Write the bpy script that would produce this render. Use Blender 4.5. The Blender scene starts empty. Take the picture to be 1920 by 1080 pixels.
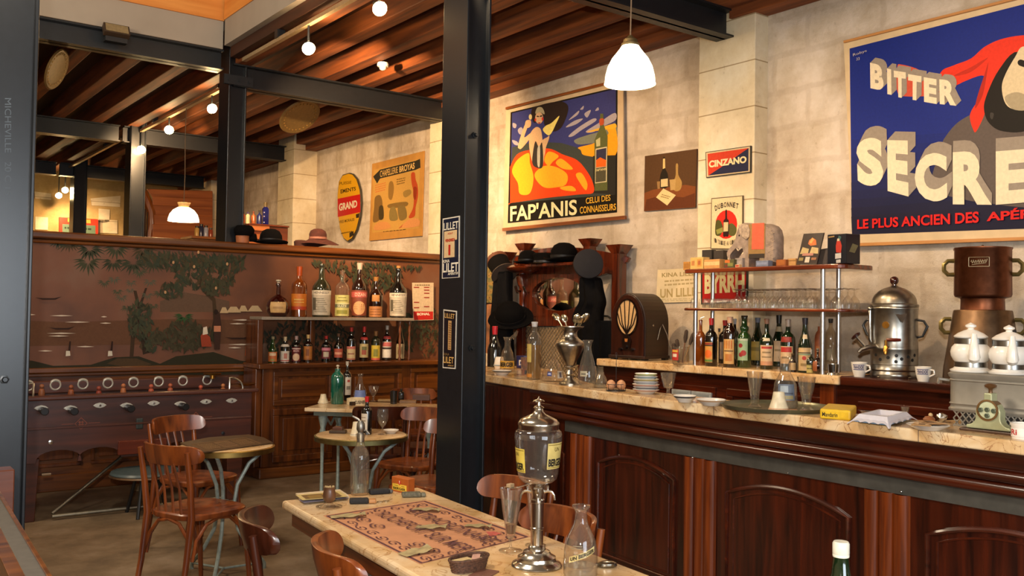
import bpy, math, random
from mathutils import Vector, Matrix
random.seed(7)
S = bpy.context.scene
COL = S.collection
PI = math.pi

# ------------------------------------------------------------------ camera
CAM_H = 1.55
FPX, YAW, PITCH, ROLL = 1736.0, 0.644, 0.02625, 0.01527
_f = Vector((math.sin(YAW)*math.cos(PITCH), math.cos(YAW)*math.cos(PITCH), math.sin(PITCH)))
_r0 = Vector((math.cos(YAW), -math.sin(YAW), 0)); _u0 = _r0.cross(_f)
CR = _r0*math.cos(ROLL) + _u0*math.sin(ROLL); CU = _u0*math.cos(ROLL) - _r0*math.sin(ROLL); CF = _f
EYE = Vector((0, 0, CAM_H))
cam = bpy.data.cameras.new('camera'); camo = bpy.data.objects.new('camera', cam); COL.objects.link(camo)
cam.sensor_width = 36; cam.lens = FPX*36/1920; cam.clip_start = .05; cam.clip_end = 100
M = Matrix(((CR.x, CU.x, -CF.x, 0), (CR.y, CU.y, -CF.y, 0), (CR.z, CU.z, -CF.z, 0), (0, 0, 0, 1)))
M.translation = EYE; camo.matrix_world = M
S.camera = camo
# ------------------------------------------------------------------ world, exposure, lights
w = bpy.data.worlds.new('world'); S.world = w; w.use_nodes = True
w.node_tree.nodes['Background'].inputs[0].default_value = (1.0, .72, .48, 1)
w.node_tree.nodes['Background'].inputs[1].default_value = .10
S.view_settings.view_transform = 'Standard'; S.view_settings.look = 'None'
S.view_settings.gamma = 1; S.view_settings.exposure = 0.8; S.view_settings.use_curve_mapping = False
cy = S.cycles
cy.use_denoising = True; cy.max_bounces = 7; cy.diffuse_bounces = 3; cy.glossy_bounces = 4; cy.transmission_bounces = 6
cy.transparent_max_bounces = 40; cy.caustics_reflective = False; cy.caustics_refractive = False
cy.sample_clamp_indirect = 4; cy.sample_clamp_direct = 0
WARM = (1.0, .64, .33); TUNG = (1.0, .78, .54)

def light(name, kind, loc, power, color=(1, 1, 1), radius=.05, aim=None, spot=None, size=None, blend=.6):
    l = bpy.data.lights.new(name, kind); o = bpy.data.objects.new(name, l); COL.objects.link(o)
    l.energy = power; l.color = color; o.location = loc
    if kind in ('POINT', 'SPOT'): l.shadow_soft_size = radius
    if kind == 'SPOT': l.spot_size = math.radians(spot); l.spot_blend = blend
    if kind == 'AREA': l.shape = 'RECTANGLE'; l.size, l.size_y = size
    if aim is not None: o.rotation_euler = (Vector(aim)-Vector(loc)).to_track_quat('-Z', 'Y').to_euler()
    return o
# daylight of the entrance behind the photographer, and the photographer's own flash
light('entrance_daylight', 'AREA', (1.1, -2.6, 1.75), 85, (.78, .89, 1.0), aim=(1.6, 4.5, 1.5), size=(2.4, 1.9))
light('camera_flash', 'SPOT', (-.12, -.05, 1.82), 230, (1.0, .93, .84), .04, aim=(4.2, 4.6, 1.75), spot=100, blend=.5)

light('hall_fill', 'POINT', (.3, 3.1, 4.15), 210, (1.0, .87, .70), .4)  # unseen light added to brighten floor and table; height fits the wall-top shadow
light('hall_fill', 'POINT', (-.6, 6.6, 4.0), 130, (1.0, .80, .56), .4)  # second unseen light, added to brighten the left part of the hall

# ------------------------------------------------------------------ pixel -> plane helpers (photo frame 1920x1080)
def ray(x, y): return CR*((x-960)/FPX) - CU*((y-540)/FPX) + CF
def at(x, y, X=None, Y=None, Z=None):
    d = ray(x, y)
    t = X/d.x if X is not None else (Y/d.y if Y is not None else (Z-CAM_H)/d.z)
    return EYE + d*t
def mpp(p): return (Vector(p)-EYE).dot(CF)/FPX      # metres per photo pixel at a point

# ------------------------------------------------------------------ materials
def lin(h):
    if not isinstance(h, str): return tuple(h[:3])
    h = h.lstrip('#'); v = [int(h[i:i+2], 16)/255 for i in (0, 2, 4)]
    return tuple(c/12.92 if c <= .04045 else ((c+.055)/1.055)**2.4 for c in v)
_mats = {}
def newmat(name):
    m = bpy.data.materials.new(name); m.use_nodes = True
    return m, m.node_tree.nodes, m.node_tree.links, m.node_tree.nodes['Principled BSDF']
def flat(h, rough=.55, metal=0.0, spec=.5, vary=.12, scale=40, coat=0):
    """one colour with faint procedural mottling"""
    key = ('flat', h, rough, metal, spec, vary, scale, coat)
    if key in _mats: return _mats[key]
    m, N, L, b = newmat('paint_'+(h.lstrip('#') if isinstance(h, str) else 'c'))
    c = lin(h)
    tc = N.new('ShaderNodeTexCoord'); n = N.new('ShaderNodeTexNoise'); n.inputs['Scale'].default_value = scale; n.inputs['Detail'].default_value = 3
    L.new(tc.outputs['Object'], n.inputs['Vector'])
    r = N.new('ShaderNodeValToRGB'); r.color_ramp.elements[0].position = .3; r.color_ramp.elements[1].position = .7
    r.color_ramp.elements[0].color = (*[x*(1-vary) for x in c], 1); r.color_ramp.elements[1].color = (*[min(1, x*(1+vary)) for x in c], 1)
    L.new(n.outputs['Fac'], r.inputs['Fac']); L.new(r.outputs['Color'], b.inputs['Base Color'])
    b.inputs['Roughness'].default_value = rough; b.inputs['Metallic'].default_value = metal
    b.inputs['Specular IOR Level'].default_value = spec; b.inputs['Coat Weight'].default_value = coat; b.inputs['Coat Roughness'].default_value = .12
    _mats[key] = m; return m
def wood(c1, c2, axis='X', rough=.3, scale=6.0, coat=.4, bump=.05):
    key = ('wood', c1, c2, axis, rough, scale, coat)
    if key in _mats: return _mats[key]
    m, N, L, b = newmat('wood')
    tc = N.new('ShaderNodeTexCoord'); mp = N.new('ShaderNodeMapping')
    s = [scale*5]*3; s['XYZ'.index(axis)] = scale*.35; mp.inputs['Scale'].default_value = s
    L.new(tc.outputs['Object'], mp.inputs['Vector'])
    n = N.new('ShaderNodeTexNoise'); n.inputs['Scale'].default_value = 1.0; n.inputs['Detail'].default_value = 6; n.inputs['Distortion'].default_value = .4
    L.new(mp.outputs['Vector'], n.inputs['Vector'])
    r = N.new('ShaderNodeValToRGB'); r.color_ramp.elements[0].position = .32; r.color_ramp.elements[1].position = .68
    r.color_ramp.elements[0].color = (*lin(c1), 1); r.color_ramp.elements[1].color = (*lin(c2), 1)
    L.new(n.outputs['Fac'], r.inputs['Fac']); L.new(r.outputs['Color'], b.inputs['Base Color'])
    bp = N.new('ShaderNodeBump'); bp.inputs['Strength'].default_value = bump; bp.inputs['Distance'].default_value = .01
    L.new(n.outputs['Fac'], bp.inputs['Height']); L.new(bp.outputs['Normal'], b.inputs['Normal'])
    b.inputs['Roughness'].default_value = rough; b.inputs['Coat Weight'].default_value = coat; b.inputs['Coat Roughness'].default_value = .15
    _mats[key] = m; return m
def glass(h='#ffffff', dens=.06, key=None):
    """thin glass: mostly see-through, mirror-like towards its edges"""
    k = ('glass', h, dens)
    if k in _mats: return _mats[k]
    m, N, L, b = newmat('glass'); N.remove(b)
    out = N['Material Output']; t = N.new('ShaderNodeBsdfTransparent'); g = N.new('ShaderNodeBsdfGlossy'); mx = N.new('ShaderNodeMixShader')
    d = N.new('ShaderNodeBsdfDiffuse'); m2 = N.new('ShaderNodeMixShader')
    lw = N.new('ShaderNodeLayerWeight'); lw.inputs['Blend'].default_value = .28
    rp = N.new('ShaderNodeMapRange'); rp.inputs['To Min'].default_value = .04; rp.inputs['To Max'].default_value = .6
    L.new(lw.outputs['Facing'], rp.inputs['Value'])
    tr = N.new('ShaderNodeValToRGB'); c_ = lin(h); tr.color_ramp.elements[0].position = .35; tr.color_ramp.elements[0].color = (*c_, 1); tr.color_ramp.elements[1].color = (*[x*k for x, k in zip(c_, (.34, .30, .24))], 1)
    L.new(lw.outputs['Facing'], tr.inputs['Fac']); L.new(tr.outputs['Color'], t.inputs['Color']); g.inputs['Roughness'].default_value = .04; g.inputs['Color'].default_value = (.95, .95, .95, 1)
    d.inputs['Color'].default_value = (.8, .76, .68, 1); m2.inputs['Fac'].default_value = dens
    L.new(rp.outputs['Result'], mx.inputs['Fac']); L.new(t.outputs[0], mx.inputs[1]); L.new(g.outputs[0], mx.inputs[2])
    L.new(mx.outputs[0], m2.inputs[1]); L.new(d.outputs[0], m2.inputs[2]); L.new(m2.outputs[0], out.inputs['Surface'])
    _mats[k] = m; return m
def emit(h, s):
    k = ('emit', h, s)
    if k in _mats: return _mats[k]
    m, N, L, b = newmat('lamp_glow')
    b.inputs['Base Color'].default_value = (*lin(h), 1); b.inputs['Emission Color'].default_value = (*lin(h), 1); b.inputs['Emission Strength'].default_value = s
    n = N.new('ShaderNodeTexNoise'); n.inputs['Scale'].default_value = 30; bp = N.new('ShaderNodeBump'); bp.inputs['Strength'].default_value = .02
    L.new(n.outputs['Fac'], bp.inputs['Height']); L.new(bp.outputs['Normal'], b.inputs['Normal'])
    _mats[k] = m; return m
def ramp3(N, stops):
    r = N.new('ShaderNodeValToRGB'); e = r.color_ramp.elements
    while len(e) < len(stops): e.new(.5)
    for i, (p, c) in enumerate(stops): e[i].position = p; e[i].color = (*lin(c), 1)
    return r
def stone_mat(cols, block=None, bump=.5, plane='YZ', joint='#8a7558'):
    m, N, L, b = newmat('limestone')
    tc = N.new('ShaderNodeTexCoord')
    n = N.new('ShaderNodeTexNoise'); n.inputs['Scale'].default_value = 2.2; n.inputs['Detail'].default_value = 8; n.inputs['Roughness'].default_value = .62
    n2 = N.new('ShaderNodeTexNoise'); n2.inputs['Scale'].default_value = 14; n2.inputs['Detail'].default_value = 7; n2.inputs['Roughness'].default_value = .7
    L.new(tc.outputs['Object'], n.inputs['Vector']); L.new(tc.outputs['Object'], n2.inputs['Vector'])
    r = ramp3(N, [(.30, cols[0]), (.48, cols[1]), (.62, cols[2])]); L.new(n.outputs['Fac'], r.inputs['Fac'])
    r2 = ramp3(N, [(.24, '#b4a898'), (.38, '#f4f0ea'), (.7, '#ffffff')]); L.new(n2.outputs['Fac'], r2.inputs['Fac'])
    mx = N.new('ShaderNodeMix'); mx.data_type = 'RGBA'; mx.blend_type = 'MULTIPLY'; mx.inputs[0].default_value = .8
    L.new(r.outputs['Color'], mx.inputs[6]); L.new(r2.outputs['Color'], mx.inputs[7])
    col = mx.outputs[2]; h = n2.outputs['Fac']
    sx = N.new('ShaderNodeSeparateXYZ'); L.new(tc.outputs['Object'], sx.inputs[0]); cx = N.new('ShaderNodeCombineXYZ')
    L.new(sx.outputs['XYZ'.index(plane[0])], cx.inputs[0]); L.new(sx.outputs['XYZ'.index(plane[1])], cx.inputs[1])
    if block:
        br = N.new('ShaderNodeTexBrick'); br.inputs['Scale'].default_value = 1; br.inputs['Brick Width'].default_value = block[0]; br.inputs['Row Height'].default_value = block[1]
        br.inputs['Mortar Size'].default_value = block[2]; br.inputs['Mortar Smooth'].default_value = .6; br.inputs['Color1'].default_value = (1, 1, 1, 1); br.inputs['Color2'].default_value = (block[3],)*3+(1,)
        br.inputs['Mortar'].default_value = (*lin(joint), 1)
        dn = N.new('ShaderNodeTexNoise'); dn.inputs['Scale'].default_value = 5; dn.inputs['Detail'].default_value = 4; L.new(tc.outputs['Object'], dn.inputs['Vector'])
        vm = N.new('ShaderNodeVectorMath'); vm.operation = 'SCALE'; vm.inputs['Scale'].default_value = block[4]; L.new(dn.outputs['Color'], vm.inputs[0])
        va = N.new('ShaderNodeVectorMath'); va.operation = 'ADD'; L.new(cx.outputs[0], va.inputs[0]); L.new(vm.outputs[0], va.inputs[1]); L.new(va.outputs[0], br.inputs['Vector'])
        m3 = N.new('ShaderNodeMix'); m3.data_type = 'RGBA'; m3.blend_type = 'MULTIPLY'; m3.inputs[0].default_value = block[5]
        L.new(col, m3.inputs[6]); L.new(br.outputs['Color'], m3.inputs[7]); col = m3.outputs[2]
    L.new(col, b.inputs['Base Color']); b.inputs['Roughness'].default_value = .9; b.inputs['Specular IOR Level'].default_value = .2
    bp = N.new('ShaderNodeBump'); bp.inputs['Strength'].default_value = bump; bp.inputs['Distance'].default_value = .03
    L.new(h, bp.inputs['Height']); L.new(bp.outputs['Normal'], b.inputs['Normal'])
    return m
def marble_mat(base, vein, scale=5, rough=.18):
    m, N, L, b = newmat('marble')
    tc = N.new('ShaderNodeTexCoord'); n = N.new('ShaderNodeTexNoise'); n.inputs['Scale'].default_value = scale; n.inputs['Detail'].default_value = 9; n.inputs['Distortion'].default_value = 1.2
    L.new(tc.outputs['Object'], n.inputs['Vector'])
    v = N.new('ShaderNodeTexNoise'); v.inputs['Scale'].default_value = scale*1.6; v.inputs['Detail'].default_value = 5; v.inputs['Distortion'].default_value = 2.0; L.new(tc.outputs['Object'], v.inputs['Vector'])
    r = ramp3(N, [(.3, base[0]), (.5, base[1]), (.7, base[2])]); L.new(n.outputs['Fac'], r.inputs['Fac'])
    rv = ramp3(N, [(.485, '#ffffff'), (.5, vein), (.515, '#ffffff')]); L.new(v.outputs['Fac'], rv.inputs['Fac'])
    mx = N.new('ShaderNodeMix'); mx.data_type = 'RGBA'; mx.blend_type = 'MULTIPLY'; mx.inputs[0].default_value = .8
    L.new(r.outputs['Color'], mx.inputs[6]); L.new(rv.outputs['Color'], mx.inputs[7]); L.new(mx.outputs[2], b.inputs['Base Color'])
    b.inputs['Roughness'].default_value = rough
    return m
def metal(h, rough=.3, vary=.15): return flat(h, rough, 1.0, .5, vary, 25)

# ------------------------------------------------------------------ mesh builder
_tc = {}
def textgeo(s, bold):
    k = (s, bold)
    if k in _tc: return _tc[k]
    cu = bpy.data.curves.new('t', 'FONT'); cu.body = s; cu.offset = bold; cu.resolution_u = 4; cu.dimensions = '2D'; cu.fill_mode = 'FRONT'
    o = bpy.data.objects.new('t', cu); COL.objects.link(o)
    dg = bpy.context.evaluated_depsgraph_get(); dg.update()
    me = bpy.data.meshes.new_from_object(o.evaluated_get(dg))
    vs = [v.co.copy() for v in me.vertices]; fs = [tuple(p.vertices) for p in me.polygons]
    bpy.data.objects.remove(o); bpy.data.curves.remove(cu); bpy.data.meshes.remove(me)
    if not vs: _tc[k] = ([], []); return _tc[k]
    x0 = min(v.x for v in vs); x1 = max(v.x for v in vs); y0 = min(v.y for v in vs); y1 = max(v.y for v in vs)
    _tc[k] = ([((v.x-x0)/(x1-x0+1e-9), (v.y-y0)/(y1-y0+1e-9)) for v in vs], fs); return _tc[k]
def rotz(a): return Matrix.Rotation(a, 3, 'Z')
class MB:
    def __init__(s, T=None): s.v = []; s.f = []; s.m = []; s.s = []; s.T = T
    def add(s, vs, fs, m=0, sm=False):
        o = len(s.v)
        s.v += [tuple(s.T @ Vector(v)) if s.T else tuple(v) for v in vs]
        for f in fs: s.f.append(tuple(i+o for i in f)); s.m.append(m); s.s.append(sm)
        return s
    def hexa(s, p, m=0):   # 8 corners: bottom 4 (ccw), top 4
        return s.add(p, [(3, 2, 1, 0), (4, 5, 6, 7), (0, 1, 5, 4), (1, 2, 6, 5), (2, 3, 7, 6), (3, 0, 4, 7)], m)
    def box(s, a, b, m=0):
        x0, y0, z0 = a; x1, y1, z1 = b
        return s.hexa([(x0, y0, z0), (x1, y0, z0), (x1, y1, z0), (x0, y1, z0), (x0, y0, z1), (x1, y0, z1), (x1, y1, z1), (x0, y1, z1)], m)
    def cbox(s, c, d, rz=0, m=0, rot=None):
        R = rot if rot else rotz(rz); c = Vector(c); hx, hy, hz = d[0]/2, d[1]/2, d[2]/2
        return s.hexa([c+R@Vector(q) for q in ((-hx, -hy, -hz), (hx, -hy, -hz), (hx, hy, -hz), (-hx, hy, -hz), (-hx, -hy, hz), (hx, -hy, hz), (hx, hy, hz), (-hx, hy, hz))], m)
    def lathe(s, prof, c=(0, 0, 0), n=24, m=0, R=None, sx=1, sy=1, ph=0):
        c = Vector(c); vs = []; fs = []; k = len(prof)
        for i in range(n):
            a = 2*PI*i/n+ph; ca, sa = math.cos(a), math.sin(a)
            for r, z in prof:
                q = Vector((r*ca*sx, r*sa*sy, z)); vs.append(c+(R@q if R else q))
        for i in range(n):
            j = (i+1) % n
            for t in range(k-1): fs.append((i*k+t, j*k+t, j*k+t+1, i*k+t+1))
        s.add(vs, fs, m, True)
        for t, fl in ((0, True), (k-1, False)):
            if prof[t][0] > 1e-5:
                ring = [i*k+t for i in range(n)]; ring = ring[::-1] if fl else ring
                o = len(s.v)-len(vs); s.f.append(tuple(x+o for x in ring)); s.m.append(m); s.s.append(False)
        return s
    def open_lathe(s, prof, c=(0, 0, 0), n=24, m=0, R=None, sx=1, sy=1, ph=0):
        p = [(max(r, 1e-6), z) for r, z in prof]; a = len(s.f); s.lathe(p, c, n, m, R, sx, sy, ph)
        keep = [i for i in range(len(s.f)) if i < a or len(s.f[i]) == 4 or n == 4 and i < a+n*(len(p)-1)]
        s.f = [s.f[i] for i in keep]; s.m = [s.m[i] for i in keep]; s.s = [s.s[i] for i in keep]; return s
    def cyl(s, a, b, r, n=12, m=0, r2=None):
        a, b = Vector(a), Vector(b); d = b-a; R = d.to_track_quat('Z', 'Y').to_matrix()
        return s.lathe([(r, 0), (r if r2 is None else r2, d.length)], a, n, m, R)
    def ball(s, c, r, m=0, n=14, sc=(1, 1, 1), R=None):
        pr = [(max(1e-6, math.sin(PI*i/(n-2)))*1.0, -math.cos(PI*i/(n-2))) for i in range(n-1)]
        o = len(s.v); s.lathe([(p[0]*r, p[1]*r*sc[2]) for p in pr], c, n, m, R, sc[0], sc[1]); return s
    def tube(s, pts, r, n=8, m=0, closed=False, flatten=1.0):
        P = [Vector(p) for p in pts]; k = len(P); vs = []; fs = []
        rr = r if isinstance(r, (list, tuple)) else [r]*k
        prev = None
        for i in range(k):
            if closed: t = P[(i+1) % k]-P[i-1]
            else: t = P[min(i+1, k-1)]-P[max(i-1, 0)]
            t.normalize()
            u = (Vector((0, 0, 1)) if abs(t.z) < .95 else Vector((1, 0, 0))) if prev is None else prev
            u = (u-t*u.dot(t)).normalized(); prev = u; w_ = t.cross(u)
            for j in range(n):
                a = 2*PI*j/n; vs.append(P[i]+u*(math.cos(a)*rr[i])+w_*(math.sin(a)*rr[i]*flatten))
        for i in range(k if closed else k-1):
            i2 = (i+1) % k
            for j in range(n): fs.append((i*n+j, i*n+(j+1) % n, i2*n+(j+1) % n, i2*n+j))
        s.add(vs, fs, m, True)
        if not closed:
            o = len(s.v)-len(vs)
            s.f += [tuple(o+j for j in range(n))[::-1], tuple(o+(k-1)*n+j for j in range(n))]; s.m += [m, m]; s.s += [False, False]
        return s
    def poly(s, pts, m=0): return s.add(pts, [tuple(range(len(pts)))], m)
    def prism(s, pts, off, m=0, sm=False):   # 3-D outline pushed along a vector
        n = len(pts); off = Vector(off); a = [Vector(p) for p in pts]; b = [p+off for p in a]
        return s.add(a+b, [tuple(range(n))[::-1], tuple(range(n, 2*n))] + [(i, (i+1) % n, n+(i+1) % n, n+i) for i in range(n)], m, sm)
    def strip(s, rows, m=0, sm=True):        # grid of points
        k = len(rows[0]); vs = [p for r in rows for p in r]
        return s.add(vs, [(i*k+j, i*k+j+1, (i+1)*k+j+1, (i+1)*k+j) for i in range(len(rows)-1) for j in range(k-1)], m, sm)
    def arc(s, c, r, z0, z1, a, half, m=0, n=12, r1=None):
        r1 = r if r1 is None else r1
        return s.strip([[Vector((c[0]+math.cos(a-half+2*half*i/n)*q, c[1]+math.sin(a-half+2*half*i/n)*q, c[2]+z)) for i in range(n+1)] for z, q in ((z0, r), (z1, r1))], m)
    def text(s, t, fn, m=0, bold=.0):
        vs, fs = textgeo(t, bold)
        return s.add([fn(u, v) for u, v in vs], fs, m) if vs else s
    def build(s, name, mats, parent=None, bevel=0, seg=2, world=False, loc=None, sub=0):
        me = bpy.data.meshes.new(name)
        vs = s.v
        if world and parent is not None:
            L = Vector(); q = parent
            while q is not None: L = L+q.location; q = q.parent
            vs = [(x-L.x, y-L.y, z-L.z) for x, y, z in vs]
        elif world and loc is not None: vs = [(x-loc[0], y-loc[1], z-loc[2]) for x, y, z in vs]
        me.from_pydata(vs, [], s.f)
        if not isinstance(mats, (list, tuple)): mats = [mats]
        for q in mats: me.materials.append(q)
        me.polygons.foreach_set('material_index', s.m); me.polygons.foreach_set('use_smooth', s.s)
        me.update()
        if any(s.s): me.set_sharp_from_angle(angle=.75)
        o = bpy.data.objects.new(name, me); COL.objects.link(o)
        if parent is not None: o.parent = parent
        elif loc is not None: o.location = loc
        if bevel:
            b = o.modifiers.new('bevel', 'BEVEL'); b.width = bevel; b.segments = seg; b.limit_method = 'ANGLE'; b.angle_limit = .6
        if sub: q = o.modifiers.new('sub', 'SUBSURF'); q.levels = sub; q.render_levels = sub
        return o
def quad(p00, p10, p11, p01):
    a, b, c, d = map(Vector, (p00, p10, p11, p01))
    return lambda u, v: (a*(1-u)+b*u)*(1-v)+(d*(1-u)+c*u)*v
def tag(o, label, cat, group=None, kind=None):
    if label: o['label'] = label
    if cat: o['category'] = cat
    if group: o['group'] = group
    if kind: o['kind'] = kind
    return o
def thing(name, label, cat, loc=(0, 0, 0), rz=0, group=None):
    o = bpy.data.objects.new(name, None); COL.objects.link(o); o.empty_display_size = .05
    o.location = loc; o.rotation_euler = (0, 0, rz); return tag(o, label, cat, group)
def struct(o): o['kind'] = 'structure'; return o
def dup(root, loc, rz, label=None, group=None):
    r = root.copy(); COL.objects.link(r); r.location = loc; r.rotation_euler = (0, 0, rz)
    if label: r['label'] = label
    if group: r['group'] = group
    for ch in list(root.children):
        c = ch.copy(); COL.objects.link(c); c.parent = r
        for g in list(ch.children):
            d = g.copy(); COL.objects.link(d); d.parent = c
    return r
def frame4(o, f, a0, b0, a1, b1, w):
    """four non-overlapping bars of a panel frame; f turns (a0, b0, a1, b1) into a box"""
    for q in ((a0, b0, a1, b0+w), (a0, b1-w, a1, b1), (a0, b0+w, a0+w, b1-w), (a1-w, b0+w, a1, b1-w)): o.box(*f(*q))
    return o
class Art(MB):
    """a flat print: shapes given on the photo, laid on the print's own plane, each layer a hair above the last"""
    def __init__(s, step=.00015, rough=.5, **pl):
        super().__init__(); (s.ax, s.val), = pl.items(); s.k = 0; s.mats = []; s.hx = []; s.step = step; s.rough = rough
    def c(s, h):
        if h not in s.hx: s.hx.append(h); s.mats.append(flat(h, max(.55, s.rough) if s.rough > .4 else s.rough, 0, .18 if s.rough > .4 else .5, vary=.07, scale=60))
        return s.hx.index(h)
    def p(s, x, y): return at(x, y, **{s.ax: s.val-s.step*s.k*(-1 if s.ax == 'Z' else 1)})
    def shape(s, pts, h, up=True):
        if up: s.k += 1
        s.poly([s.p(x, y) for x, y in pts], s.c(h)); return s
    def blob(s, pts, h, up=True, n=5):   # rounded outline through the points
        o = []; k = len(pts)
        for i in range(k):
            a, b, c, d = (pts[(i+j-1) % k] for j in range(4))
            for q in range(n):
                t = q/n; o.append(tuple(.5*(2*b[m]+(c[m]-a[m])*t+(2*a[m]-5*b[m]+4*c[m]-d[m])*t*t+(3*b[m]-a[m]-3*c[m]+d[m])*t**3) for m in (0, 1)))
        return s.shape(o, h, up)
    def ell(s, cx, cy_, rx, ry, h, sk=0, n=20, up=True):
        return s.shape([(cx+rx*math.cos(2*PI*i/n), cy_+ry*math.sin(2*PI*i/n)+sk*rx*math.cos(2*PI*i/n)) for i in range(n)], h, up)
    def word(s, t, q, h, bold=.02):   # q: photo corners lower-left, lower-right, upper-right, upper-left
        s.k += 1; s.text(t, quad(*[s.p(x, y) for x, y in q]), s.c(h), bold); return s
    def lines(s, q, n, h, fill=.45, seed=1):   # n rows of unreadable small print inside a quad
        rnd = random.Random(seed); s.k += 1; fn = quad(*[s.p(x, y) for x, y in q]); ci = s.c(h)
        for i in range(n):
            v0 = (i+.5-fill/2)/n; v1 = (i+.5+fill/2)/n; u = 0
            while u < .95:
                l = rnd.uniform(.05, .16); s.poly([fn(u, v0), fn(min(1, u+l), v0), fn(min(1, u+l), v1), fn(u, v1)], ci); u += l+.03
        return s
    def done(s, name, parent): return s.build(name, s.mats, parent, world=True)
# ------------------------------------------------------------------ shared materials
M_STEEL = flat('#1d2024', .38, .0, .5, .12, 30)
M_STEELC = flat('#16191d', .3, .0, .5, .12, 30)
M_STEELD = flat('#14161a', .45, .0, .5, .15, 30)
M_JOIST = wood('#4c240e', '#8e4c1e', 'Y', .7, 3.0, 0)
M_DECK = wood('#2c160a', '#4a2612', 'Y', .6, 3.0, 0)
M_TIMBER = wood('#c97a30', '#e29a4c', 'X', .5, 2.0, .1)
M_TIMBERY = wood('#c97a30', '#e29a4c', 'Y', .5, 2.0, .1)
M_FASCIA = flat('#9c9184', .8, vary=.06, scale=3)
M_OAK = wood('#43200b', '#7a4416', 'X', .32, 4.0, .35)
M_OAKV = wood('#3e1c09', '#723c14', 'Z', .32, 4.0, .35)
M_MAHO = wood('#260b05', '#4c1b0a', 'Y', .22, 5.0, .6)
M_MAHOV = wood('#1c0804', '#461808', 'Z', .25, 5.0, .5)
M_MAHOL = wood('#481a08', '#7c3812', 'Z', .25, 6.0, .5)
M_CHAIR = wood('#4a1c09', '#8a4519', 'Z', .34, 4.0, .2)
M_CHAIRD = wood('#261008', '#4a2010', 'Z', .3, 4.0, .4)
M_FOOS = wood('#341810', '#56291a', 'X', .4, 4.0, .3)
M_MARB = marble_mat(('#b98d55', '#d8b484', '#e9d2ac'), '#a5745a', 5)
M_MARBT = marble_mat(('#b8925e', '#cfae82', '#dcc4a0'), '#bd9c74', 3.5, .22)
M_CHROME = metal('#d8d4cc', .16, .05)
M_SILVER = metal('#a49a88', .28, .2)
M_BRASS = metal('#b0803a', .3, .2)
M_ALU = metal('#c9cbd0', .3, .05)
M_IRON = flat('#8e9a94', .5, .2, .5, .2, 40)
M_BLACK = flat('#0a0908', .6, vary=.2)
M_FELT = flat('#0d0b0b', .95, 0, .1, .3, 120)
M_WHITE = flat('#e9e2d6', .25, 0, .5, .03, 30, .3)
M_CREAM = flat('#dcc9a4', .6)
G_CLEAR = glass('#faf8f4', .02); G_FOG = glass('#f6f0e4', .035)

# ------------------------------------------------------------------ setting
WX = 5.65
m, N, L, b = newmat('floor_screed')
tc = N.new('ShaderNodeTexCoord'); n = N.new('ShaderNodeTexNoise'); n.inputs['Scale'].default_value = 3.2; n.inputs['Detail'].default_value = 10; n.inputs['Roughness'].default_value = .68
L.new(tc.outputs['Object'], n.inputs['Vector']); r = ramp3(N, [(.3, '#5c4c3a'), (.5, '#7c6850'), (.72, '#94806a')]); L.new(n.outputs['Fac'], r.inputs['Fac'])
L.new(r.outputs['Color'], b.inputs['Base Color']); b.inputs['Roughness'].default_value = .6
struct(MB().box((-5, -3, -.1), (6, 18.5, 0)).build('floor', m))
M_RUBBLE = stone_mat(('#b09e8a', '#ccbeab', '#ded2c4'), (.58, .27, .03, .86, .07, .22), .5, 'YZ', '#b0a08c')
M_ASHLAR = stone_mat(('#cfbe9e', '#e0d0b0', '#e8dcc2'), (2.0, .345, .006, .95, .0, .8), .12, 'YZ', '#a08a64')
M_PLASTER = stone_mat(('#a58a58', '#b99d6a', '#c4a976'), None, .3, 'XZ')
struct(MB().box((WX, -3, 0), (6, 18.3, 4.4)).build('wall_right', M_RUBBLE))
struct(MB().box((-5, -3, 0), (-4.8, 18, 4.4)).build('wall_left', M_ASHLAR)); struct(MB().box((-5, -3.2, 0), (6, -3, 4.4)).build('wall_front', M_ASHLAR))
struct(MB().box((-5, 18, 0), (6, 18.3, 4.4)).build('wall_back', M_PLASTER))
for y0, y1, x0 in ((4.375, 4.92, 5.5), (8.36, 8.92, 5.5), (12.2, 12.75, 5.3), (16.2, 16.75, 5.5)):
    struct(MB().box((x0, y0, 0), (WX+.01, y1, 4.05)).build('pilaster', M_ASHLAR, bevel=.006))
# pale dressed stones set in the far wall
for q in (((115, 407), (220, 413), (220, 438), (115, 433)), ((185, 391), (206, 393), (205, 418), (185, 417)), ((170, 372), (226, 367), (225, 388), (172, 385)), ((66, 406), (90, 407), (90, 431), (66, 430)), ((65, 359), (96, 363), (96, 375), (66, 372))):
    p = [at(x, y, Y=17.98) for x, y in q]; struct(MB().prism(p, (0, .1, 0)).build('trim_1', M_ASHLAR))
struct(MB().box((3.02, -3, 4.06), (WX+.1, 18.1, 4.18)).box((-5, 8.75, 4.06), (3.02, 18.1, 4.18)).build('ceiling', M_DECK))
for k in range(-16, 7):
    x = 3.2+.44*k
    if x > 3: struct(MB().box((x-.07, -3, 3.87), (x+.07, 18, 4.08)).build('ceiling_beam', M_JOIST, bevel=.008))
    elif x > -4: struct(MB().box((x-.07, 8.75, 3.87), (x+.07, 18, 4.08)).build('ceiling_beam', M_JOIST, bevel=.008))
struct(MB().box((5.47, -3, 3.80), (WX, 4.6, 4.08)).box((5.47, 4.7, 3.8), (WX, 18, 4.08)).build('ceiling_plate', M_JOIST, bevel=.006))

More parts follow.
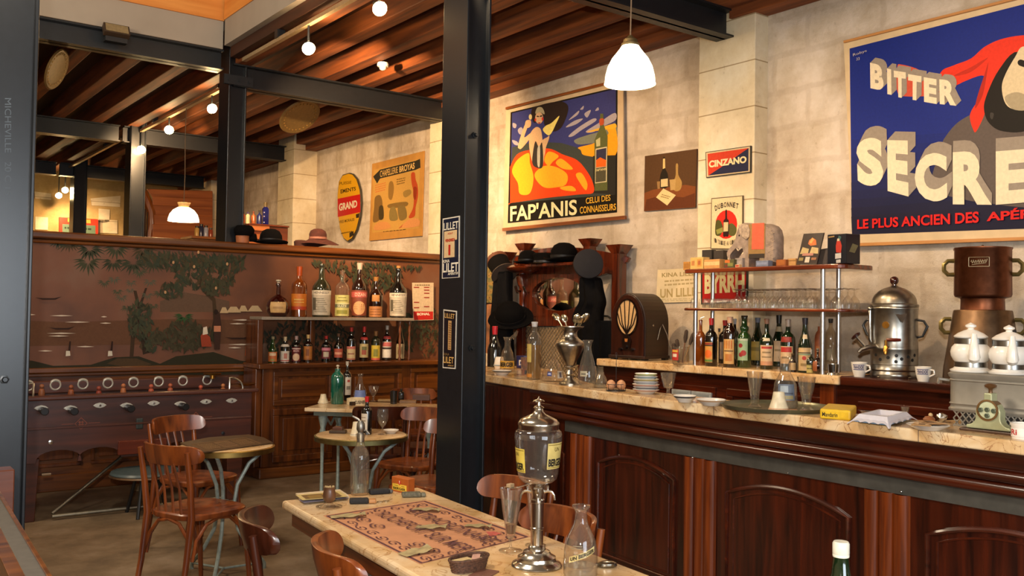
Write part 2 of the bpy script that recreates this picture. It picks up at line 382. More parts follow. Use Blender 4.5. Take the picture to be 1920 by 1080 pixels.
def ibeam(x0, x1, y, z0, z1, wd=.17, mat=M_STEELD):
    o = MB().box((x0, y-wd/2, z0), (x1, y+wd/2, z0+.014)).box((x0, y-wd/2, z1-.014), (x1, y+wd/2, z1)).box((x0, y-.012, z0), (x1, y+.012, z1))
    return struct(o.build('beam', mat))
ibeam(3.25, 5.56, 4.66, 3.66, 3.87); ibeam(3.1, 5.56, 8.65, 3.655, 3.87); ibeam(-4, 3.0, 8.65, 3.79, 3.975, mat=M_STEEL)
for y in (12.55, 16.45): ibeam(-4, 3.05, y, 3.66, 3.87, mat=M_STEEL); ibeam(3.1, 5.45, y, 3.66, 3.87)
# mezzanine edge
struct(MB().box((-4, 8.54, 3.975), (2.98, 8.76, 4.235)).build('trim_2', M_FASCIA)); struct(MB().box((2.98, -3, 4.0), (3.04, 8.5, 4.24)).build('trim_3', M_FASCIA))
struct(MB().box((-4, 8.52, 4.235), (2.98, 8.76, 4.75)).build('trim_4', M_TIMBER)); struct(MB().box((2.97, -3, 4.24), (3.05, 8.5, 4.75)).build('trim_5', M_TIMBERY))
struct(MB().box((3.04, -3, 3.9), (3.12, 8.5, 4.06)).build('trim_6', M_DECK))

def column(x0, x1, y0, y1, z1, mat=M_STEELC, bolts=()):
    o = MB().box((x0, y0, 0), (x0+.016, y1, z1)).box((x1-.016, y0, 0), (x1, y1, z1)).box((x0+.01, y0+.035, 0), (x1-.01, y0+.055, z1)).box((x0+.01, y1-.055, 0), (x1-.01, y1-.035, z1))
    c = struct(o.build('column', mat, bevel=.004))
    for z in bolts:
        q = MB(); xc = (x0+x1)/2; q.lathe([(.020, 0), (.020, .008), (.013, .009), (.013, .022), (.010, .026)], (xc, y0+.035, z), 6, 0, Matrix.Rotation(PI/2, 3, 'X')); q.build('bolt', mat, c)
    return c
a0 = .6716
CY0 = 4.58; CX0 = a0*CY0; column(CX0, CX0+.175, CY0, CY0+.27, 4.1, bolts=(2.62, 1.33, 3.55))
lc = column(.58, .765, CY0, CY0+.27, 5.2, bolts=(3.0,1.22))
mk = Art(Y=CY0+.034, rough=.6); mk.word('MICHEVILLE   20 C 15', ((9, 184), (9, 366), (21, 366), (21, 184)), '#4c545c', .0); mk.done('rolled_mark', lc)
column(3.06, 3.235, 8.58, 8.85, 4.7); column(3.17, 3.36, 12.4, 12.68, 4.06); column(3.3, 3.5, 16.3, 16.6, 4.06)
o = MB().box((3.0, 8.54, 3.66), (3.28, 8.578, 3.75)); 
for i in range(3): o.cyl((3.04+i*.1, 8.54, 3.70), (3.04+i*.1, 8.528, 3.70), .011, 6)
struct(o.build('beam_bracket', M_STEEL))

# partition with wainscot, cornice and painted canvas
pw = struct(MB().box((-3, 8.5, 0), (5.5, 8.57, 2.12)).build('wall_partition', M_OAK))
o = MB().box((-3, 8.43, 2.10), (5.5, 8.64, 2.165)).box((-3, 8.46, 2.065), (5.5, 8.5, 2.10)); o.build('cornice', M_OAK, pw, bevel=.02, seg=3)
o = MB().box((-3, 8.455, .985), (5.5, 8.5, 1.03)).box((-3, 8.475, .955), (5.5, 8.5, .985)).box((-3, 8.46, 0), (5.5, 8.5, .14)); o.build('chair_rail', M_OAK, pw, bevel=.008)
for x in (.05, .98, 1.91, 2.84, 3.77, 4.7):
    o = MB(); 
    frame4(o, lambda a, b_, c_, d_: ((a, 8.48, b_), (c_, 8.5, d_)), x, .2, x+.85, .87, .03)
    o.box((x+.06, 8.488, .26), (x+.79, 8.5, .81)); o.build('wainscot_panel', M_OAKV, pw, bevel=.006)

# ---- painted canvas of a tropical lagoon
mu = thing('mural', 'dark brown painted canvas of palms, lagoon and canoes on the panelled partition', 'painting', (2.4, 8.49, 1.03))
m, N, L, b = newmat('canvas_ground')
tc = N.new('ShaderNodeTexCoord'); n = N.new('ShaderNodeTexNoise'); n.inputs['Scale'].default_value = 1.6; n.inputs['Detail'].default_value = 7; L.new(tc.outputs['Object'], n.inputs['Vector'])
r = ramp3(N, [(.28, '#4c2a17'), (.5, '#6a3d22'), (.72, '#725440')]); L.new(n.outputs['Fac'], r.inputs['Fac']); L.new(r.outputs['Color'], b.inputs['Base Color']); b.inputs['Roughness'].default_value = .55
MB().box((-1, 8.485, 1.03), (5.42, 8.5, 2.065)).build('canvas', m, mu, world=True)
A = Art(Y=8.484, step=.000012, rough=.6); rnd = random.Random(3)
A.shape([(-60, 596), (120, 604), (330, 598), (470, 600), (830, 590), (830, 640), (-60, 650)], '#5e3e2a')
A.shape([(300, 565), (345, 548), (390, 555), (430, 565), (430, 585), (300, 585)], '#5c4636')
A.shape([(-60, 675), (60, 676), (100, 686), (170, 684), (215, 670), (260, 668), (300, 682), (330, 668), (400, 660), (450, 676), (480, 680), (830, 672), (830, 700), (-60, 705)], '#2a2616')
A.shape([(200, 682), (220, 672), (255, 672), (285, 683), (250, 690)], '#463420')
def frond(cx, cy_, r, h, n=13, a0=-.3, a1=PI+.3, wd=.085):
    A.k += 1
    for i in range(n):
        t = a0+(a1-a0)*i/(n-1)+rnd.uniform(-.08, .08); l = r*rnd.uniform(.7, 1.05); ex, ey = cx+math.cos(t)*l, cy_+math.sin(t)*l*.75+.12*l
        nx, ny = -math.sin(t)*r*wd, math.cos(t)*r*wd*.7
        A.shape([(x_, max(y_, 451+.0557*(x_-53))) for x_, y_ in ((cx+.14*(ex-cx), cy_+.14*(ey-cy_)), ((cx+ex)/2+nx, (cy_+ey)/2+ny-r*.06), (ex, ey), ((cx+ex)/2-nx, (cy_+ey)/2-ny-r*.06))], h, False)
def bush(cx, cy_, rx, ry, n, hs, s=6):
    for i in range(int(n*1.5)):
        A.k += 1; a, q = rnd.uniform(0, 2*PI), math.sqrt(rnd.random()); x, y = cx+rx*q*math.cos(a), cy_+ry*q*math.sin(a); t = rnd.uniform(.6, 2.4); l = s*rnd.uniform(.5, 1.15)
        if y-l < 452+.0557*(x-53): continue
        dx, dy = math.cos(t)*l, math.sin(t)*l
        A.shape([(x-dx, y-dy), (x+dy*.35, y-dx*.35), (x+dx, y+dy), (x-dy*.35, y+dx*.35)], rnd.choice(hs), False)
GR = ['#2c2e1e', '#343726', '#3c3e2a', '#403c2a', '#443824', '#31382a']
for pts, h in (([(243, 670), (246, 620), (258, 580), (250, 545), (256, 545), (264, 580), (254, 622), (250, 670)], '#3b2a1a'), ([(268, 665), (285, 660), (272, 610), (262, 585), (276, 540), (272, 540), (256, 585)], '#332417'),
               ([(392, 640), (400, 600), (398, 565), (378, 545), (368, 520), (374, 518), (386, 540), (404, 560), (408, 600), (404, 640)], '#40301e')): A.shape(pts, h)
for cx, cy_, rr in ((168, 466, 34), (218, 464, 30), (268, 466, 30), (165, 490, 32), (212, 490, 28), (250, 492, 32), (288, 490, 30), (130, 455, 28), (110, 452, 24)): frond(cx, cy_, rr, rnd.choice(GR))
for cx, cy_, rr in ((214, 522, 16), (246, 528, 14), (282, 527, 16), (228, 556, 15), (244, 543, 11), (276, 552, 14)): frond(cx, cy_, rr, '#4c5040', 9)
for cx, cy_, rr in ((196, 528, 15), (262, 508, 18), (238, 575, 15), (300, 548, 16), (262, 590, 16), (220, 545, 13), (288, 572, 13)): frond(cx, cy_, rr, '#434632', 11)
bush(330, 475, 75, 30, 200, GR, 9); bush(385, 510, 62, 34, 170, GR, 8); bush(430, 485, 40, 26, 70, GR, 9); bush(320, 545, 24, 14, 40, GR, 8); bush(408, 540, 26, 14, 44, GR, 8)
bush(262, 600, 22, 36, 70, GR, 9); bush(280, 640, 18, 20, 44, GR, 8); frond(345, 592, 24, '#2f4a28'); bush(345, 630, 60, 26, 110, ['#3a3524', '#332f1e', '#403a28'], 10)
bush(640, 485, 60, 26, 110, GR, 7); bush(750, 480, 70, 28, 120, GR, 7); bush(700, 520, 60, 22, 60, GR, 9); bush(580, 640, 90, 40, 190, ['#2a2c22', '#26281f', '#313226'], 7); bush(790, 620, 40, 50, 110, GR, 7); bush(455, 470, 34, 14, 30, GR, 9)
A.k += 1
for x, y, l in ((115, 592, 44), (145, 604, 48), (115, 625, 56), (110, 630, 40), (160, 650, 34), (85, 658, 28), (198, 606, 22), (58, 590, 18), (445, 607, 30), (455, 600, 40), (452, 646, 50), (440, 652, 26), (195, 594, 12)):
    A.shape([(x-l/2, y), (x, y-1.4), (x+l/2, y), (x, y+1.2)], '#c9b9a6', False)
for x, y in ((115, 616), (445, 634), (90, 560)): A.shape([(x-24, y-2), (x-10, y+2), (x+14, y+2), (x+26, y-4), (x+12, y-1), (x-10, y-1)], '#2c1a12')
for x, y in ((127, 660), (206, 660)): A.shape([(x-4, y+8), (x-3, y-2), (x+4, y-2), (x+5, y+7)], '#c8bfae'); A.shape([(x+1, y-2), (x+3, y-20), (x+6, y-20), (x+5, y-2)], '#2a1710')
A.shape([(378, 650), (376, 630), (382, 622), (394, 632), (397, 650)], '#8e3a24'); A.shape([(380, 628), (381, 614), (388, 612), (390, 626)], '#d2c3ae')
A.shape([(402, 655), (400, 600), (404, 585), (412, 585), (415, 610), (412, 655)], '#38231a'); A.shape([(401, 622), (401, 611), (414, 611), (414, 622)], '#b87858'); A.ell(405, 585, 4, 5, '#241610')
for x, y, rr in ((438, 582, 14), (456, 580, 9), (478, 580, 14), (420, 583, 8)): A.shape([(x-rr, y+4), (x-rr*.4, y-7), (x+rr*.4, y-7), (x+rr, y+4)], '#b59a74')
A.shape([(459, 667), (461, 646), (464, 648), (464, 667)], '#9c4a26')
for cx, cy_ in ((372, 473), (325, 492), (364, 500), (405, 540), (426, 495), (310, 548)): A.ell(cx, cy_, 2.2, 3, '#b48a62')
A.done('painting', mu)

# ------------------------------------------------------------------ ceiling fittings
tk = thing('lighting_track', 'pale metal lighting track under the nearer joists above the mezzanine edge', 'track', (3.06, 7, 3.80))
MB().box((3.04, -2.5, 3.80), (3.08, 8.2, 3.832)).build('rail', flat('#b09a76', .4, .5), tk, world=True)
for y in (1.5, 4.4, 7.4): MB().box((3.03, y-.03, 3.83), (3.10, y+.03, 3.9)).build('bracket', M_STEELD, tk, world=True)
tk3 = thing('lighting_track', 'far short lighting track beside the third steel post', 'track', (3.25, 15, 3.80)); MB().box((3.23, 13.2, 3.80), (3.27, 17.2, 3.832)).build('rail', flat('#b09a76', .4, .5), tk3, world=True); MB().box((3.22, 14, 3.83), (3.28, 14.1, 3.9)).build('bracket', M_STEELD, tk3, world=True)
tk2 = thing('lighting_track', 'pale metal lighting track in the back room over the hanging lamp', 'track', (3.2, 11, 3.80))
MB().box((3.27, 9.0, 3.80), (3.31, 12.4, 3.832)).build('rail', flat('#b09a76', .4, .5), tk2, world=True)
for y in (9.5, 11.8): MB().box((3.26, y-.03, 3.83), (3.32, y+.03, 3.9)).build('bracket', M_STEELD, tk2, world=True)

def spotlight(px, py, X, aim, power, label, track=3.80, glow=60, spot=85):
    p = at(px, py, X=X); d = (Vector(aim)-p).normalized()
    cam_d = (EYE-p).normalized()
    t = thing('track_spotlight', label, 'spotlight', (p.x, p.y, track), group='track spotlights')
    R = (d*.3+cam_d*.7).normalized().to_track_quat('Z', 'Y').to_matrix()
    MB().tube([(p.x, p.y, track), p+Vector((0, 0, .06)), p-(R@Vector((0, 0, .05)))], .009, 8).build('arm', M_STEELD, t, world=True)
    MB().lathe([(.018, -.10), (.022, -.07), (.030, -.055), (.036, -.02), (.038, 0)], p, 16, 0, R).build('head', M_STEELD, t, world=True)
    MB().lathe([(.040, -.004), (.052, .014), (.043, .036), (.024, .049), (1e-6, .054)], p, 16, 0, R).build('bulb', emit('#ffdf9a', glow), t, world=True)
    light('track_spotlight_beam', 'SPOT', p+d*.06, power, WARM, .03, aim=aim, spot=spot, blend=.7)
    light('track_spotlight_spill', 'POINT', p+cam_d*.05, power*.045, WARM, .04)
spotlight(578, 90, 3.06, (5.6, 9.2, 2.5), 420, 'lit track spotlight nearest the steel column behind the partition')
spotlight(711, 15, 3.06, (5.6, 6.0, 1.9), 120, 'lit track spotlight above the oval woven ceiling disc, close to the picture top')
spotlight(397, 203, 3.29, (5.4, 11.2, 2.2), 110, 'lit spotlight on the back track, biggest and nearest the steel post')
spotlight(317, 243, 3.29, (4.6, 15.8, 2.5), 170, 'lit spotlight in the middle of the back track beyond the hanging lamp flex')
spotlight(265, 280, 3.29, (4.2, 16.5, 2.2), 90, 'small lit spotlight beside the second steel post')
for px, py, lb in ((122, 356, 'far lit spotlight beside the third post, the higher of a pair'), (110, 366, 'far lit spotlight beside the third post, the lower of a pair')):
    spotlight(px, py, 3.25, (3.6, 17.9, 2.8), 60, lb, 3.80)
# further spotlights of the same track, beyond the picture's edge
for y, ay, pw_ in ((4.6, 4.6, 75), (3.2, 3.0, 55), (1.9, 1.8, 40)):
    t = thing('track_spotlight', 'lit track spotlight beyond the picture edge over the bar', 'spotlight', (3.06, y, 3.8), group='track spotlights')
    MB().lathe([(.036, -.05), (.03, .0), (.012, .05), (.012, .12)], (3.06, y, 3.69), 14).build('head', M_STEELD, t, world=True)
    light('track_spotlight_beam', 'SPOT', (3.1, y, 3.62), pw_, WARM, .03, aim=(5.5, ay+.3, 1.7), spot=90, blend=.7)

def pendant(name, label, p, prof, cordtop, mat, power, collar, fitter):
    t = thing(name, label, 'lamp', (p.x, p.y, p.z))
    MB().open_lathe(prof, p, 40).build('lamp_shade', mat, t, world=True)
    MB().lathe(collar, p, 24).build('fitter', fitter, t, world=True)
    z = p.z+collar[-1][1]
    MB().tube([(p.x, p.y, z), (p.x+.004, p.y, z+(cordtop-z)*.3), (p.x-.004, p.y, z+(cordtop-z)*.65), (p.x, p.y, cordtop)], .0045, 6).build('cord', flat('#7c6650', .8), t, world=True)
    MB().ball(p+Vector((0, 0, .07)), .03).build('bulb', emit('#ffd9a0', 12), t, world=True)
    light(name+'_light', 'POINT', p+Vector((0, 0, .03)), power, TUNG, .05)
p = at(1181, 158, X=3.95); s = mpp(p)
pendant('pendant_lamp', 'lit white scalloped glass pendant lamp hanging over the marble bar', p,
        [(48*s, 0), (47*s, 5*s), (46*s, 16*s), (42*s, 32*s), (34*s, 48*s), (26*s, 58*s), (20*s, 66*s), (15*s, 74*s)], 4.05, emit('#fff2cf', 2.2), 26,
        [(16*s, 70*s), (17*s, 76*s), (14*s, 78*s), (13*s, 84*s), (7*s, 88*s), (4*s, 92*s)], flat('#6a5a3a', .5, .6))
p = at(344, 415, X=3.29); s = mpp(p)
pendant('pendant_lamp', 'lit white dome glass lamp with small collar hanging behind the partition', p,
        [(28*s, 0), (27.5*s, 5*s), (25*s, 13*s), (19*s, 21*s), (11*s, 26*s)], 3.81, emit('#fff0c8', 2.2), 40,
        [(10*s, 25*s), (9*s, 28*s), (12*s, 35*s), (2*s, 35.5*s)], flat('#e0b070', .5))
p = at(718, 118, Z=3.86); s = mpp(p)
t = thing('smoke_detector', 'small white round smoke detector under a ceiling joist', 'detector', p)
MB().lathe([(.05, 0), (.055, -.02), (.05, -.035)], p, 20).build('base', M_WHITE, t, world=True); MB().lathe([(.035, -.03), (.03, -.06), (.012, -.07)], p, 16).build('sensor', M_WHITE, t, world=True)

def disc(name, label, px, py, aspect_r, tilt):
    p = at(px, py, Z=3.72); s = mpp(p); t = thing(name, label, 'ornament', p); r = aspect_r*s; v_ = (p-EYE).normalized(); h_ = v_.cross(Vector((0, 0, 1))).normalized(); R = (h_*tilt[0]+h_.cross(v_)*tilt[1]-v_*tilt[2]).normalized().to_track_quat('Z', 'Y').to_matrix()
    MB().lathe([(r, -.01), (r+.014, 0), (r, .012), (r-.02, .006)], p, 36, 0, R).build('rim', flat('#7a6238', .5, .3), t, world=True)
    MB().lathe([(1e-6, -.01), (r*.5, -.006), (r-.01, 0)], p, 36, 0, R).build('face', flat('#6a4c26', .6, .2, vary=.5, scale=14), t, world=True)
    o = MB()
    for i in range(26):
        a = 2*PI*i/26; q = R@Vector((math.cos(a)*r*.82, math.sin(a)*r*.82, .004)); o.ball(p+q, .012, 0, 6)
    o.build('stud_pattern', flat('#a07c40', .4, .4), t, world=True)
    MB().cyl(p, (p.x, p.y, 3.9), .006, 6).build('hook', M_STEELD, t, world=True)
disc('ceiling_disc', 'dark oval embossed disc hanging from joists between two steel beams, above the wall posters', 562, 219, 39, (.45, -.64, .62))
disc('ceiling_disc', 'pale rimmed disc hung steeply from joists beside the nearest steel column', 106, 130, 38, (.87, -.28, .4))

p = at(218, 58, Y=8.48); s = mpp(p)
t = thing('floodlight', 'small square floodlight clamped to the pale mezzanine fascia', 'floodlight', p)
R = Matrix.Rotation(-.5, 3, 'X')
MB().cbox(p, (46*s, .06, 22*s), rot=R).build('housing', flat('#3a2c20', .5), t, world=True, bevel=.004)
MB().cbox(p+R@Vector((0, -.032, 0)), (40*s, .006, 17*s), rot=R).build('glass_pane', flat('#8c7a58', .2), t, world=True)
MB().box((p.x-.09, p.y-.02, p.z-.1), (p.x+.09, p.y+.06, p.z-.06)).build('bracket', M_STEELD, t, world=True)
# ------------------------------------------------------------------ posters and enamel signs on the stone wall
def crop(x0, y0, s): return lambda *pts: [(x0+s*x, y0+s*y) for x, y in pts]
def poster(name, label, cat, q, X, h, thick=.01, rails=None, part='sheet'):
    c = sum((at(x, y, X=X) for x, y in q), Vector())/4
    t = thing(name, label, cat, c)
    MB().prism([at(x, y, X=X) for x, y in q], (thick, 0, 0)).build(part, flat(h, .6, vary=.1, scale=8), t, world=True)
    return t, Art(X=X-.0008)
def sub(q, u0, v0, u1, v1):   # part of a photo quad given as UL UR LR LL -> LL LR UR UL for words
    f = lambda u, v: ((q[0][0]*(1-u)+q[1][0]*u)*v+(q[3][0]*(1-u)+q[2][0]*u)*(1-v), (q[0][1]*(1-u)+q[1][1]*u)*v+(q[3][1]*(1-u)+q[2][1]*u)*(1-v))
    return [f(u0, v0), f(u1, v0), f(u1, v1), f(u0, v1)]

# dancer in an orange dress
F = crop(940, 150, .2685)
t, A = poster('poster', 'large framed poster of a dancer in an orange dress beside a bottle', 'poster', F((33, 212), (848, 8), (858, 948), (12, 1036)), 5.6, '#cdb592', .014); A.step = .0001
A.shape(F((65, 225), (812, 48), (808, 925), (45, 1000)), '#1b1712')
A.shape(F((75, 232), (800, 62), (797, 800), (640, 790), (60, 860)), '#3a3d78')
for q in ([(470, 390), (540, 330), (640, 270), (660, 285), (560, 350), (500, 392)], [(450, 330), (510, 285), (570, 270), (520, 310)], [(590, 360), (680, 300), (790, 230), (797, 280), (700, 330), (640, 365)], [(470, 280), (540, 215), (530, 245)], [(580, 235), (625, 210), (600, 262)], [(80, 300), (105, 310), (100, 335), (82, 330)], [(115, 350), (140, 330), (160, 370), (130, 380)], [(75, 420), (110, 430), (120, 455), (90, 450)], [(550, 205), (575, 180), (570, 205)], [(655, 215), (675, 190), (680, 210)]):
    A.blob(F(*q), '#a9a0a8')
A.shape(F((75, 470), (240, 430), (420, 440), (560, 480), (640, 530), (797, 520), (797, 800), (60, 860)), '#3f4440')
A.blob(F((510, 420), (600, 385), (720, 350), (797, 300), (797, 420), (650, 440), (540, 450)), '#7c8070')
A.blob(F((540, 470), (650, 440), (745, 380), (740, 345), (797, 330), (795, 528), (590, 528), (555, 490)), '#f0a41e')
A.blob(F((595, 365), (700, 330), (790, 305), (797, 335), (700, 350)), '#f0b02e')
A.shape(F((640, 530), (797, 525), (797, 800), (640, 790)), '#2c2a26')
A.blob(F((215, 200), (260, 180), (330, 160), (420, 150), (465, 180), (460, 240), (420, 330), (370, 360), (330, 340), (300, 310), (290, 250), (235, 300), (210, 260)), '#2d211d')
A.blob(F((62, 640), (64, 600), (110, 520), (190, 490), (330, 478), (430, 520), (530, 560), (600, 640), (640, 720), (640, 788), (540, 800), (300, 825), (66, 858), (62, 850)), '#e5481a')
for q in ([(75, 640), (110, 560), (190, 510), (200, 580), (225, 680), (200, 790), (130, 795), (115, 720)], [(235, 650), (300, 600), (390, 610), (460, 660), (450, 730), (380, 750), (300, 750), (245, 700)], [(300, 560), (330, 500), (400, 530), (360, 570), (330, 600)], [(380, 580), (420, 550), (500, 620), (430, 620)], [(520, 660), (560, 650), (600, 720), (590, 770), (550, 720)], [(410, 750), (490, 740), (520, 775), (440, 770)]): A.blob(F(*q), '#f4ad28')
A.blob(F((200, 380), (240, 330), (275, 345), (288, 420), (300, 520), (285, 600), (240, 610), (215, 570), (195, 470)), '#d9b083')
A.blob(F((205, 370), (225, 375), (150, 470), (125, 480), (118, 450), (165, 310), (185, 320), (160, 400)), '#d9b083')
A.blob(F((300, 530), (285, 430), (320, 400), (335, 390), (330, 420), (312, 470)), '#d9b083')
A.blob(F((236, 430), (262, 470), (285, 440), (290, 600), (245, 612), (215, 570)), '#38332e'); A.blob(F((252, 480), (270, 465), (268, 600), (252, 590)), '#b9b4a2')
A.ell(*F((264, 265))[0], 7.5, 11, '#dcb48c'); A.blob(F((238, 235), (250, 195), (280, 190), (298, 215), (300, 240), (270, 225)), '#b8ac8a')
A.ell(*F((238, 278))[0], 1.6, 3, '#d43a20'); A.ell(*F((288, 272))[0], 1.8, 3.4, '#d43a20'); A.blob(F((248, 250), (262, 252), (262, 258), (248, 257)), '#2c2018'); A.blob(F((270, 250), (285, 247), (285, 254), (270, 257)), '#2c2018'); A.blob(F((255, 298), (274, 296), (265, 305)), '#b3201c')
A.ell(*F((203, 258))[0], 3, 5.2, '#d8c78c'); A.blob(F((165, 330), (172, 285), (205, 282), (205, 320), (185, 335)), '#d9b083')
A.blob(F((290, 350), (310, 320), (350, 300), (405, 250), (380, 310), (350, 370), (325, 385)), '#f0dc78')
A.shape(F((690, 235), (712, 235), (714, 310), (742, 390), (740, 770), (652, 775), (650, 420), (688, 330)), '#5d6238'); A.blob(F((686, 275), (714, 270), (713, 310), (688, 315)), '#b8502c')
A.shape(F((660, 420), (690, 400), (690, 460), (664, 465)), '#c4bf8e'); A.shape(F((658, 480), (738, 465), (736, 712), (655, 722)), '#d8cca6'); A.shape(F((663, 488), (733, 474), (731, 600), (660, 612)), '#383850'); A.shape(F((662, 560), (690, 540), (733, 560), (731, 604), (661, 610)), '#e86a20'); A.shape(F((660, 616), (731, 605), (730, 706), (658, 716)), '#54503c')
A.word("FAP'ANIS", F((658, 640), (732, 628), (732, 612), (658, 622)), '#e6d89a')
A.word("FAP'ANIS", F((62, 988), (528, 942), (528, 830), (62, 878)), '#ece2ae', .022)
A.word('CELUI DES', F((590, 866), (762, 842), (762, 800), (590, 824)), '#e6b23a', .012); A.word('CONNAISSEURS', F((548, 934), (800, 908), (800, 862), (548, 886)), '#e6b23a', .012)
A.done('print', t)
for q in (F((28, 190), (28, 207), (850, 3), (850, -16)), F((4, 1034), (6, 1056), (860, 972), (860, 946))): MB().prism([at(x, y, X=5.585) for x, y in q], (.03, 0, 0)).build('rail', wood('#6a3416', '#94521f', 'Y', .4), t, world=True, bevel=.003)

# huge blue aperitif poster
F = crop(1560, 20, .4072)
def right(p, x): return (x, p[1]+(x-p[0])*(-0.254+(p[1]-78)*.00052))
ro = [(1582, 81), (2120, -56), (2110, 440), (1600, 459)]
t, A = poster('poster', 'huge dark blue poster with big cream block letters and a red sleeved arm', 'poster', ro, 5.6, '#cfb68e', .014); A.step = .00003
A.shape([(1593, 91), (2100, -38), (2092, 423), (1597.5, 440)], '#14277c')
for i in range(10):
    t_ = (i+1)/10; A.shape([(1596, 262+16*i), (2095, 226+16*i), (2092, 423), (1597.5, 440)], '#%02x%02x%02x' % tuple(int(a+(b_-a)*t_) for a, b_ in zip((0x14, 0x27, 0x7c), (0x16, 0x15, 0x2e))))
A.blob(F((505, 640), (530, 570), (600, 500), (700, 470), (900, 520), (1250, 560), (1300, 900), (520, 850)), '#5c514b')
A.blob(F((300, 262), (320, 248), (400, 272), (400, 300), (480, 330), (480, 385), (340, 395), (300, 370)), '#c9503a')
A.blob(F((490, 385), (500, 285), (560, 252), (640, 220), (705, 165), (790, 128), (900, 112), (1000, 120), (1000, 250), (860, 190), (800, 262), (740, 350), (705, 470), (668, 550), (652, 552), (636, 475), (690, 385), (700, 300), (600, 330)), '#d9321c')
A.blob(F((700, 300), (720, 240), (705, 340), (690, 400), (660, 450), (668, 400)), '#a82414'); A.blob(F((560, 300), (640, 260), (720, 215), (640, 282)), '#b42816')
A.blob(F((862, 188), (770, 270), (708, 400), (702, 470), (730, 525), (790, 556), (900, 552), (1060, 470), (1000, 300)), '#16120f')
A.blob(F((880, 165), (842, 215), (800, 290), (782, 350), (795, 420), (830, 452), (900, 455), (980, 400), (960, 200)), '#d3c19c'); A.blob(F((795, 400), (850, 375), (900, 400), (900, 455), (830, 452)), '#a5977a')
A.blob(F((855, 235), (870, 225), (900, 240), (900, 262), (862, 252)), '#16120f'); A.blob(F((730, 470), (745, 475), (738, 500), (728, 490)), '#3c3834')
def block3(ch, q, dx, dy, front='#e6d6b6', side='#94887a', n=22, b=.055):
    for i in range(n, 0, -1): A.word(ch, F(*[(x+dx*i/n, y+dy*i/n) for x, y in q]), side, b)
    A.word(ch, F(*q), front, b)
for ch, q in (('B', [(177, 357), (238, 370), (236, 252), (175, 240)]), ('I', [(255, 384), (274, 388), (272, 270), (253, 266)]), ('T', [(288, 396), (338, 404), (340, 284), (284, 276)]), ('T', [(352, 408), (408, 416), (412, 302), (350, 292)]), ('E', [(424, 420), (482, 430), (482, 316), (422, 306)]), ('R', [(496, 430), (572, 438), (570, 322), (494, 316)])):
    block3(ch, q, 24, -24)
for ch, q, d in (('S', [(118, 805), (238, 808), (232, 580), (110, 592)], (26, -55)), ('E', [(256, 830), (352, 856), (350, 598), (254, 596)], (36, -40)), ('C', [(382, 872), (530, 882), (528, 652), (380, 660)], (24, -52)), ('R', [(556, 892), (736, 894), (720, 640), (556, 652)], (2, -52)), ('E', [(754, 894), (900, 882), (900, 636), (754, 648)], (0, -60)), ('S', [(930, 880), (1060, 870), (1060, 620), (930, 632)], (-10, -56)), ('T', [(1080, 868), (1200, 858), (1200, 606), (1080, 618)], (-16, -50))):
    block3(ch, q, *d)
A.word('LE PLUS ANCIEN DES', F((116, 1006), (676, 976), (676, 924), (116, 962)), '#cc1f1c', .03); A.word('APÉRITIFS', F((712, 970), (1110, 944), (1110, 888), (712, 918)), '#cc1f1c', .03)
A.word('Robys', F((98, 214), (160, 192), (160, 178), (96, 198)), '#b9b2b0', 0); A.word('33', F((112, 230), (127, 227), (127, 214), (112, 217)), '#b9b2b0', 0)
A.done('print', t)
for q in ([(1581, 76), (1581, 80.5), (2125, -56), (2125, -62)], [(1599, 456), (1600, 462), (2115, 444), (2115, 437)]): MB().prism([at(x, y, X=5.585) for x, y in q], (.03, 0, 0)).build('rail', wood('#b0753a', '#c88c4c', 'Y', .5), t, world=True, bevel=.003)

# still life
F = crop(1200, 260, .2037)
t, A = poster('still_life_print', 'small dark still life print of a champagne bottle and carafe, frameless', 'print', F((45, 160), (522, 94), (508, 632), (36, 668)), 5.63, '#4e3420', .016)
A.shape(F((46, 162), (520, 96), (512, 440), (40, 500)), '#54381f'); A.shape(F((40, 500), (120, 470), (300, 440), (420, 425), (512, 440), (508, 630), (37, 666)), '#7c4420'); A.shape(F((60, 560), (200, 520), (400, 540), (505, 500), (506, 628), (40, 662)), '#5e3018')
A.blob(F((212, 180), (230, 178), (232, 270), (256, 330), (256, 440), (186, 450), (186, 340), (208, 275)), '#20180e'); A.shape(F((212, 185), (230, 183), (232, 270), (210, 278)), '#d8b878'); A.shape(F((192, 375), (256, 366), (256, 438), (192, 446)), '#d4b884')
A.blob(F((330, 240), (350, 238), (352, 330), (385, 400), (370, 470), (320, 480), (300, 420), (328, 340)), '#a88448'); A.shape(F((272, 378), (330, 372), (322, 470), (280, 476)), '#b8955a'); A.shape(F((155, 395), (185, 392), (183, 460), (162, 464)), '#967244')
A.shape(F((215, 458), (330, 520), (250, 615), (148, 540)), '#dcc48c'); A.lines(F((185, 540), (265, 560), (285, 530), (205, 505)), 2, '#8a6a3a')
A.done('print', t)
# red and navy enamel plate
q = F((602, 124), (1020, 64), (1018, 310), (608, 360))
t, A = poster('enamel_sign', 'small oblong enamel sign split diagonally red and navy on the pale stone pier', 'sign', q, 5.485, '#23201e', .014, part='plate')
A.shape(F((608, 130), (1012, 72), (1010, 304), (614, 352)), '#c9b48c'); A.shape(F((622, 140), (1000, 86), (998, 296), (628, 340)), '#1f2340'); A.shape(F((622, 140), (1000, 86), (950, 120), (780, 240), (628, 340)), '#c43a20')
A.word('CINZANO', F((634, 268), (980, 222), (980, 158), (634, 204)), '#e4d2a4', .045); A.done('lettering', t)
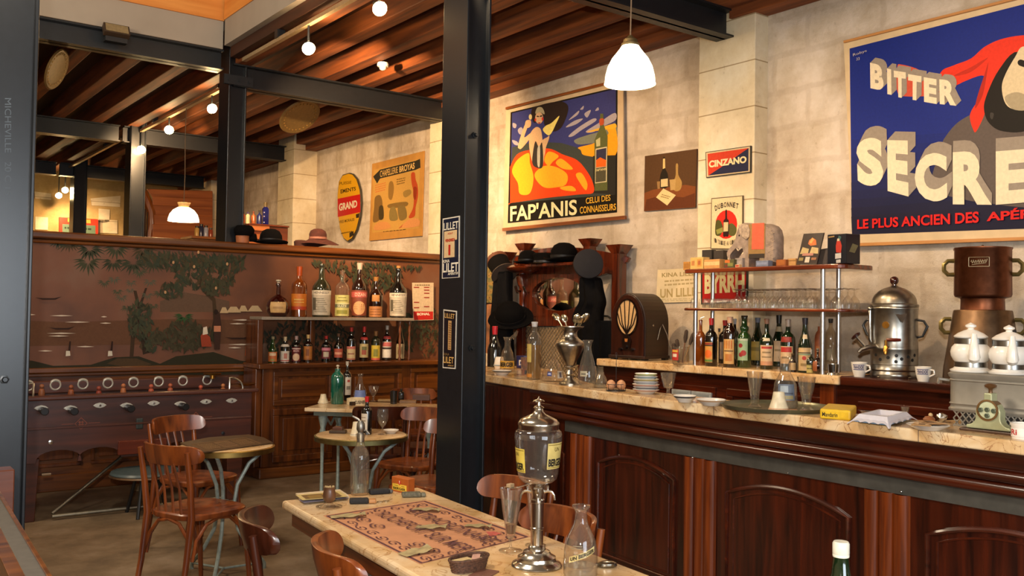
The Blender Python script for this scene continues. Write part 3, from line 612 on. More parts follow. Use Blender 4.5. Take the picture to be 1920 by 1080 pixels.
# cream enamel with red disc
q = F((656, 548), (946, 522), (946, 1020), (648, 1014))
t, A = poster('enamel_sign', 'cream upright enamel sign with a dark bottle on a red disc', 'sign', q, 5.485, '#5c4c34', .012, part='plate')
A.shape(F((662, 556), (940, 530), (938, 1012), (656, 1008)), '#d8c49a'); A.ell(*F((794, 790))[0], 20.5, 27, '#c8281c', -.06)
A.blob(F((700, 760), (740, 756), (762, 820), (740, 890), (694, 880)), '#4c4a20'); A.blob(F((815, 800), (850, 780), (890, 830), (870, 890), (820, 885)), '#54542a'); A.shape(F((700, 840), (760, 815), (765, 860), (710, 880)), '#8a8a44')
A.blob(F((786, 662), (800, 660), (803, 735), (818, 760), (815, 890), (790, 900), (766, 892), (768, 760), (784, 735)), '#2c1614'); A.shape(F((770, 770), (812, 768), (810, 852), (768, 856)), '#c8b88a')
for i, ch in enumerate('DUBONNET'):
    u = (i+.5)/8; x = 690+215*u; y = 672-118*(.25-(u-.5)**2)-22*u; A.word(ch, F((x-11, y-(u-.5)*8), (x+11, y+(u-.5)*8-3), (x+11+(u-.5)*14, y-50+(u-.5)*8), (x-11+(u-.5)*14, y-48-(u-.5)*8)), '#2a2018', .03)
for i, ch in enumerate('VIN TONIQUE AU QUINQUINA'):
    u = (i+.5)/24; x = 678+236*u; y = 950+150*(.25-(u-.5)**2)-8*u
    if ch != ' ': A.word(ch, F((x-4, y), (x+4, y-2), (x+4, y-42), (x-4, y-40)), '#2a2018', 0)
A.done('lettering', t)
# red enamel behind the glass shelf
F = crop(1280, 480, .0833)
q = [(1314, 498), (1402, 494), (1401, 566), (1314, 571)]
t, A = poster('enamel_sign', 'dark red enamel sign with cream letters behind the glass shelf', 'sign', q, 5.485, '#1c2018', .012, part='plate')
A.shape([(1317, 501), (1399, 497), (1398, 563), (1317, 568)], '#a01c1a'); A.word('BYRRH', [(1321, 551), (1396, 547), (1396, 512), (1321, 516)], '#c8bc8c', .05); A.done('lettering', t)
# pale paper bill
q = [(1233, 506), (1309, 502), (1308, 566), (1230, 568)]
t, A = poster('paper_bill', 'faded cream printed paper bill on the stone wall above the radio', 'poster', q, 5.635, '#d8c6a0', .004)
A.word('KINA LILLET', [(1241, 520), (1312, 516), (1312, 508), (1241, 512)], '#9c8858', .02); A.lines([(1246, 538), (1306, 534), (1306, 520), (1246, 524)], 2, '#b09c70'); A.word('UN LILLET', [(1238, 559), (1316, 554), (1316, 538), (1238, 542)], '#a8925e', .02); A.lines([(1240, 566), (1304, 564), (1304, 558), (1240, 560)], 2, '#b8a880')
A.done('lettering', t)
# hat shop poster
F = crop(620, 270, .1852)
t, A = poster('poster', 'brown old poster with a dark banner and a red figure beyond the partition', 'poster', F((420, 202), (945, 70), (922, 930), (390, 980)), 5.63, '#b8843c', .012)
A.shape(F((435, 262), (905, 150), (890, 850), (420, 900)), '#c0944a'); A.shape(F((430, 330), (500, 260), (860, 170), (905, 150), (910, 240), (860, 262), (500, 350), (470, 400)), '#2e2a20')
A.word('CHAPELLERIE', F((500, 338), (680, 292), (680, 228), (500, 272)), '#cfa860', .01); A.word('BROYAS', F((695, 290), (850, 250), (850, 186), (695, 226)), '#d8b068', .03)
A.lines(F((450, 500), (560, 470), (560, 380), (450, 410)), 4, '#c0683a', .4); A.lines(F((668, 420), (755, 400), (755, 330), (668, 350)), 3, '#6e5226')
for q, h in (([(450, 540), (500, 520), (525, 600), (510, 750), (430, 790), (440, 640)], '#7a5c30'), ([(490, 640), (530, 630), (535, 750), (490, 760)], '#443820'), ([(590, 400), (625, 380), (640, 450), (620, 560), (585, 540)], '#8a6832'), ([(590, 610), (765, 585), (765, 630), (600, 650)], '#7c6030'), ([(600, 660), (650, 640), (680, 760), (600, 770)], '#84703e'), ([(680, 640), (750, 630), (770, 740), (700, 770)], '#7c6638'), ([(740, 480), (800, 460), (815, 500), (760, 540), (735, 520)], '#94763c'),
             ([(815, 300), (850, 290), (860, 360), (880, 420), (885, 520), (860, 640), (850, 730), (790, 745), (835, 640), (840, 500), (820, 400)], '#b04824'), ([(840, 440), (875, 450), (860, 560), (838, 540)], '#8c3418'), ([(690, 850), (760, 790), (790, 770), (720, 840)], '#b05a34'), ([(440, 870), (470, 800), (570, 790), (600, 850)], '#c88a50'), ([(730, 820), (800, 760), (890, 760), (890, 830), (740, 850)], '#cc8c54')): A.blob(F(*q), h)
A.lines(F((530, 895), (780, 868), (780, 856), (530, 883)), 1, '#3c3018'); A.done('print', t)
# domed oval enamel
pc = [(185, 290), (120, 310), (80, 380), (66, 520), (70, 700), (92, 860), (130, 960), (170, 990), (215, 960), (260, 870), (292, 740), (304, 600), (296, 460), (262, 350), (220, 300)]
c = at(654, 388, X=5.62); t = thing('enamel_sign', 'tall oval yellow enamel sign with a red band beyond the partition', 'sign', c)
MB().prism([at(x, y, X=5.605) for x, y in F(*pc)], (.03, 0, 0)).build('plate', flat('#3c3424', .4), t, world=True, bevel=.008)
A = Art(X=5.604, rough=.18); sh = lambda k: [(185+(x-185)*k, 640+(y-640)*k) for x, y in pc]
A.shape(F(*sh(.97)), '#d09a1c'); A.shape(F((70, 555), (298, 508), (301, 690), (72, 740)), '#b8201c')
A.word('PUISSE', F((88, 418), (210, 400), (210, 372), (88, 385)), '#5c4410', .01); A.word('EMENTS', F((100, 502), (255, 470), (255, 432), (100, 460)), '#4c380e', .03); A.word('GRAND', F((84, 680), (268, 640), (268, 566), (84, 604)), '#d8ccb0', .04); A.word('VRES MORALES', F((84, 806), (240, 776), (240, 748), (84, 776)), '#5c4410', .02); A.lines(F((105, 920), (225, 895), (225, 872), (105, 892)), 1, '#5c4410')
A.shape(F((255, 712), (290, 700), (285, 745), (258, 750)), '#2e2418'); A.shape(F((190, 900), (230, 880), (235, 920), (190, 950)), '#2e2418'); A.done('lettering', t)
# enamel sign in the far room
q = [(112, 407), (184, 411), (184, 446), (112, 442)]
c = at(150, 424, Y=17.9); t = thing('enamel_sign', 'red framed green signboard on the far back wall', 'sign', c)
MB().prism([at(x, y, Y=17.9) for x, y in q], (0, .09, 0)).build('board', flat('#b03018', .4), t, world=True)
A = Art(Y=17.898); A.shape([(117, 420), (179, 423), (179, 445), (117, 442)], '#5e7460'); A.shape([(127, 409), (170, 412), (170, 419), (127, 416)], '#c4903c'); A.lines([(121, 431), (175, 434), (175, 426), (121, 423)], 1, '#2e3c30'); A.done('lettering', t)
# enamel plates on the steel column
def colsign(label, q, draw, name='enamel_sign'):
    X = CX0-.004; c = sum((at(x, y, X=X) for x, y in q), Vector())/4; t = thing(name, label, 'sign', c)
    MB().prism([at(x, y, X=X) for x, y in q], (.0035, 0, 0)).build('plate', flat('#d9d0c0', .3), t, world=True)
    A = Art(X=X-.0005, step=.0004, rough=.3); draw(A, q); A.done('lettering', t); return t
def d1(A, q):
    A.shape([(831.5, 412), (860, 407), (859.5, 519), (830, 521)], '#141a30'); A.word('LILLET', sub(q, .07, .80, .93, .92), '#e8dfcc', .015)
    A.shape(sub(q, .10, .34, .86, .78), '#d9b88a'); A.shape(sub(q, .72, .33, .86, .62), '#2a2c38'); A.word('AOUT', sub(q, .3, .72, .62, .75), '#b8402a', .03); A.word('VENDREDI', sub(q, .16, .60, .72, .65), '#b8341e', .05); A.word('1', sub(q, .36, .38, .47, .55), '#b82a1e', .02)
    A.word('KINA', sub(q, .06, .26, .44, .31), '#e8dfcc', .02); A.word('LILET', sub(q, .06, .10, .94, .25), '#e8dfcc', .02); A.word('APÉRITIF', sub(q, .34, .05, .93, .10), '#e8dfcc', .02)
t = colsign('navy and cream enamel plate with a tear-off calendar, upper one on the steel column', [(830, 410), (861.5, 404.5), (861, 520), (828.5, 522.5)], d1)
def d2(A, q):
    A.shape(sub(q, .05, .02, .95, .98), '#15131a'); A.word('LILLET', sub(q, .1, .86, .86, .94), '#d8a860', .01); A.shape(sub(q, .38, .32, .64, .82), '#b8905c')
    for i in range(12): A.shape(sub(q, .42, .34+i*.039, .60, .355+i*.039), '#8c6038')
    A.word('KINA', sub(q, .08, .22, .5, .26), '#8c6c40', .0); A.word('LILET', sub(q, .06, .09, .86, .2), '#d8a860', .015); A.word('APÉRITIF', sub(q, .4, .04, .86, .07), '#d8a860', .0)
colsign('narrow black and gold enamel thermometer plate, lower one on the steel column', [(831.5, 580), (856, 583), (853.5, 692), (830, 690)], d2, 'thermometer_sign')
# price calendar on the mural
q = [(773, 530), (813, 530), (813, 600), (775, 601)]
c = sum((at(x, y, Y=8.44) for x, y in q), Vector())/4; t = thing('wall_calendar', 'white price list with a red foot hanging on the mural beside the shelf', 'calendar', c)
MB().prism([at(x, y, Y=8.44) for x, y in q], (0, .006, 0)).build('sheet', flat('#cdb694', .5), t, world=True)
A = Art(Y=8.439); A.shape([(775, 584), (812, 584), (812, 599), (776, 600)], '#b82a22'); A.word('BONAL', [(782, 591.5), (806, 591), (806, 586), (782, 586.5)], '#e8d8c0', .05)
for i, (x, y) in enumerate(((776, 538), (795, 538), (795, 549), (795, 557), (776, 566), (776, 576), (795, 574), (795, 543))): A.shape([(x, y), (x+10, y), (x+10, y+1.8), (x, y+1.8)], '#963028')
A.lines([(778, 537), (808, 537), (808, 532), (778, 532)], 1, '#8c7858'); A.done('lettering', t)
# ------------------------------------------------------------------ bottles
PROF = {
 'bord': [(0, .93), (.01, 1), (.60, 1), (.66, .93), (.71, .72), (.745, .42), (.77, .34), (.95, .30), (.955, .36), (.985, .36), (1, .32)],
 'burg': [(0, .93), (.01, 1), (.42, 1), (.52, .9), (.62, .66), (.72, .44), (.80, .34), (.95, .29), (.955, .36), (.985, .36), (1, .31)],
 'slope': [(0, .86), (.02, .92), (.50, 1), (.58, .93), (.66, .62), (.72, .34), (.95, .27), (.955, .34), (.985, .34), (1, .3)],
 'onion': [(0, .55), (.02, .7), (.14, .92), (.30, 1), (.42, .93), (.54, .68), (.62, .34), (.66, .2), (.90, .16), (.91, .22), (.97, .22), (1, .18)],
 'tall': [(0, .93), (.01, 1), (.66, 1), (.74, .9), (.80, .55), (.84, .38), (.95, .34), (.955, .42), (.985, .42), (1, .36)],
 'bulb': [(0, .93), (.01, 1), (.56, 1), (.63, .84), (.68, .5), (.70, .46), (.74, .62), (.78, .62), (.81, .42), (.95, .36), (.955, .44), (.985, .44), (1, .38)],
 'slim': [(0, .9), (.01, 1), (.52, 1), (.60, .8), (.68, .48), (.76, .36), (.95, .3), (.955, .38), (.985, .38), (1, .32)],
 'syph': [(0, .92), (.02, 1), (.72, 1), (.80, .92), (.86, .72), (.90, .46), (.92, .42), (1, .42)],
}
DG = {'green': ('#0a1a0c', '#0a1c0c'), 'black': ('#070606', '#0e0c0a'), 'brown': ('#140804', '#1c0a05'), 'red': ('#1c0504', '#340a06'), 'amber': ('#6a2c08', '#6e340c'), 'teal': ('#0d3a30', '#155a48'), 'lgreen': ('#24401c', '#1f3a16'), 'olive': ('#2a2c16', '#26281a'), 'terra': ('#8a4628', '#a25a36')}
def dark(k):
    if k == 'terra': return flat('#9a5230', .5, vary=.2)
    key = ('dark', k)
    if key not in _mats:
        m = flat(DG[k][1], .06, 0, .8, .35, 9, .6); _mats[key] = m
    return _mats[key]
def facing(p): return math.atan2(-p[1], -p[0])
def bottle(px, py, plane, W, H, kind, g, labels=(), cap=None, name='bottle', label='', cat='bottle', group=None, turn=0, liquid=None, tops=None, p=None):
    """px, py: foot on the photo; W, H in photo pixels; labels: (v0, v1, half-angle, colour, [decorations])"""
    if p is None: p = at(px, py, **plane)
    s = mpp(p); R = W*s/2; h = H*s; t = thing(name, label, cat, p, 0, group); pr = PROF[kind]
    gm = (G_CLEAR if g == 'clear' else G_FOG if g == 'fog' else dark(g))
    prof = [(1e-6, 0)]+[(r*R, v*h) for v, r in pr]+[(1e-6, h)]
    MB().lathe(prof, n=24).build('glass_body', gm, t)
    def rad(v):
        for (v0, r0), (v1, r1) in zip(pr, pr[1:]):
            if v0 <= v <= v1: return (r0+(r1-r0)*(v-v0)/(v1-v0+1e-9))*R
        return R
    if liquid:
        lv, lh = liquid; q = [(1e-6, .006*h)]+[(r*R*.93, max(v, .012)*h) for v, r in pr if v < lv]+[(rad(lv)*.93, lv*h), (1e-6, lv*h)]
        MB().lathe(q, n=20).build('liquid', flat(lh, .1, 0, .5, .1, 10), t)
    fa = facing(p)+turn
    for i, (v0, v1, half, hcol, deco) in enumerate(labels):
        mats = [flat(hcol, .55, vary=.12, scale=30)]; o = MB(); e = .0006+.0003*i; n = 8
        rows = [[Vector((math.cos(fa-half+2*half*j/14)*(rad(v)+e), math.sin(fa-half+2*half*j/14)*(rad(v)+e), v*h)) for j in range(15)] for v in [v0+(v1-v0)*q/12 for q in range(13)]]
        o.strip(rows, 0)
        def fn(u, v, k=.0007):
            vv = v0+(v1-v0)*v; a = fa+(u-.5)*2*half; r_ = rad(vv)+e+k; return Vector((math.cos(a)*r_, math.sin(a)*r_, vv*h))
        for d in deco:
            dm = flat(d[1], .55, vary=.1, scale=30)
            if dm not in mats: mats.append(dm)
            mi = mats.index(dm)
            if d[0] == 'band':
                _, _, a, b_ = d; o.strip([[fn(j/12, a+(b_-a)*q/4) for j in range(13)] for q in range(5)], mi)
            elif d[0] == 'rect':
                _, _, u0, u1, a, b_ = d; o.strip([[fn(u0+(u1-u0)*j/6, a+(b_-a)*q/3) for j in range(7)] for q in range(4)], mi)
            elif d[0] == 'disc':
                _, _, u, v, r_ = d; k_ = r_*(v1-v0)*h; o.strip([[fn(u+q*math.cos(2*PI*j/18)*k_/(2*half*R), v+q*math.sin(2*PI*j/18)*r_) for j in range(19)] for q in (1, .75, .5, .25, .02)], mi)
            elif d[0] == 'word':
                _, _, tx, u0, u1, a, b_ = d; o.text(tx, lambda u, v: fn(u0+(u1-u0)*u, a+(b_-a)*v, .0018), mi, .01)
        o.build('paper_label', mats, t)
    if cap:
        hc, v0 = cap; MB().lathe([(rad(v0)*1.06, v0*h), (rad(.97)*1.12, h*1.0), (rad(.97)*.9, h*1.006), (1e-6, h*1.006)], n=16).build('cap', flat(hc, .35, .1), t)
    if tops == 'cork': MB().lathe([(R*.24, h), (R*.28, h*1.03), (R*.24, h*1.05), (1e-6, h*1.05)], n=14).build('stopper', flat('#a07038', .7), t)
    if tops == 'pourer':
        MB().tube([(0, 0, h), (0, 0, h*1.04), (R*.5, -R*.5, h*1.07)], R*.12, 6).build('pourer', M_SILVER, t)
    if tops == 'stop': MB().lathe([(R*.16, h), (R*.12, h*1.03), (R*.26, h*1.06), (R*.2, h*1.1), (1e-6, h*1.11)], n=12).build('stopper', flat('#c8b8a0', .3), t)
    return t
BAR = lambda c, *v: [('rect', c, .2, .8, a, a+.035) for a in v]

# ------------------------------------------------------------------ cupboard with bottle shelf against the mural
SY = 8.22
t = thing('cupboard', 'long low panelled wooden cupboard with a round knob under the mural bottles', 'cupboard', (4.2, 8.28, 0))
x0, x1 = 3.27, 5.45
MB().box((x0, 8.12, .1), (x1, 8.45, 1.0)).build('body', M_OAKV, t, world=True, bevel=.004)
MB().box((x0-.06, 8.06, 1.0), (x1+.03, 8.46, 1.045)).build('top', M_OAK, t, world=True, bevel=.008)
MB().box((x0-.03, 8.08, 0), (x1, 8.45, .1)).build('plinth', M_OAK, t, world=True, bevel=.012)
MB().box((x0-.06, 8.14, .1), (x0, 8.44, 1.0)).build('side_post', M_OAKV, t, world=True, bevel=.01)
for i, x in enumerate((x0+.1, x0+.85, x0+1.55)):
    w_ = .6; d = MB()
    frame4(d, lambda a, b_, c_, e: ((a, 8.1, b_), (c_, 8.12, e)), x, .66, x+w_, .97, .045)
    d.box((x+.08, 8.11, .73), (x+w_-.08, 8.125, .9)); d.build('drawer_front', M_OAK, t, world=True, bevel=.005)
    d = MB()
    frame4(d, lambda a, b_, c_, e: ((a, 8.095, b_), (c_, 8.12, e)), x, .14, x+w_, .63, .06)
    d.box((x+.1, 8.108, .24), (x+w_-.1, 8.125, .54)); do = d.build('door', M_OAKV, t, world=True, bevel=.006)
    k = MB().lathe([(.008, 0), (.008, .02), (.018, .03), (.016, .045), (1e-6, .05)], (x+w_-.03, 8.095, .40), 14, 0, Matrix.Rotation(PI/2, 3, 'X')); k.build('knob', M_OAK, do, world=True)
t2 = thing('bottle_shelf', 'grey painted shelf on turned posts standing on the cupboard top', 'shelf', (4.0, 8.3, 1.045))
MB().box((3.25, 8.12, 1.447), (4.86, 8.42, 1.475)).build('shelf_board', flat('#8e8272', .5), t2, world=True, bevel=.004)
MB().box((3.22, 8.13, 1.045), (3.27, 8.42, 1.447)).build('end_panel', M_OAKV, t2, world=True, bevel=.004)
MB().box((3.84, 8.36, 1.045), (3.89, 8.42, 1.447)).build('upright', M_OAKV, t2, world=True, bevel=.004)
pr = [(.016, 0), (.022, .02), (.012, .04), (.018, .09), (.010, .13), (.019, .2), (.010, .27), (.018, .31), (.012, .35), (.022, .38), (.016, .402)]
for x, y in ((4.72, 8.16), (4.83, 8.16), (4.83, 8.38)): MB().lathe([(r_*.8, z) for r_, z in pr], (x, y, 1.045), 14).build('turned_post', M_OAKV, t2, world=True)

PL = dict(Z=1.476)
def sh(px, W, top, *a, **k): return bottle(px, 0, None, W, 590-top, *a, p=Vector((*at(px, 591, Y=8.27)[:2], 1.475)), **k)
UG = 'oversized display bottles on the shelf'
sh(521, 43, 527, 'onion', 'red', [(.12, .44, .75, '#c9a066', BAR('#8c6038', .4, .5))], label='squat round dark red display bottle with an oval cream label', group=UG, tops='stop')
sh(560, 29, 496, 'bord', 'amber', [(.14, .46, 1.3, '#c8701c', [('band', '#b03a14', 0, .22), ('rect', '#d8a850', .25, .75, .6, .68), ('rect', '#d8a850', .25, .75, .45, .5)])], ('#a8481a', .82), label='amber display bottle with an orange label and long orange neck', group=UG)
HL = [(.04, .50, 1.35, '#b4aa98', [('band', '#d8cdb8', .82, 1), ('word', '#3c3630', 'HENNESSY', .18, .82, .86, .96), *[('rect', '#77705f', .2+.07*(i % 3), .75-.05*(i % 4), .12+i*.075, .15+i*.075) for i in range(8)], ('rect', '#5c5648', .12, .28, .2, .7)])]
sh(602, 36, 490, 'slope', 'olive', HL, label='large dark green display bottle with a white label, second tallest, no cork', group=UG)
sh(641, 27, 502, 'bord', 'fog', [(.03, .72*.66, 1.3, '#c2bb72', [('band', '#6c7058', .40, .56), ('word', '#e0dcb4', 'SUZE', .25, .75, .42, .54), ('band', '#e0d8a8', .58, .62), ('rect', '#8c8a3c', .2, .8, .1, .28), ('rect', '#8a8648', .2, .8, .7, .76), ('rect', '#8a8648', .28, .72, .85, .9)])], label='clear glass display bottle with a yellow green label', group=UG)
sh(673, 30, 488, 'slope', 'brown', [(.0, .5, 1.4, '#7c3c28', [('band', '#b4544c', .74, .94), ('word', '#e0b8a0', 'DZAN', .3, .8, .78, .9), ('disc', '#c89868', .5, .35, .25), *BAR('#7c4c2c', .3, .38, .45)])], ('#c8b09c', .88), label='tall dark display bottle with a pink band and round cream medallion', group=UG)
sh(704, 27, 514, 'slope', 'brown', [(.02, .28, 1.35, '#a87040', [('rect', '#6c3c1c', .15, .85, .2, .26), ('rect', '#6c3c1c', .15, .85, .45, .5), ('rect', '#6c3c1c', .2, .8, .7, .75)]), (.40, .56, .55, '#a8743c', [])], ('#a07038', .9), label='dark tapering display bottle with a tan diamond label and cork', group=UG)
sh(746, 33, 497, 'slope', 'black', HL, label='black display bottle with a white label, last on the shelf next to the price list', group=UG, tops='cork')
LG = 'small bottles on the cupboard top'
def lw(px, top, kind, g, labs, cap, label, W=17):
    bottle(px, 0, None, W, 676-top, kind, g, labs, cap, label=label, group=LG, p=Vector((*at(px, 677, Y=8.27)[:2], 1.045)))
lw(511, 627, 'burg', 'lgreen', [(.05, .42, 1.2, '#b8622c', [('rect', '#d8b890', .2, .8, .6, .9), ('rect', '#8a8a40', .3, .7, .1, .25)])], ('#8c8060', .9), 'pale green small bottle with an orange label, first in the lower row')
lw(534, 628, 'bord', 'black', [(.03, .45, 1.2, '#cdbfae', [('band', '#a83830', .08, .16), ('rect', '#a86858', .4, .7, .3, .8)]), (.62, .72, 1.2, '#cdbfae', [])], ('#c8b088', .84), 'small black bottle with white label and pale cork capsule')
lw(555, 627, 'bord', 'black', [(.04, .58, 1.2, '#5c1c1c', [('band', '#d8c0b0', .86, .92), ('word', '#d8b0a8', 'MON', .25, .75, .68, .8), ('disc', '#c8a888', .5, .3, .26)])], ('#b89890', .86), 'small black bottle with dark red label and cream disc')
lw(577, 625, 'bord', 'brown', [(.08, .58, 1.2, '#a8682c', [('rect', '#7c4418', .3, .6, .3, .8), ('band', '#8c501c', .0, .1)])], ('#d8b070', .86), 'small brown bottle with an orange tan label and gold cap')
lw(611, 628, 'bord', 'black', [(.12, .56, 1.2, '#6c2c34', [('band', '#c87888', .72, .95), ('rect', '#b8a890', .25, .75, .15, .6)])], ('#b02c28', .88), 'small black bottle with magenta label and red cap')
lw(634, 624, 'slope', 'black', [(.14, .46, 1.3, '#a8503c', [('rect', '#d89878', .15, .85, .35, .6)])], ('#6c4c38', .9), 'small black bottle with a plain red orange sash label')
lw(658, 613, 'bord', 'black', [(.04, .44, 1.2, '#c0a87c', [('band', '#b06458', .8, 1), ('rect', '#8c5c48', .2, .8, .4, .5), ('band', '#a86850', .0, .12)])], ('#b03028', .88), 'tall small bottle with cream and pink label and red tip')
lw(682, 612, 'bord', 'black', [(.1, .5, 1.2, '#a8986c', [('rect', '#8c4430', .3, .7, .2, .55), ('rect', '#5c5c34', .3, .75, .55, .8)]), (.62, .7, 1.0, '#a83028', [])], ('#c02c28', .84), 'tall small bottle with khaki label and bright red capsule')
lw(704, 621, 'tall', 'olive', [(.02, .52, 1.25, '#c0a838', [('band', '#c85c48', 0, .14), ('rect', '#7c7c30', .3, .7, .25, .75)])], ('#8c6034', .84), 'small bottle with bright yellow label and brown stopper')
lw(725, 611, 'bord', 'black', [(.05, .54, 1.3, '#c8bcae', [('band', '#b8605c', .72, .96), ('band', '#2c2420', .56, .66), ('disc', '#d8d0c4', .5, .3, .24), ('band', '#2c2420', .0, .06)]), (.62, .7, 1.0, '#a03430', [])], ('#b8b0a8', .88), 'tall small bottle with pink and white label and grey cap')
lw(750, 610, 'burg', 'black', [(.04, .46, 1.1, '#9c8c6c', [('rect', '#7c6c4c', .2, .8, .3, .8)])], ('#3c1c1c', .86), 'slender dark small bottle with a plain beige label, last in the lower row')

# ------------------------------------------------------------------ football table
FY, FZ = 7.32, .885
t = thing('football_table', 'old dark wooden table football game with metal handle plates before the mural', 'football table', (1.9, 7.65, 0))
X0, X1 = 1.12, 2.86
o = MB()
def apron(y):
    pts = [(X0, .88), (X1, .88), (X1, .42)]
    for xr in (2.74, 2.44, 1.86, 1.58):
        for i in range(11): a = PI*i/10; pts.append((xr-.15*(1-math.cos(a)), .42+.085*math.sin(a)**.8))
    pts += [(1.27, .42), (X0, .42)]; return [(x, y, z) for x, z in pts]
[MB().prism(apron(y), (0, .03, 0)).build('side_panel', M_FOOS, t, world=True, bevel=.003) for y in (FY, FY+.66)]
[MB().box((a, FY+.031, .42), (a+.04, FY+.659, .878)).build('end_panel', M_FOOS, t, world=True, bevel=.004) for a in (X0, X1-.04)]
MB().box((X0+.03, FY+.03, .68), (X1-.03, FY+.66, .70)).build('playing_field', flat('#3c4a34', .5), t, world=True)
MB().box((X0-.05, FY-.03, .868), (X1+.05, FY+.05, .90)).build('front_rail', M_FOOS, t, world=True, bevel=.01)
MB().box((X0-.05, FY+.64, .86), (X1+.05, FY+.72, .955)).build('back_rail', M_FOOS, t, world=True, bevel=.008)
MB().box((X0, FY-.012, .66), (X1, FY+.002, .675)).build('moulding', M_FOOS, t, world=True, bevel=.003)
for x in (X0+.05, X1-.19):
    for y in (FY+.02, FY+.55): 
        MB().hexa([(x+.02, y+.02, 0), (x+.12, y+.02, 0), (x+.12, y+.12, 0), (x+.02, y+.12, 0), (x, y, .45), (x+.14, y, .45), (x+.14, y+.13, .45), (x, y+.13, .45)]).build('leg', M_FOOS, t, world=True, bevel=.006)
ft = lambda px, py, y=FY-.004: at(px, py, Y=y)
for i, (px, py, hd) in enumerate(((77, 769, 1), (132, 769, 1), (187, 764, 0), (237, 764, 1), (288, 760, 0), (338, 761, 1), (386, 757, 0), (434, 755, 0))):
    p = ft(px, py-4)
    MB().prism([p+Vector((dx, -.006, dz)) for dx, dz in ((-.048, 0), (-.028, .014), (0, .021), (.028, .014), (.048, 0), (.028, -.014), (0, -.021), (-.028, -.014))], (0, .01, 0)).build('rod_plate', flat('#c0bcb0', .35, .4), t, world=True, bevel=.003)
    MB().cyl(p+Vector((0, -.05 if hd else -.02, 0)), p+Vector((0, .68, 0)), .008, 10).build('rod', M_CHROME, t, world=True)
    if hd: MB().cyl(p+Vector((0, -.14, -.012)), p+Vector((0, -.02, -.012)), .028, 16, 0, .022).build('handle', flat('#14100e', .3), t, world=True, bevel=.004)
    rp = Vector((p.x+.02, FY+.66, .925)); pr_ = [rp+Vector((math.cos(2*PI*k/20)*.036, -.01, math.sin(2*PI*k/20)*.036)) for k in range(20)]
    MB().tube(pr_, .0125, 8, 0, True).build('bearing_ring', flat('#b0aca2', .35, .3), t, world=True)
for i, (px, py, h, w_) in enumerate(((78, 737, '#8c5434', .05), (133, 738, '#8c4c2c', .06), (185, 740, '#8c3c2c', .045), (231, 735, '#a8643c', .05), (283, 736, '#a85038', .075), (319, 734, '#9c5034', .05), (376, 737, '#b05038', .045), (418, 734, '#a8683c', .045))):
    p = at(px, py+2, Y=FY+.3); f_ = MB()
    f_.lathe([(.014, -.09), (.02, -.06), (.016, -.02), (.024, .0), (.018, .035), (.008, .042)], p, 10).ball(p+Vector((0, 0, .058)), .017, 0, 10); f_.build('player_figure', flat(h, .5), t, world=True)
for px, py, sx in ((62, 747, -1), (430, 742, 1)):
    p = at(px, py, Y=FY+.02); p.z = .90; pts = [p]+[p+Vector((sx*.11*math.sin(a_), 0, .09*math.cos(a_))) for a_ in [PI/2*q/8 for q in range(9)]]
    MB().tube([p+Vector((0, 0, 0)), p+Vector((0, 0, .09))]+[p+Vector((sx*.11*math.sin(PI/2*q/8), 0, .09*math.cos(PI/2*q/8))) for q in range(1, 9)], .008, 8).build('corner_guard', metal('#c8c8c0', .3), t, world=True)
    c_ = Vector((X0 if sx < 0 else X1-.02, FY+.06, .915)); MB().lathe([(.02, 0), (.06, .006), (.07, .02), (.062, .02), (.02, .01), (1e-6, .01)], c_, 18).build('ashtray', M_BRASS, t, world=True)
    c_ = Vector((X0+.07 if sx < 0 else X1-.12, FY+.6, .97)); MB().lathe([(.02, -.03), (.02, 0), (.07, .006), (.075, .018), (.065, .018), (1e-6, .008)], c_, 18).build('ashtray', M_BRASS, t, world=True)
for px, py in ((152, 794), (367, 783)):
    p = ft(px, py, FY-.001); o = MB(); k = .045
    for a_ in range(4):
        u = Vector((math.cos(PI/2*a_), 0, math.sin(PI/2*a_))); v_ = Vector((math.cos(PI/2*(a_+1)), 0, math.sin(PI/2*(a_+1)))); o.prism([p+u*k, p+v_*k, p+v_*(k-.007), p+u*(k-.007)], (0, -.002, 0))
    for a_ in range(4):
        u = Vector((math.cos(PI/2*a_+PI/4), 0, math.sin(PI/2*a_+PI/4)))*.013; o.cbox(p+u, (.014, .004, .014), rot=Matrix.Rotation(PI/4, 3, 'Y'))
    for sx in (-1, 1): o.box((p.x+sx*.09-.04, p.y-.002, p.z-.002), (p.x+sx*.09+.04, p.y+.001, p.z+.002))
    o.build('inlay', flat('#7c3c24', .5), t, world=True)
p = ft(95, 829); MB().lathe([(.016, 0), (.016, .008), (.007, .01)], p, 14, 0, Matrix.Rotation(PI/2, 3, 'X')).build('lock', M_CHROME, t, world=True)
p = ft(418, 812); MB().lathe([(.014, 0), (.014, .006), (.006, .008)], p, 14, 0, Matrix.Rotation(PI/2, 3, 'X')).build('lock', M_STEELD, t, world=True)
p = ft(262, 795); MB().box((p.x-.028, p.y-.003, p.z-.04), (p.x+.028, p.y+.02, p.z+.045)).build('coin_slot', flat('#2c3434', .5), t, world=True, bevel=.01)
a_, b_ = ft(220, 853), ft(276, 823); MB().box((a_.x, FY-.03, a_.z), (b_.x+.14, FY+.01, b_.z)).build('ball_drawer', wood('#4a1a0c', '#6a2a12', 'X'), t, world=True, bevel=.005)
MB().cyl((1.40, FY+.02, .03), (2.66, FY+.02, .03), .014, 10).build('tie_bar', metal('#9a9484', .5), t, world=True)
MB().cyl((1.40, FY+.02, .05), (1.98, FY+.3, .41), .012, 10).build('brace', metal('#8a8478', .5), t, world=True)
MB().cyl((1.32, FY-.0, .34), (1.38, FY-.0, .34), .012, 8).build('bolt', M_CHROME, t, world=True)

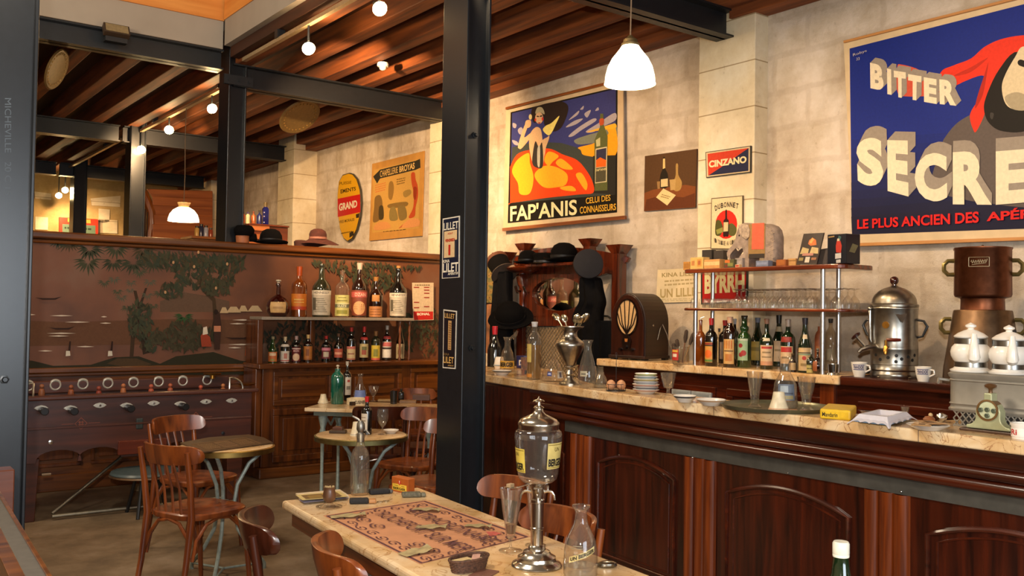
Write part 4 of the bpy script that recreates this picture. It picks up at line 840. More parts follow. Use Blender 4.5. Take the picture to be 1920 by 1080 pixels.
# low round stool under the game
p = at(272, 884, Z=.32); t = thing('stool', 'low round grey stool with a pale rim under the football table', 'stool', (p.x, p.y, 0))
MB().lathe([(1e-6, .30), (.235, .30), (.245, .315), (.235, .33), (1e-6, .345)], n=32).build('seat', flat('#4c5a5e', .35), t)
MB().lathe([(.238, .292), (.25, .296), (.25, .308), (.238, .31)], n=32).build('rim', metal('#b8a088', .4), t)
for i in range(3): a_ = 2*PI*i/3; MB().cyl((.08*math.cos(a_), .08*math.sin(a_), .3), (.17*math.cos(a_), .17*math.sin(a_), 0), .013, 8).build('leg', M_STEELD, t)
p = at(270, 917, Z=0); t = thing('rag', 'crumpled pale cloth on the floor behind the bistro chair', 'cloth', p)
o = MB(); rnd = random.Random(5); o.strip([[Vector(((i-3)*.032+rnd.uniform(-.008, .008), (j-2)*.05+rnd.uniform(-.01, .01), .004+(.0 if i in (0, 6) or j in (0, 4) else rnd.uniform(.01, .05)))) for i in range(7)] for j in range(5)], 0)
o.build('cloth', flat('#8a7a5e', .9), t)

# hats along the top of the partition
PT = 2.166
def hatpos(px, py=None, y=8.54): p = at(px, 450, Y=y); p.z = PT; return p
p = hatpos(596); t = thing('hat', 'brown wide floppy felt hat on the partition cornice', 'hat', p, -.3)
bm_ = flat('#40190f', .9, vary=.25, scale=30); o = MB()
rows = []
for k, (r_, z) in enumerate(((.08, .09), (.10, .075), (.15, .05), (.2, .02))):
    rows.append([Vector((r_*math.cos(a_)*1.05, r_*math.sin(a_)*.6, max(.003, z+(.02*math.cos(a_+.6)+.018*math.sin(2*a_))*k/3))) for a_ in [2*PI*i/28 for i in range(29)]])
o.strip(rows); o.build('brim', bm_, t); MB().lathe([(.085, .078), (.088, .13), (.075, .165), (.04, .185), (1e-6, .19)], n=24, sy=.8).build('crown', bm_, t); MB().lathe([(.088, .085), (.09, .105)], n=24, sy=.8).build('ribbon', flat('#8a5a4a', .7), t)
MB().lathe([(.0, 0), (.06, .0), (.065, .05), (.05, .065), (1e-6, .07)], (-.17, 0, 0), 18).build('folded_edge', flat('#3c1a10', .9), t)
p = hatpos(508); t = thing('hat', 'black bowler hat with a curled brim on the partition cornice', 'hat', p)
def bowler(t, k=1.0, tilt=None, mat=None):
    mat = mat or M_FELT
    MB().lathe([(.095*k, .018*k), (.10*k, .05*k), (.096*k, .085*k), (.075*k, .12*k), (.04*k, .138*k), (1e-6, .142*k)], n=24, sy=.86, R=tilt).build('crown', mat, t)
    o = MB(); n_ = 32; rows = [[(tilt or Matrix.Identity(3))@Vector((r_*k*math.cos(2*PI*i/n_), r_*k*.82*math.sin(2*PI*i/n_), k*(z+.018*abs(math.sin(2*PI*i/n_))*(r_ > .12)))) for i in range(n_+1)] for r_, z in ((.092, .02), (.12, .012), (.15, .014), (.152, .022), (.12, .020), (.094, .03))]
    o.strip(rows); o.build('brim', mat, t); MB().lathe([(.0985*k, .025*k), (.1025*k, .052*k)], n=24, sy=.86, R=tilt).build('ribbon', flat('#151212', .5), t)
bowler(t, 1.1)
p = hatpos(455); t = thing('hat', 'black toque hat on a pale block beside the steel column above the partition', 'hat', p)
MB().lathe([(1e-6, 0), (.06, 0), (.065, .06), (.06, .1), (1e-6, .11)], n=18).build('hat_block', flat('#a8643c', .6), t); MB().lathe([(.075, .07), (.09, .09), (.095, .13), (.07, .165), (1e-6, .175)], (.01, -.01, 0), n=20).build('crown', M_FELT, t)
MB().lathe([(.03, .02), (.045, .04), (.035, .09), (1e-6, .1)], (.085, -.03, 0), n=14).build('side_roll', M_FELT, t)

# back room: cabinet with bottles, staircase
p0 = at(496, 428, Y=10.6)
t = thing('cabinet', 'reddish slatted cabinet top seen over the partition near the stone pier', 'cabinet', (4.4, 10.9, 0))
xa, xb = at(470, 430, Y=10.6).x, at(540, 430, Y=10.6).x; zt = at(497, 421, Y=10.6).z
MB().box((xa, 10.6, 0), (xb, 11.1, zt)).build('body', wood('#4a1c0c', '#6c2c14', 'X'), t, world=True, bevel=.004)
for i in range(5): MB().box((xa-.02, 10.57, zt-.08-.1*i), (xa+.22, 10.6, zt-.02-.1*i)).build('slat', wood('#8a4a24', '#b0683a', 'X'), t, world=True)
MB().box((xa-.03, 10.56, zt-.02), (xb, 11.12, zt)).build('top', wood('#4a1c0c', '#6c2c14', 'X'), t, world=True, bevel=.004)
BG = 'bottles on the back room cabinet'
for px, W, H, k, g, lb, cap in ((497, 15, 43, 'tall', '#1c1e5a', 'tall square blue bottle on the back cabinet', ('#5a4a28', .8)), (486, 9, 28, 'bord', '#20265c', 'smaller blue bottle beside the tall blue one', ('#2c2418', .85)), (475, 9, 25, 'bord', '#a0562c', 'copper coloured bottle on the back cabinet', ('#6c3418', .85)), (461, 8, 22, 'tall', '#c8b890', 'pale cream labelled bottle on the back cabinet', ('#3c2c5c', .85)), (452, 8, 22, 'tall', '#7c3018', 'dark red bottle half hidden by the steel column', ('#3c1810', .85))):
    p = Vector((at(px, 421, Y=10.72).x, 10.72 if px > 465 else 10.66, zt)); s = mpp(p); t = thing('bottle', lb, 'bottle', p, 0, BG)
    gm = flat(g, .12, 0, .7, .2, 20); R_, h_ = W*s/2, H*s; pr_ = PROF[k]
    MB().lathe([(1e-6, 0)]+[(r_*R_, v*h_) for v, r_ in pr_]+[(1e-6, h_)], n=4 if px == 497 else 14, ph=.6).build('glass_body', gm, t); MB().lathe([(R_*.45, cap[1]*h_), (R_*.45, h_*1.01), (1e-6, h_*1.01)], n=10).build('cap', flat(cap[0], .5), t)
    if px == 497:
        [MB().ball((-R_*.55, -R_*.72, h_*v), R_*.16, 0, 8).build('label_dot', flat('#c8c0d0', .5), t) for v in (.12, .38, .55)]
t = thing('cabinet', 'low dark cabinet far in the back room under the hanging lamp', 'cabinet', (4.7, 14, 0))
pa, pb = at(362, 442, Y=14), at(412, 442, Y=14); MB().box((pa.x, 14, 0), (pb.x, 14.5, pa.z)).build('body', M_OAK, t, world=True, bevel=.004); MB().box((pa.x-.03, 13.97, pa.z-.04), (pb.x+.03, 14.5, pa.z)).build('top', M_OAK, t, world=True, bevel=.004)
for px, W, H, g, lb in ((369, 9, 20, '#a8844a', 'amber jar on the far back cabinet'), (377, 10, 24, '#25263c', 'dark blue jar with pale label on the far back cabinet'), (386, 9, 22, '#8c8c9c', 'grey jar on the far back cabinet'), (395, 8, 18, '#7c3420', 'red jar on the far back cabinet')):
    p = Vector((at(px, 442, Y=14.15).x, 14.15, pa.z)); s = mpp(p); t = thing('jar', lb, 'jar', p, 0, 'jars on the far back cabinet'); R_, h_ = W*s/2, H*s
    MB().lathe([(1e-6, 0), (R_, 0), (R_, h_*.75), (R_*.6, h_*.85)], n=12).build('glass_body', flat(g, .2), t); MB().lathe([(R_*.7, h_*.84), (R_*.7, h_), (1e-6, h_)], n=12).build('lid', flat('#2a241c', .4), t)
t = thing('staircase', 'wooden winding staircase with curved boarded side in the far back room', 'staircase', (4.6, 16.0, 0))
YS = 15.9; wm = wood('#8a4418', '#b8662c', 'X', .5, 2.5, .1)
q = lambda x, y, Y=YS: at(x, y, Y=Y)
for i, (ya, yb) in enumerate(((352, 368), (366, 384), (382, 402), (400, 420), (418, 445))):
    a_, b_, c_, d_ = q(286-(i == 0)*10, ya+2, YS-.02*i), q(399, ya+6, YS-.02*i), q(399, yb+6, YS-.02*i), q(286, yb+2, YS-.02*i); MB().prism([a_, b_, c_, d_], (0, .05, 0)).build('side_board', wm, t, world=True, bevel=.01)
a_, b_ = q(286, 450), q(399, 450); MB().box((a_.x, YS, 0), (b_.x, YS+.06, a_.z)).build('lower_panel', wm, t, world=True)
MB().tube([q(268, 360), q(276, 376), q(284, 398), q(285, 420), q(280, 446), Vector((q(278, 446).x, YS, 1.2)), Vector((q(278, 446).x, YS, 0))], .07, 8).build('stringer', wood('#7c3c14', '#a8602a', 'Z'), t, world=True)
for x in (261, 265, 269, 273, 277): p = q(x, 380+abs(x-265)*1.5, YS-.3); MB().cyl((p.x, p.y, 0), p, .012, 6).build('baluster', flat('#3c1c0c', .4), t, world=True)
MB().tube([q(259, 400, YS-.3), q(262, 378, YS-.3), q(268, 362, YS-.3)], .03, 8).build('handrail', wm, t, world=True)
for i in range(6): MB().box((q(286, 440).x+.1*i, YS+.08, 0), (q(399, 440).x, YS+.9-.02*i, .35+.3*i)).build('tread', wm, t, world=True)
# ------------------------------------------------------------------ bentwood chairs
def make_chair(label, mat):
    t = thing('bistro_chair', label, 'chair', (0, 0, 0), 0, 'bentwood bistro chairs')
    n = 36; out = []
    for i in range(n):
        a = 2*PI*i/n; c_, s_ = math.cos(a), math.sin(a); e = .55
        x = math.copysign(abs(c_)**e, c_)*.205; y = math.copysign(abs(s_)**e, s_)*.205; out.append((x*(1+.10*y/.2), y))
    rim = lambda k, z: [Vector((x*k, y*k, z)) for x, y in out]+[Vector((out[0][0]*k, out[0][1]*k, z))]
    o = MB(); o.strip([rim(.9, .43), rim(.98, .432), rim(1.0, .442), rim(1.0, .458), rim(.96, .466), rim(.8, .464), rim(.3, .456)])
    o.poly(rim(.3, .456)[:-1]); o.poly(rim(.9, .43)[:-1][::-1]); o.build('seat', mat, t)
    for sx in (-1, 1):
        MB().tube([(sx*.175, -.265, 0), (sx*.172, -.225, .2), (sx*.172, -.195, .45), (sx*.178, -.212, .62), (sx*.182, -.242, .80)], [.013, .016, .0185, .017, .014], 10).build('leg', mat, t)
        MB().tube([(sx*.195, .205, 0), (sx*.188, .185, .2), (sx*.178, .165, .435)], [.012, .0155, .02], 10).build('leg', mat, t)
        MB().tube([(sx*.178, -.19, .23), (sx*.178, -.165, .33), (sx*.178, -.10, .405), (sx*.178, -.02, .43), (sx*.178, .06, .42), (sx*.18, .13, .36), (sx*.184, .172, .25)], .010, 8).build('side_arch', mat, t)
    for y0, y in ((-.21, -.195), (.185, .17)):
        MB().tube([(-.176, y0, .24), (-.15, y, .34), (-.08, y, .415), (0, y, .432), (.08, y, .415), (.15, y, .34), (.176, y0, .24)], .010, 8).build('cross_arch', mat, t)
    o = MB(); rows_o = []; k = 30
    def pt(u, z, e):
        x = -.215+.43*u; y = -.262+.10*abs(2*u-1)**2.4-(z-.76)*.22; return Vector((x, y+e, z))
    prof = []
    for i in range(k+1):
        u = .5-.5*math.cos(PI*i/k); dz = .012*(1-abs(2*u-1)**6); z0, z1 = .728+.01*abs(2*u-1)**4, .818+dz
        e_ = max(0, (abs(2*u-1)-.84)/.16); q_ = .037*(1-math.sqrt(max(0, 1-e_*e_))); z0 += q_; z1 -= q_
        rows_o.append([pt(u, z0, .011), pt(u, z0, -.011), pt(u, (z0+z1)/2, -.014), pt(u, z1, -.011), pt(u, z1+.003, 0), pt(u, z1, .011), pt(u, (z0+z1)/2, .010), pt(u, z0, .011)])
    o.strip(rows_o); o.poly(rows_o[0][:-1]); o.poly(rows_o[-1][:-1][::-1]); o.build('backrest', mat, t)
    for i in range(4):
        x = -.087+.058*i; MB().tube([(x, -.188, .455), (x, -.205, .6), (x*1.05, -.252, .74)], [.0105, .009, .0105], 6, 0, False, .6).build('slat', mat, t)
    return t
ch = make_chair('brown bentwood chair drawn up beside the small round table with a dark board', M_CHAIR); R = math.radians
ch.location = (1.70, 5.09, 0); ch.rotation_euler = (0, 0, R(23-90))
dup(ch, (2.0, 6.02, 0), R(-64-90), 'bentwood chair behind the small round table, facing the viewer')
dup(ch, (1.83, 5.90-.0, 0), 0).location = (3.46, 5.78, 0)
c2 = [o for o in S.objects if o.type == 'EMPTY' and o.name.startswith('bistro_chair')][-1]; c2.rotation_euler = (0, 0, R(205-90)); c2['label'] = 'orange brown chair with shiny seat between the second round table and the steel column'
dup(ch, (3.18, 5.08, 0), R(195-90), 'bentwood chair partly hidden behind the central steel column, nearer one')
chd = make_chair('dark bentwood chair with its back turned, before the far marble table', M_CHAIRD); chd.location = (3.52, 6.36, 0); chd.rotation_euler = (0, 0, R(62-90))
dup(chd, (1.46, 3.05, 0), R(-20-90), 'dark bentwood chair tucked under the marble table end, near the round bistro table')
dup(ch, (1.51, 2.56, 0), R(-17-90), 'bentwood chair with a worn post at the near long side of the marble table')
dup(ch, (2.22, 3.17, 0), R(182-90), 'bentwood chair behind the glass water fountain, next to the steel column')
dup(ch, (1.98, 2.60, 0), R(176-90), 'bentwood chair between the large marble table and bar, behind the printed carafe')
dup(ch, (4.35, 7.2, 0), R(250-90), 'bentwood chair at the far side of the far marble table')
dup(chd, (4.02, 6.42, 0), R(160-90), 'dark chair with a rounded back beside the far table and steel column')

# ------------------------------------------------------------------ tables
def curved_leg(t, a, h, rt, mat, k=1.0):
    ca, sa = math.cos(a), math.sin(a); P_ = [(rt*.95, h), (rt*.55, h-.08), (rt*.28, h-.2), (rt*.2, h-.33), (rt*.32, h-.46), (rt*.62, h-.58), (rt*.92, h-.66), (rt*.98, .03), (rt*.98, 0)]
    MB().tube([(r_*ca, r_*sa, z) for r_, z in P_], .0115*k, 8).build('leg', mat, t)
def round_table(label, x, y, r_, a0, rim):
    t = thing('round_table', label, 'table', (x, y, 0), 0, 'round bistro tables')
    MB().lathe([(1e-6, .715), (r_-.02, .715), (r_-.006, .722), (r_-.006, .744), (r_-.012, .748), (1e-6, .748)], n=48).build('tabletop', M_MARBT, t)
    MB().lathe([(r_-.006, .712), (r_+.004, .714), (r_+.005, .742), (r_-.004, .747), (r_-.006, .744)], n=48).build('metal_rim', rim, t)
    for i in range(3): curved_leg(t, a0+2*PI*i/3, .712, r_*.92, M_IRON)
    o = MB()
    for i in range(3): a = a0+2*PI*i/3; o.cyl((0, 0, .035), (math.cos(a)*r_*.9, math.sin(a)*r_*.9, .035), .007, 6)
    o.build('floor_brace', M_IRON, t); MB().lathe([(.0, .33), (.02, .33), (.026, .38), (.02, .43), (1e-6, .43)], n=12).build('boss', M_IRON, t); return t
rim1 = metal('#a88c50', .35)
round_table('small round marble table carrying a dark board, before the football game', 1.94, 5.34, .27, R(118), rim1)
round_table('small round marble table carrying a red capped bottle and a wine glass', 2.84, 5.38, .295, R(98), metal('#8c8458', .4))
Z1 = .749
q = [(338, 832), (392, 822), (466, 816.5), (494, 822), (512, 832), (440, 842), (379, 850), (360, 841)]
t = thing('board', 'dark brown printed board lying on the small round table', 'board', at(420, 833, Z=Z1))
MB().prism([at(x, y, Z=Z1) for x, y in q], (0, 0, .007)).build('panel', flat('#4a3522', .4, vary=.3), t, world=True)
A = Art(Z=Z1+.0075, rough=.45); qq = [(350, 832), (462, 818.5), (500, 832), (384, 847)]
A.shape(sub(qq, .04, .08, .96, .92), '#6a4e34'); A.shape(sub(qq, .07, .14, .93, .86), '#4e3824'); A.shape(sub(qq, .38, .2, .62, .8), '#7a5c40'); A.lines(sub(qq, .1, .2, .35, .8), 6, '#8a6a48'); A.lines(sub(qq, .66, .2, .9, .8), 6, '#8a6a48', seed=4); A.lines(sub(qq, .4, .26, .6, .74), 4, '#3a281a', seed=2); A.done('print', t)

# far rectangular table
t = thing('marble_table', 'far oblong marble table with cast iron legs near the cupboard', 'table', (3.74, 6.72, 0), R(-45))
MB().box((-.56, -.3, .735), (.56, .3, .765)).build('tabletop', M_MARBT, t, bevel=.006); MB().box((-.5, -.25, .70), (.5, .25, .735)).build('apron', flat('#6c7468', .6), t)
for sx in (-1, 1):
    for sy in (-1, 1):
        MB().lathe([(.02, 0), (.03, .01), (.016, .03), (.013, .3), (.016, .52), (.028, .56), (.018, .6), (.036, .68), (.04, .735)], (sx*.44, sy*.2, 0), 12).build('leg', M_IRON, t)
    MB().tube([(sx*.44, -.2, .55), (sx*.44, -.1, .66), (sx*.44, 0, .6), (sx*.44, .1, .66), (sx*.44, .2, .55)], .01, 6).build('scroll', M_IRON, t)

# near marble table
FL = at(528, 938, Z=.77); FLv = Vector((FL.x, FL.y, 0)); vdir = Vector((.0864, .9963, 0)); udir = Vector((.9963, -.0864, 0))
NT = .77; LN, WD = 1.575, .62
ctr = FLv+udir*(WD/2)-vdir*(LN/2)
t = thing('marble_table', 'large oblong marble cafe table with the glass fountain and printed mat', 'table', (ctr.x, ctr.y, 0), math.atan2(-.0864, .9963))
MB().box((-WD/2, -LN/2, NT-.036), (WD/2, LN/2, NT)).build('tabletop', M_MARBT, t, bevel=.012, seg=3)
MB().box((-WD/2+.03, -LN/2+.04, NT-.10), (WD/2-.03, LN/2-.04, NT-.036)).build('apron', wood('#4a1d08', '#743610', 'Y'), t, bevel=.004)
mi = flat('#a9b0ae', .5, .1)
for sy in (-1, 1):
    yy = sy*.5
    MB().tube([(-.24, yy, .03), (-.2, yy, .06), (-.06, yy, .12), (-.03, yy, .3), (-.03, yy, .5), (-.08, yy, .6), (-.2, yy, .66)], [.014, .014, .02, .022, .02, .016, .012], 10).build('leg', mi, t)
    MB().tube([(.24, yy, .03), (.2, yy, .06), (.06, yy, .12), (.03, yy, .3), (.03, yy, .5), (.08, yy, .6), (.2, yy, .66)], [.014, .014, .02, .022, .02, .016, .012], 10).build('leg', mi, t)
    for sx in (-1, 1):
        sp = [(sx*(.15+.05*(1-k/22)*math.cos(k*.55)), yy, .60+.05*(1-k/22)*math.sin(k*.55)) for k in range(22)]
        MB().tube(sp, .011, 8).build('scroll', mi, t); MB().lathe([(.022, 0), (.024, .012), (.012, .03)], (sx*.24, yy, 0), 12).build('foot', mi, t)
MB().cyl((0, -.5, .2), (0, .5, .2), .014, 10).build('stretcher', mi, t)

# printed oilcloth
ZM = NT+.0012
q = [(606, 967), (798, 938), (996, 1006), (787, 1058)]; mq = [q[1], q[2], q[3], q[0]]
t = thing('printed_mat', 'reddish beige printed cloth mat with scrolls and words on the large marble table', 'mat', at(797, 990, Z=ZM))
MB().prism([at(x, y, Z=NT+.0003) for x, y in q], (0, 0, .0009)).build('cloth', flat('#b9805a', .7, vary=.12, scale=12), t, world=True)
A = Art(Z=ZM, step=.00012, rough=.7); PU = '#5c3a3c'
for a, b_, c_, d_ in ((.01, .015, .99, .04), (.01, .96, .99, .985), (.006, .02, .018, .98), (.982, .02, .994, .98)): A.shape(sub(mq, a, b_, c_, d_), PU)
f2 = lambda u, v: sub(mq, u, v, u, v)[0]
def scroll(u, v, ru, rv, n=2.2, w_=.006, ph=0, sg=1):
    A.k += 1; N_ = 26; P_ = []
    for i in range(N_+1):
        k = 1-i/N_*.85; a = ph+sg*2*PI*n*i/N_/1.6; P_.append((u+ru*k*math.cos(a), v+rv*k*math.sin(a)))
    for (u0, v0), (u1, v1) in zip(P_, P_[1:]): A.shape([f2(u0, v0), f2(u1, v1), f2(u1+w_*.8, v1+w_*1.6), f2(u0+w_*.8, v0+w_*1.6)], PU, False)
rnd = random.Random(11)
for i in range(9):
    u = .07+.86*i/8
    for v, s_ in ((.10, 1), (.885, -1)): scroll(u, v, .05, .045, 2.2, .007, rnd.uniform(0, 6), s_)
for i in range(5):
    v = .2+.6*i/4
    for u, s_ in ((.055, 1), (.945, -1)): scroll(u, v, .035, .06, 2.2, .007, rnd.uniform(0, 6), s_)
for u, v in ((.16, .24), (.84, .24), (.16, .76), (.84, .76), (.3, .24), (.7, .24)): scroll(u, v, .055, .07, 2.6, .008, rnd.uniform(0, 6))
A.word('EXTRAORDINAIRE', sub(mq, .14, .655, .93, .79), PU, .003); A.word('ROCHEFORT SUR MER', sub(mq, .1, .40, .95, .545), PU, .003); A.done('print', t)
SG = 'paper scraps scattered on the printed mat'
for i, (x, y, l, w_, rz_, lb) in enumerate(((653, 969, .13, .055, .1, 'curled beige paper scrap at the end of the printed mat nearest the candle holder'), (800, 957, .11, .05, -.5, 'curled beige paper scrap on the mat edge beside the steel column'), (808, 990, .11, .06, -.3, 'curled beige paper scrap in the middle of the printed mat'), (782, 1036, .12, .06, .6, 'broad pale paper scrap on the mat between chair and basket'), (896, 988, .1, .045, -.5, 'curled grey paper scrap on the mat beside the tall tapered glass'))):
    p = at(x, y, Z=NT+.003); t = thing('paper_scrap', lb, 'paper', p, rz_-.5, SG); o = MB()
    rows = [[Vector((-l/2+l*a/8, w_*(b_-.5)*(1-.12*abs(a/4-1)**2), .002+.012*abs(math.sin(a*.7+b_*2))*(a/8))) for b_ in (0, .33, .66, 1)] for a in range(9)]
    o.strip(rows); o.build('sheet', flat('#9c8c64', .5, vary=.25), t)
p = at(926, 1003, Z=NT+.002); t = thing('paper_tag', 'small pink red paper tag on the mat near the tall tapered glass', 'paper', p, .3); MB().poly([(-.03, -.008, .001), (.03, -.014, .001), (.022, .016, .006), (-.02, .02, .012)]).build('sheet', flat('#b04c40', .6), t)

# things on the large table
def magazine(q, z, h, cov, label, strokes):
    t = thing('magazine', label, 'magazine', at(sum(x for x, y in q)/4, sum(y for x, y in q)/4, Z=z), 0, 'magazines on the large marble table')
    MB().prism([at(x, y, Z=z) for x, y in q], (0, 0, h)).build('pages', flat('#c4b090', .6), t, world=True)
    A = Art(Z=z+h, step=.0003, rough=.3); A.shape(q, cov)
    for a, b_, c_, d_, hx in strokes: A.shape(sub([q[0], q[1], q[2], q[3]], a, b_, c_, d_), hx)
    A.done('cover', t)
magazine([(560, 937), (640, 927), (655, 934), (570, 943)], NT+.0005, .008, '#8a8498', 'lower grey covered magazine of the pair at the table corner', [])
magazine([(554, 928), (637, 920.5), (653, 931), (567, 938)], NT+.009, .007, '#c8b478', 'upper picture covered magazine of the pair at the table corner', [(.1, .15, .9, .85, '#6c5434'), (.2, .2, .5, .7, '#8c7038'), (.55, .3, .8, .8, '#c89c2c'), (.62, .1, .86, .3, '#4c3a28')])
p = at(617, 951, Z=NT); s = mpp(p); t = thing('match_holder', 'brown wooden match holder on a clear glass foot', 'holder', p)
MB().lathe([(1e-6, 0), (24*s, 0), (24.5*s, 2*s), (16*s, 4*s), (6*s, 9*s), (5*s, 12*s), (1e-6, 12*s)], n=28).build('glass_foot', G_CLEAR, t)
MB().lathe([(6*s, 9*s), (11*s, 14*s), (12.5*s, 22*s), (10.5*s, 32*s), (10*s, 36*s), (11*s, 38*s), (9*s, 38*s), (8*s, 30*s), (1e-6, 29*s)], n=24).build('cup', wood('#3c2414', '#6a4426', 'Z', .5), t)
o = MB(); rnd = random.Random(2)
for i in range(14): a = rnd.uniform(0, 6.3); r_ = 7*s*math.sqrt(rnd.random()); o.cyl((r_*math.cos(a), r_*math.sin(a), 29*s), (1.2*r_*math.cos(a), 1.2*r_*math.sin(a), 40*s), 1.1*s, 5)
o.build('matches', flat('#b89c6c', .7), t)['kind'] = 'stuff'
def brush(x0, y0, x1, y1, wpx, label, h0, h1, frac):
    a, b_ = at(x0, y0, Z=NT), at(x1, y1, Z=NT); s = mpp(a); d = b_-a; t = thing('brush', label, 'brush', a, math.atan2(d.y, d.x)); l = d.length; w_ = wpx*s
    MB().box((0, -w_/2, .001), (l*frac, w_/2, .02)).build('bristle_block', flat(h0, .8, vary=.4, scale=90), t, bevel=.006); MB().box((l*frac, -w_*.42, .001), (l, w_*.42, .017)).build('handle', flat(h1, .5), t, bevel=.005)
brush(655, 944, 705, 943, 22, 'black bristled brush with a tan end nearest the match holder', '#1c1a1a', '#b07c4a', .72)
brush(692, 927, 735, 924, 20, 'dark brush lying between the ribbed siphon bottle and the orange box', '#16161a', '#54504c', .86)
brush(753, 932, 798, 931, 18, 'flat grey case on the table before the orange box', '#5c5848', '#6a6654', .8)
a = at(718, 940, Z=NT+.003); t = thing('wire_spectacles', 'thin wire loop lying on the marble table between the brushes', 'spectacles', a)
for dx in (-.014, .014): MB().tube([(dx+.011*math.cos(2*PI*k/16), .011*math.sin(2*PI*k/16), 0) for k in range(16)], .0012, 6, 0, True).build('rim', M_SILVER, t)
MB().tube([(.025, 0, 0), (.05, .02, .001), (.06, .03, 0)], .0011, 5).build('temple', M_SILVER, t)
a, b_, c_ = at(734, 920, Z=NT), at(765, 927, Z=NT), at(777, 924, Z=NT); s = mpp(a); n_ = (c_-b_); n_ = n_.normalized()*max(.045, n_.length)
t = thing('advertising_box', 'small orange box with a yellow label on the large marble table', 'box', a)
MB().prism([a, b_, b_+n_, a+n_], (0, 0, 27*s)).build('box_body', flat('#a8541c', .5), t, world=True, bevel=.002)
nn = (b_-a).cross(Vector((0, 0, 1))).normalized(); nn = nn if nn.dot(EYE-a) > 0 else -nn; up = Vector((0, 0, 27*s)); fn = lambda u, v, e=.0008: a+(b_-a)*u+up*v+nn*e
o = MB(); o.poly([fn(.06, .12), fn(.92, .12), fn(.92, .56), fn(.06, .56)], 0); o.text('BERGER', lambda u, v: fn(.12+.74*u, .17+.17*v, .0014), 1, .03); o.poly([fn(.44, .82, .0012), fn(.40, .66, .0012), fn(.49, .48, .0012), fn(.58, .66, .0012), fn(.54, .82, .0012)], 2)
o.poly([fn(.46, .8, .0016), fn(.49, .56, .0016), (fn(.52, .8, .0016))], 3); o.poly([fn(.2, .42, .0012), fn(.4, .42, .0012), fn(.4, .46, .0012), fn(.2, .46, .0012)], 4); o.poly([fn(.6, .42, .0012), fn(.8, .42, .0012), fn(.8, .46, .0012), fn(.6, .46, .0012)], 4)
o.build('label_print', [flat('#d8b03c', .5), flat('#241a10', .5), flat('#b82c1c', .5), flat('#e0d0b0', .5), flat('#8c6c2c', .5)], t, world=True)

# ribbed siphon
p = at(674, 927, Z=NT); s = mpp(p); t = thing('siphon_bottle', 'tall clear ribbed siphon bottle with a grey metal head on the marble table', 'bottle', p)
MB().lathe([(1e-6, 0), (15*s, 0), (17*s, 3*s), (17.5*s, 20*s), (17.5*s, 66*s), (16.5*s, 76*s), (13*s, 84*s), (9*s, 90*s), (7.5*s, 95*s), (7.5*s, 106*s), (9*s, 108*s), (9*s, 113*s), (7*s, 114*s)], n=32).build('glass_body', G_FOG, t)
o = MB()
for i in range(22): a = 2*PI*i/22; o.tube([(17.4*s*math.cos(a), 17.4*s*math.sin(a), z*s) for z in (4, 30, 66)]+[(13*s*math.cos(a), 13*s*math.sin(a), 84*s)], .0009, 4)
o.build('ribs', G_CLEAR, t)
MB().lathe([(6.5*s, 98*s), (7*s, 112*s), (5*s, 116*s), (8*s, 122*s), (7.5*s, 132*s), (4*s, 138*s), (1e-6, 139*s)], n=18).build('head', metal('#8c8880', .45), t)
MB().tube([(0, 0, 133*s), (-4*s, 3*s, 140*s), (-13*s, 9*s, 146*s)], [2.5*s, 2.5*s, 2*s], 8).build('lever', metal('#9c9890', .4), t); MB().tube([(0, 0, 118*s), (8*s, -6*s, 120*s), (13*s, -10*s, 113*s)], 1.8*s, 8).build('spout', metal('#8c8880', .45), t)

# basket of tickets
p = at(879, 1068, Z=NT); s = mpp(p); wk = flat('#4c3020', .7, 0, .4, .5, 160); t = thing('wicker_basket', 'small oval brown wicker basket of paper tickets on the near table edge', 'basket', p, R(8))
o = MB(); n = 40
for k in range(9):
    z = .003+.032*k/8; rr_ = (38+6*k/8)*s; o.tube([((rr_+.0012*(1 if (i+k) % 2 else -1))*math.cos(2*PI*i/n), (rr_*.52+.0012*(1 if (i+k) % 2 else -1))*math.sin(2*PI*i/n), z) for i in range(n)], .0026, 6, 0, True)
o.build('woven_wall', wk, t); MB().lathe([(1e-6, .001), (38*s, .001), (38*s, .005), (1e-6, .005)], n=32, sy=.52).build('base', wk, t)
MB().tube([(45*s*math.cos(2*PI*i/n), 45*s*.53*math.sin(2*PI*i/n), .037) for i in range(n)], .0042, 8, 0, True).build('rim', wk, t)
for i, (x, y, rz_, h) in enumerate(((-.012, .004, .4, '#c0a878'), (.016, -.004, -.2, '#c8b48c'), (.03, .006, .9, '#b88c7c'), (-.03, -.006, .1, '#b8a070'))):
    tt = thing('paper_ticket', ('cream lettered ticket in the wicker basket, over the rest', 'pale ticket in the wicker basket, under the lettered one', 'pinkish ticket at the end of the wicker basket', 'buff ticket at the basket end nearest the chair')[i], 'ticket', p+Vector((x, y, .027+.003*i)), rz_, 'paper tickets in the wicker basket')
    o = MB(); o.box((-.03, -.012, 0), (.03, .012, .001)); 
    if i == 0: o.text('TRUITES', lambda u, v: Vector((-.026+.05*u, -.004+.01*v, .0016)), 1, .02)
    o.build('slip', [flat(h, .7), flat('#2c2018', .6)], tt)
p = at(907, 1077, Z=NT); t = thing('coaster', 'thin reddish card lying on the table edge by the wicker basket', 'card', p, .5); MB().box((-.045, -.03, 0), (.045, .03, .004)).build('card', flat('#6c4434', .6), t, bevel=.001)

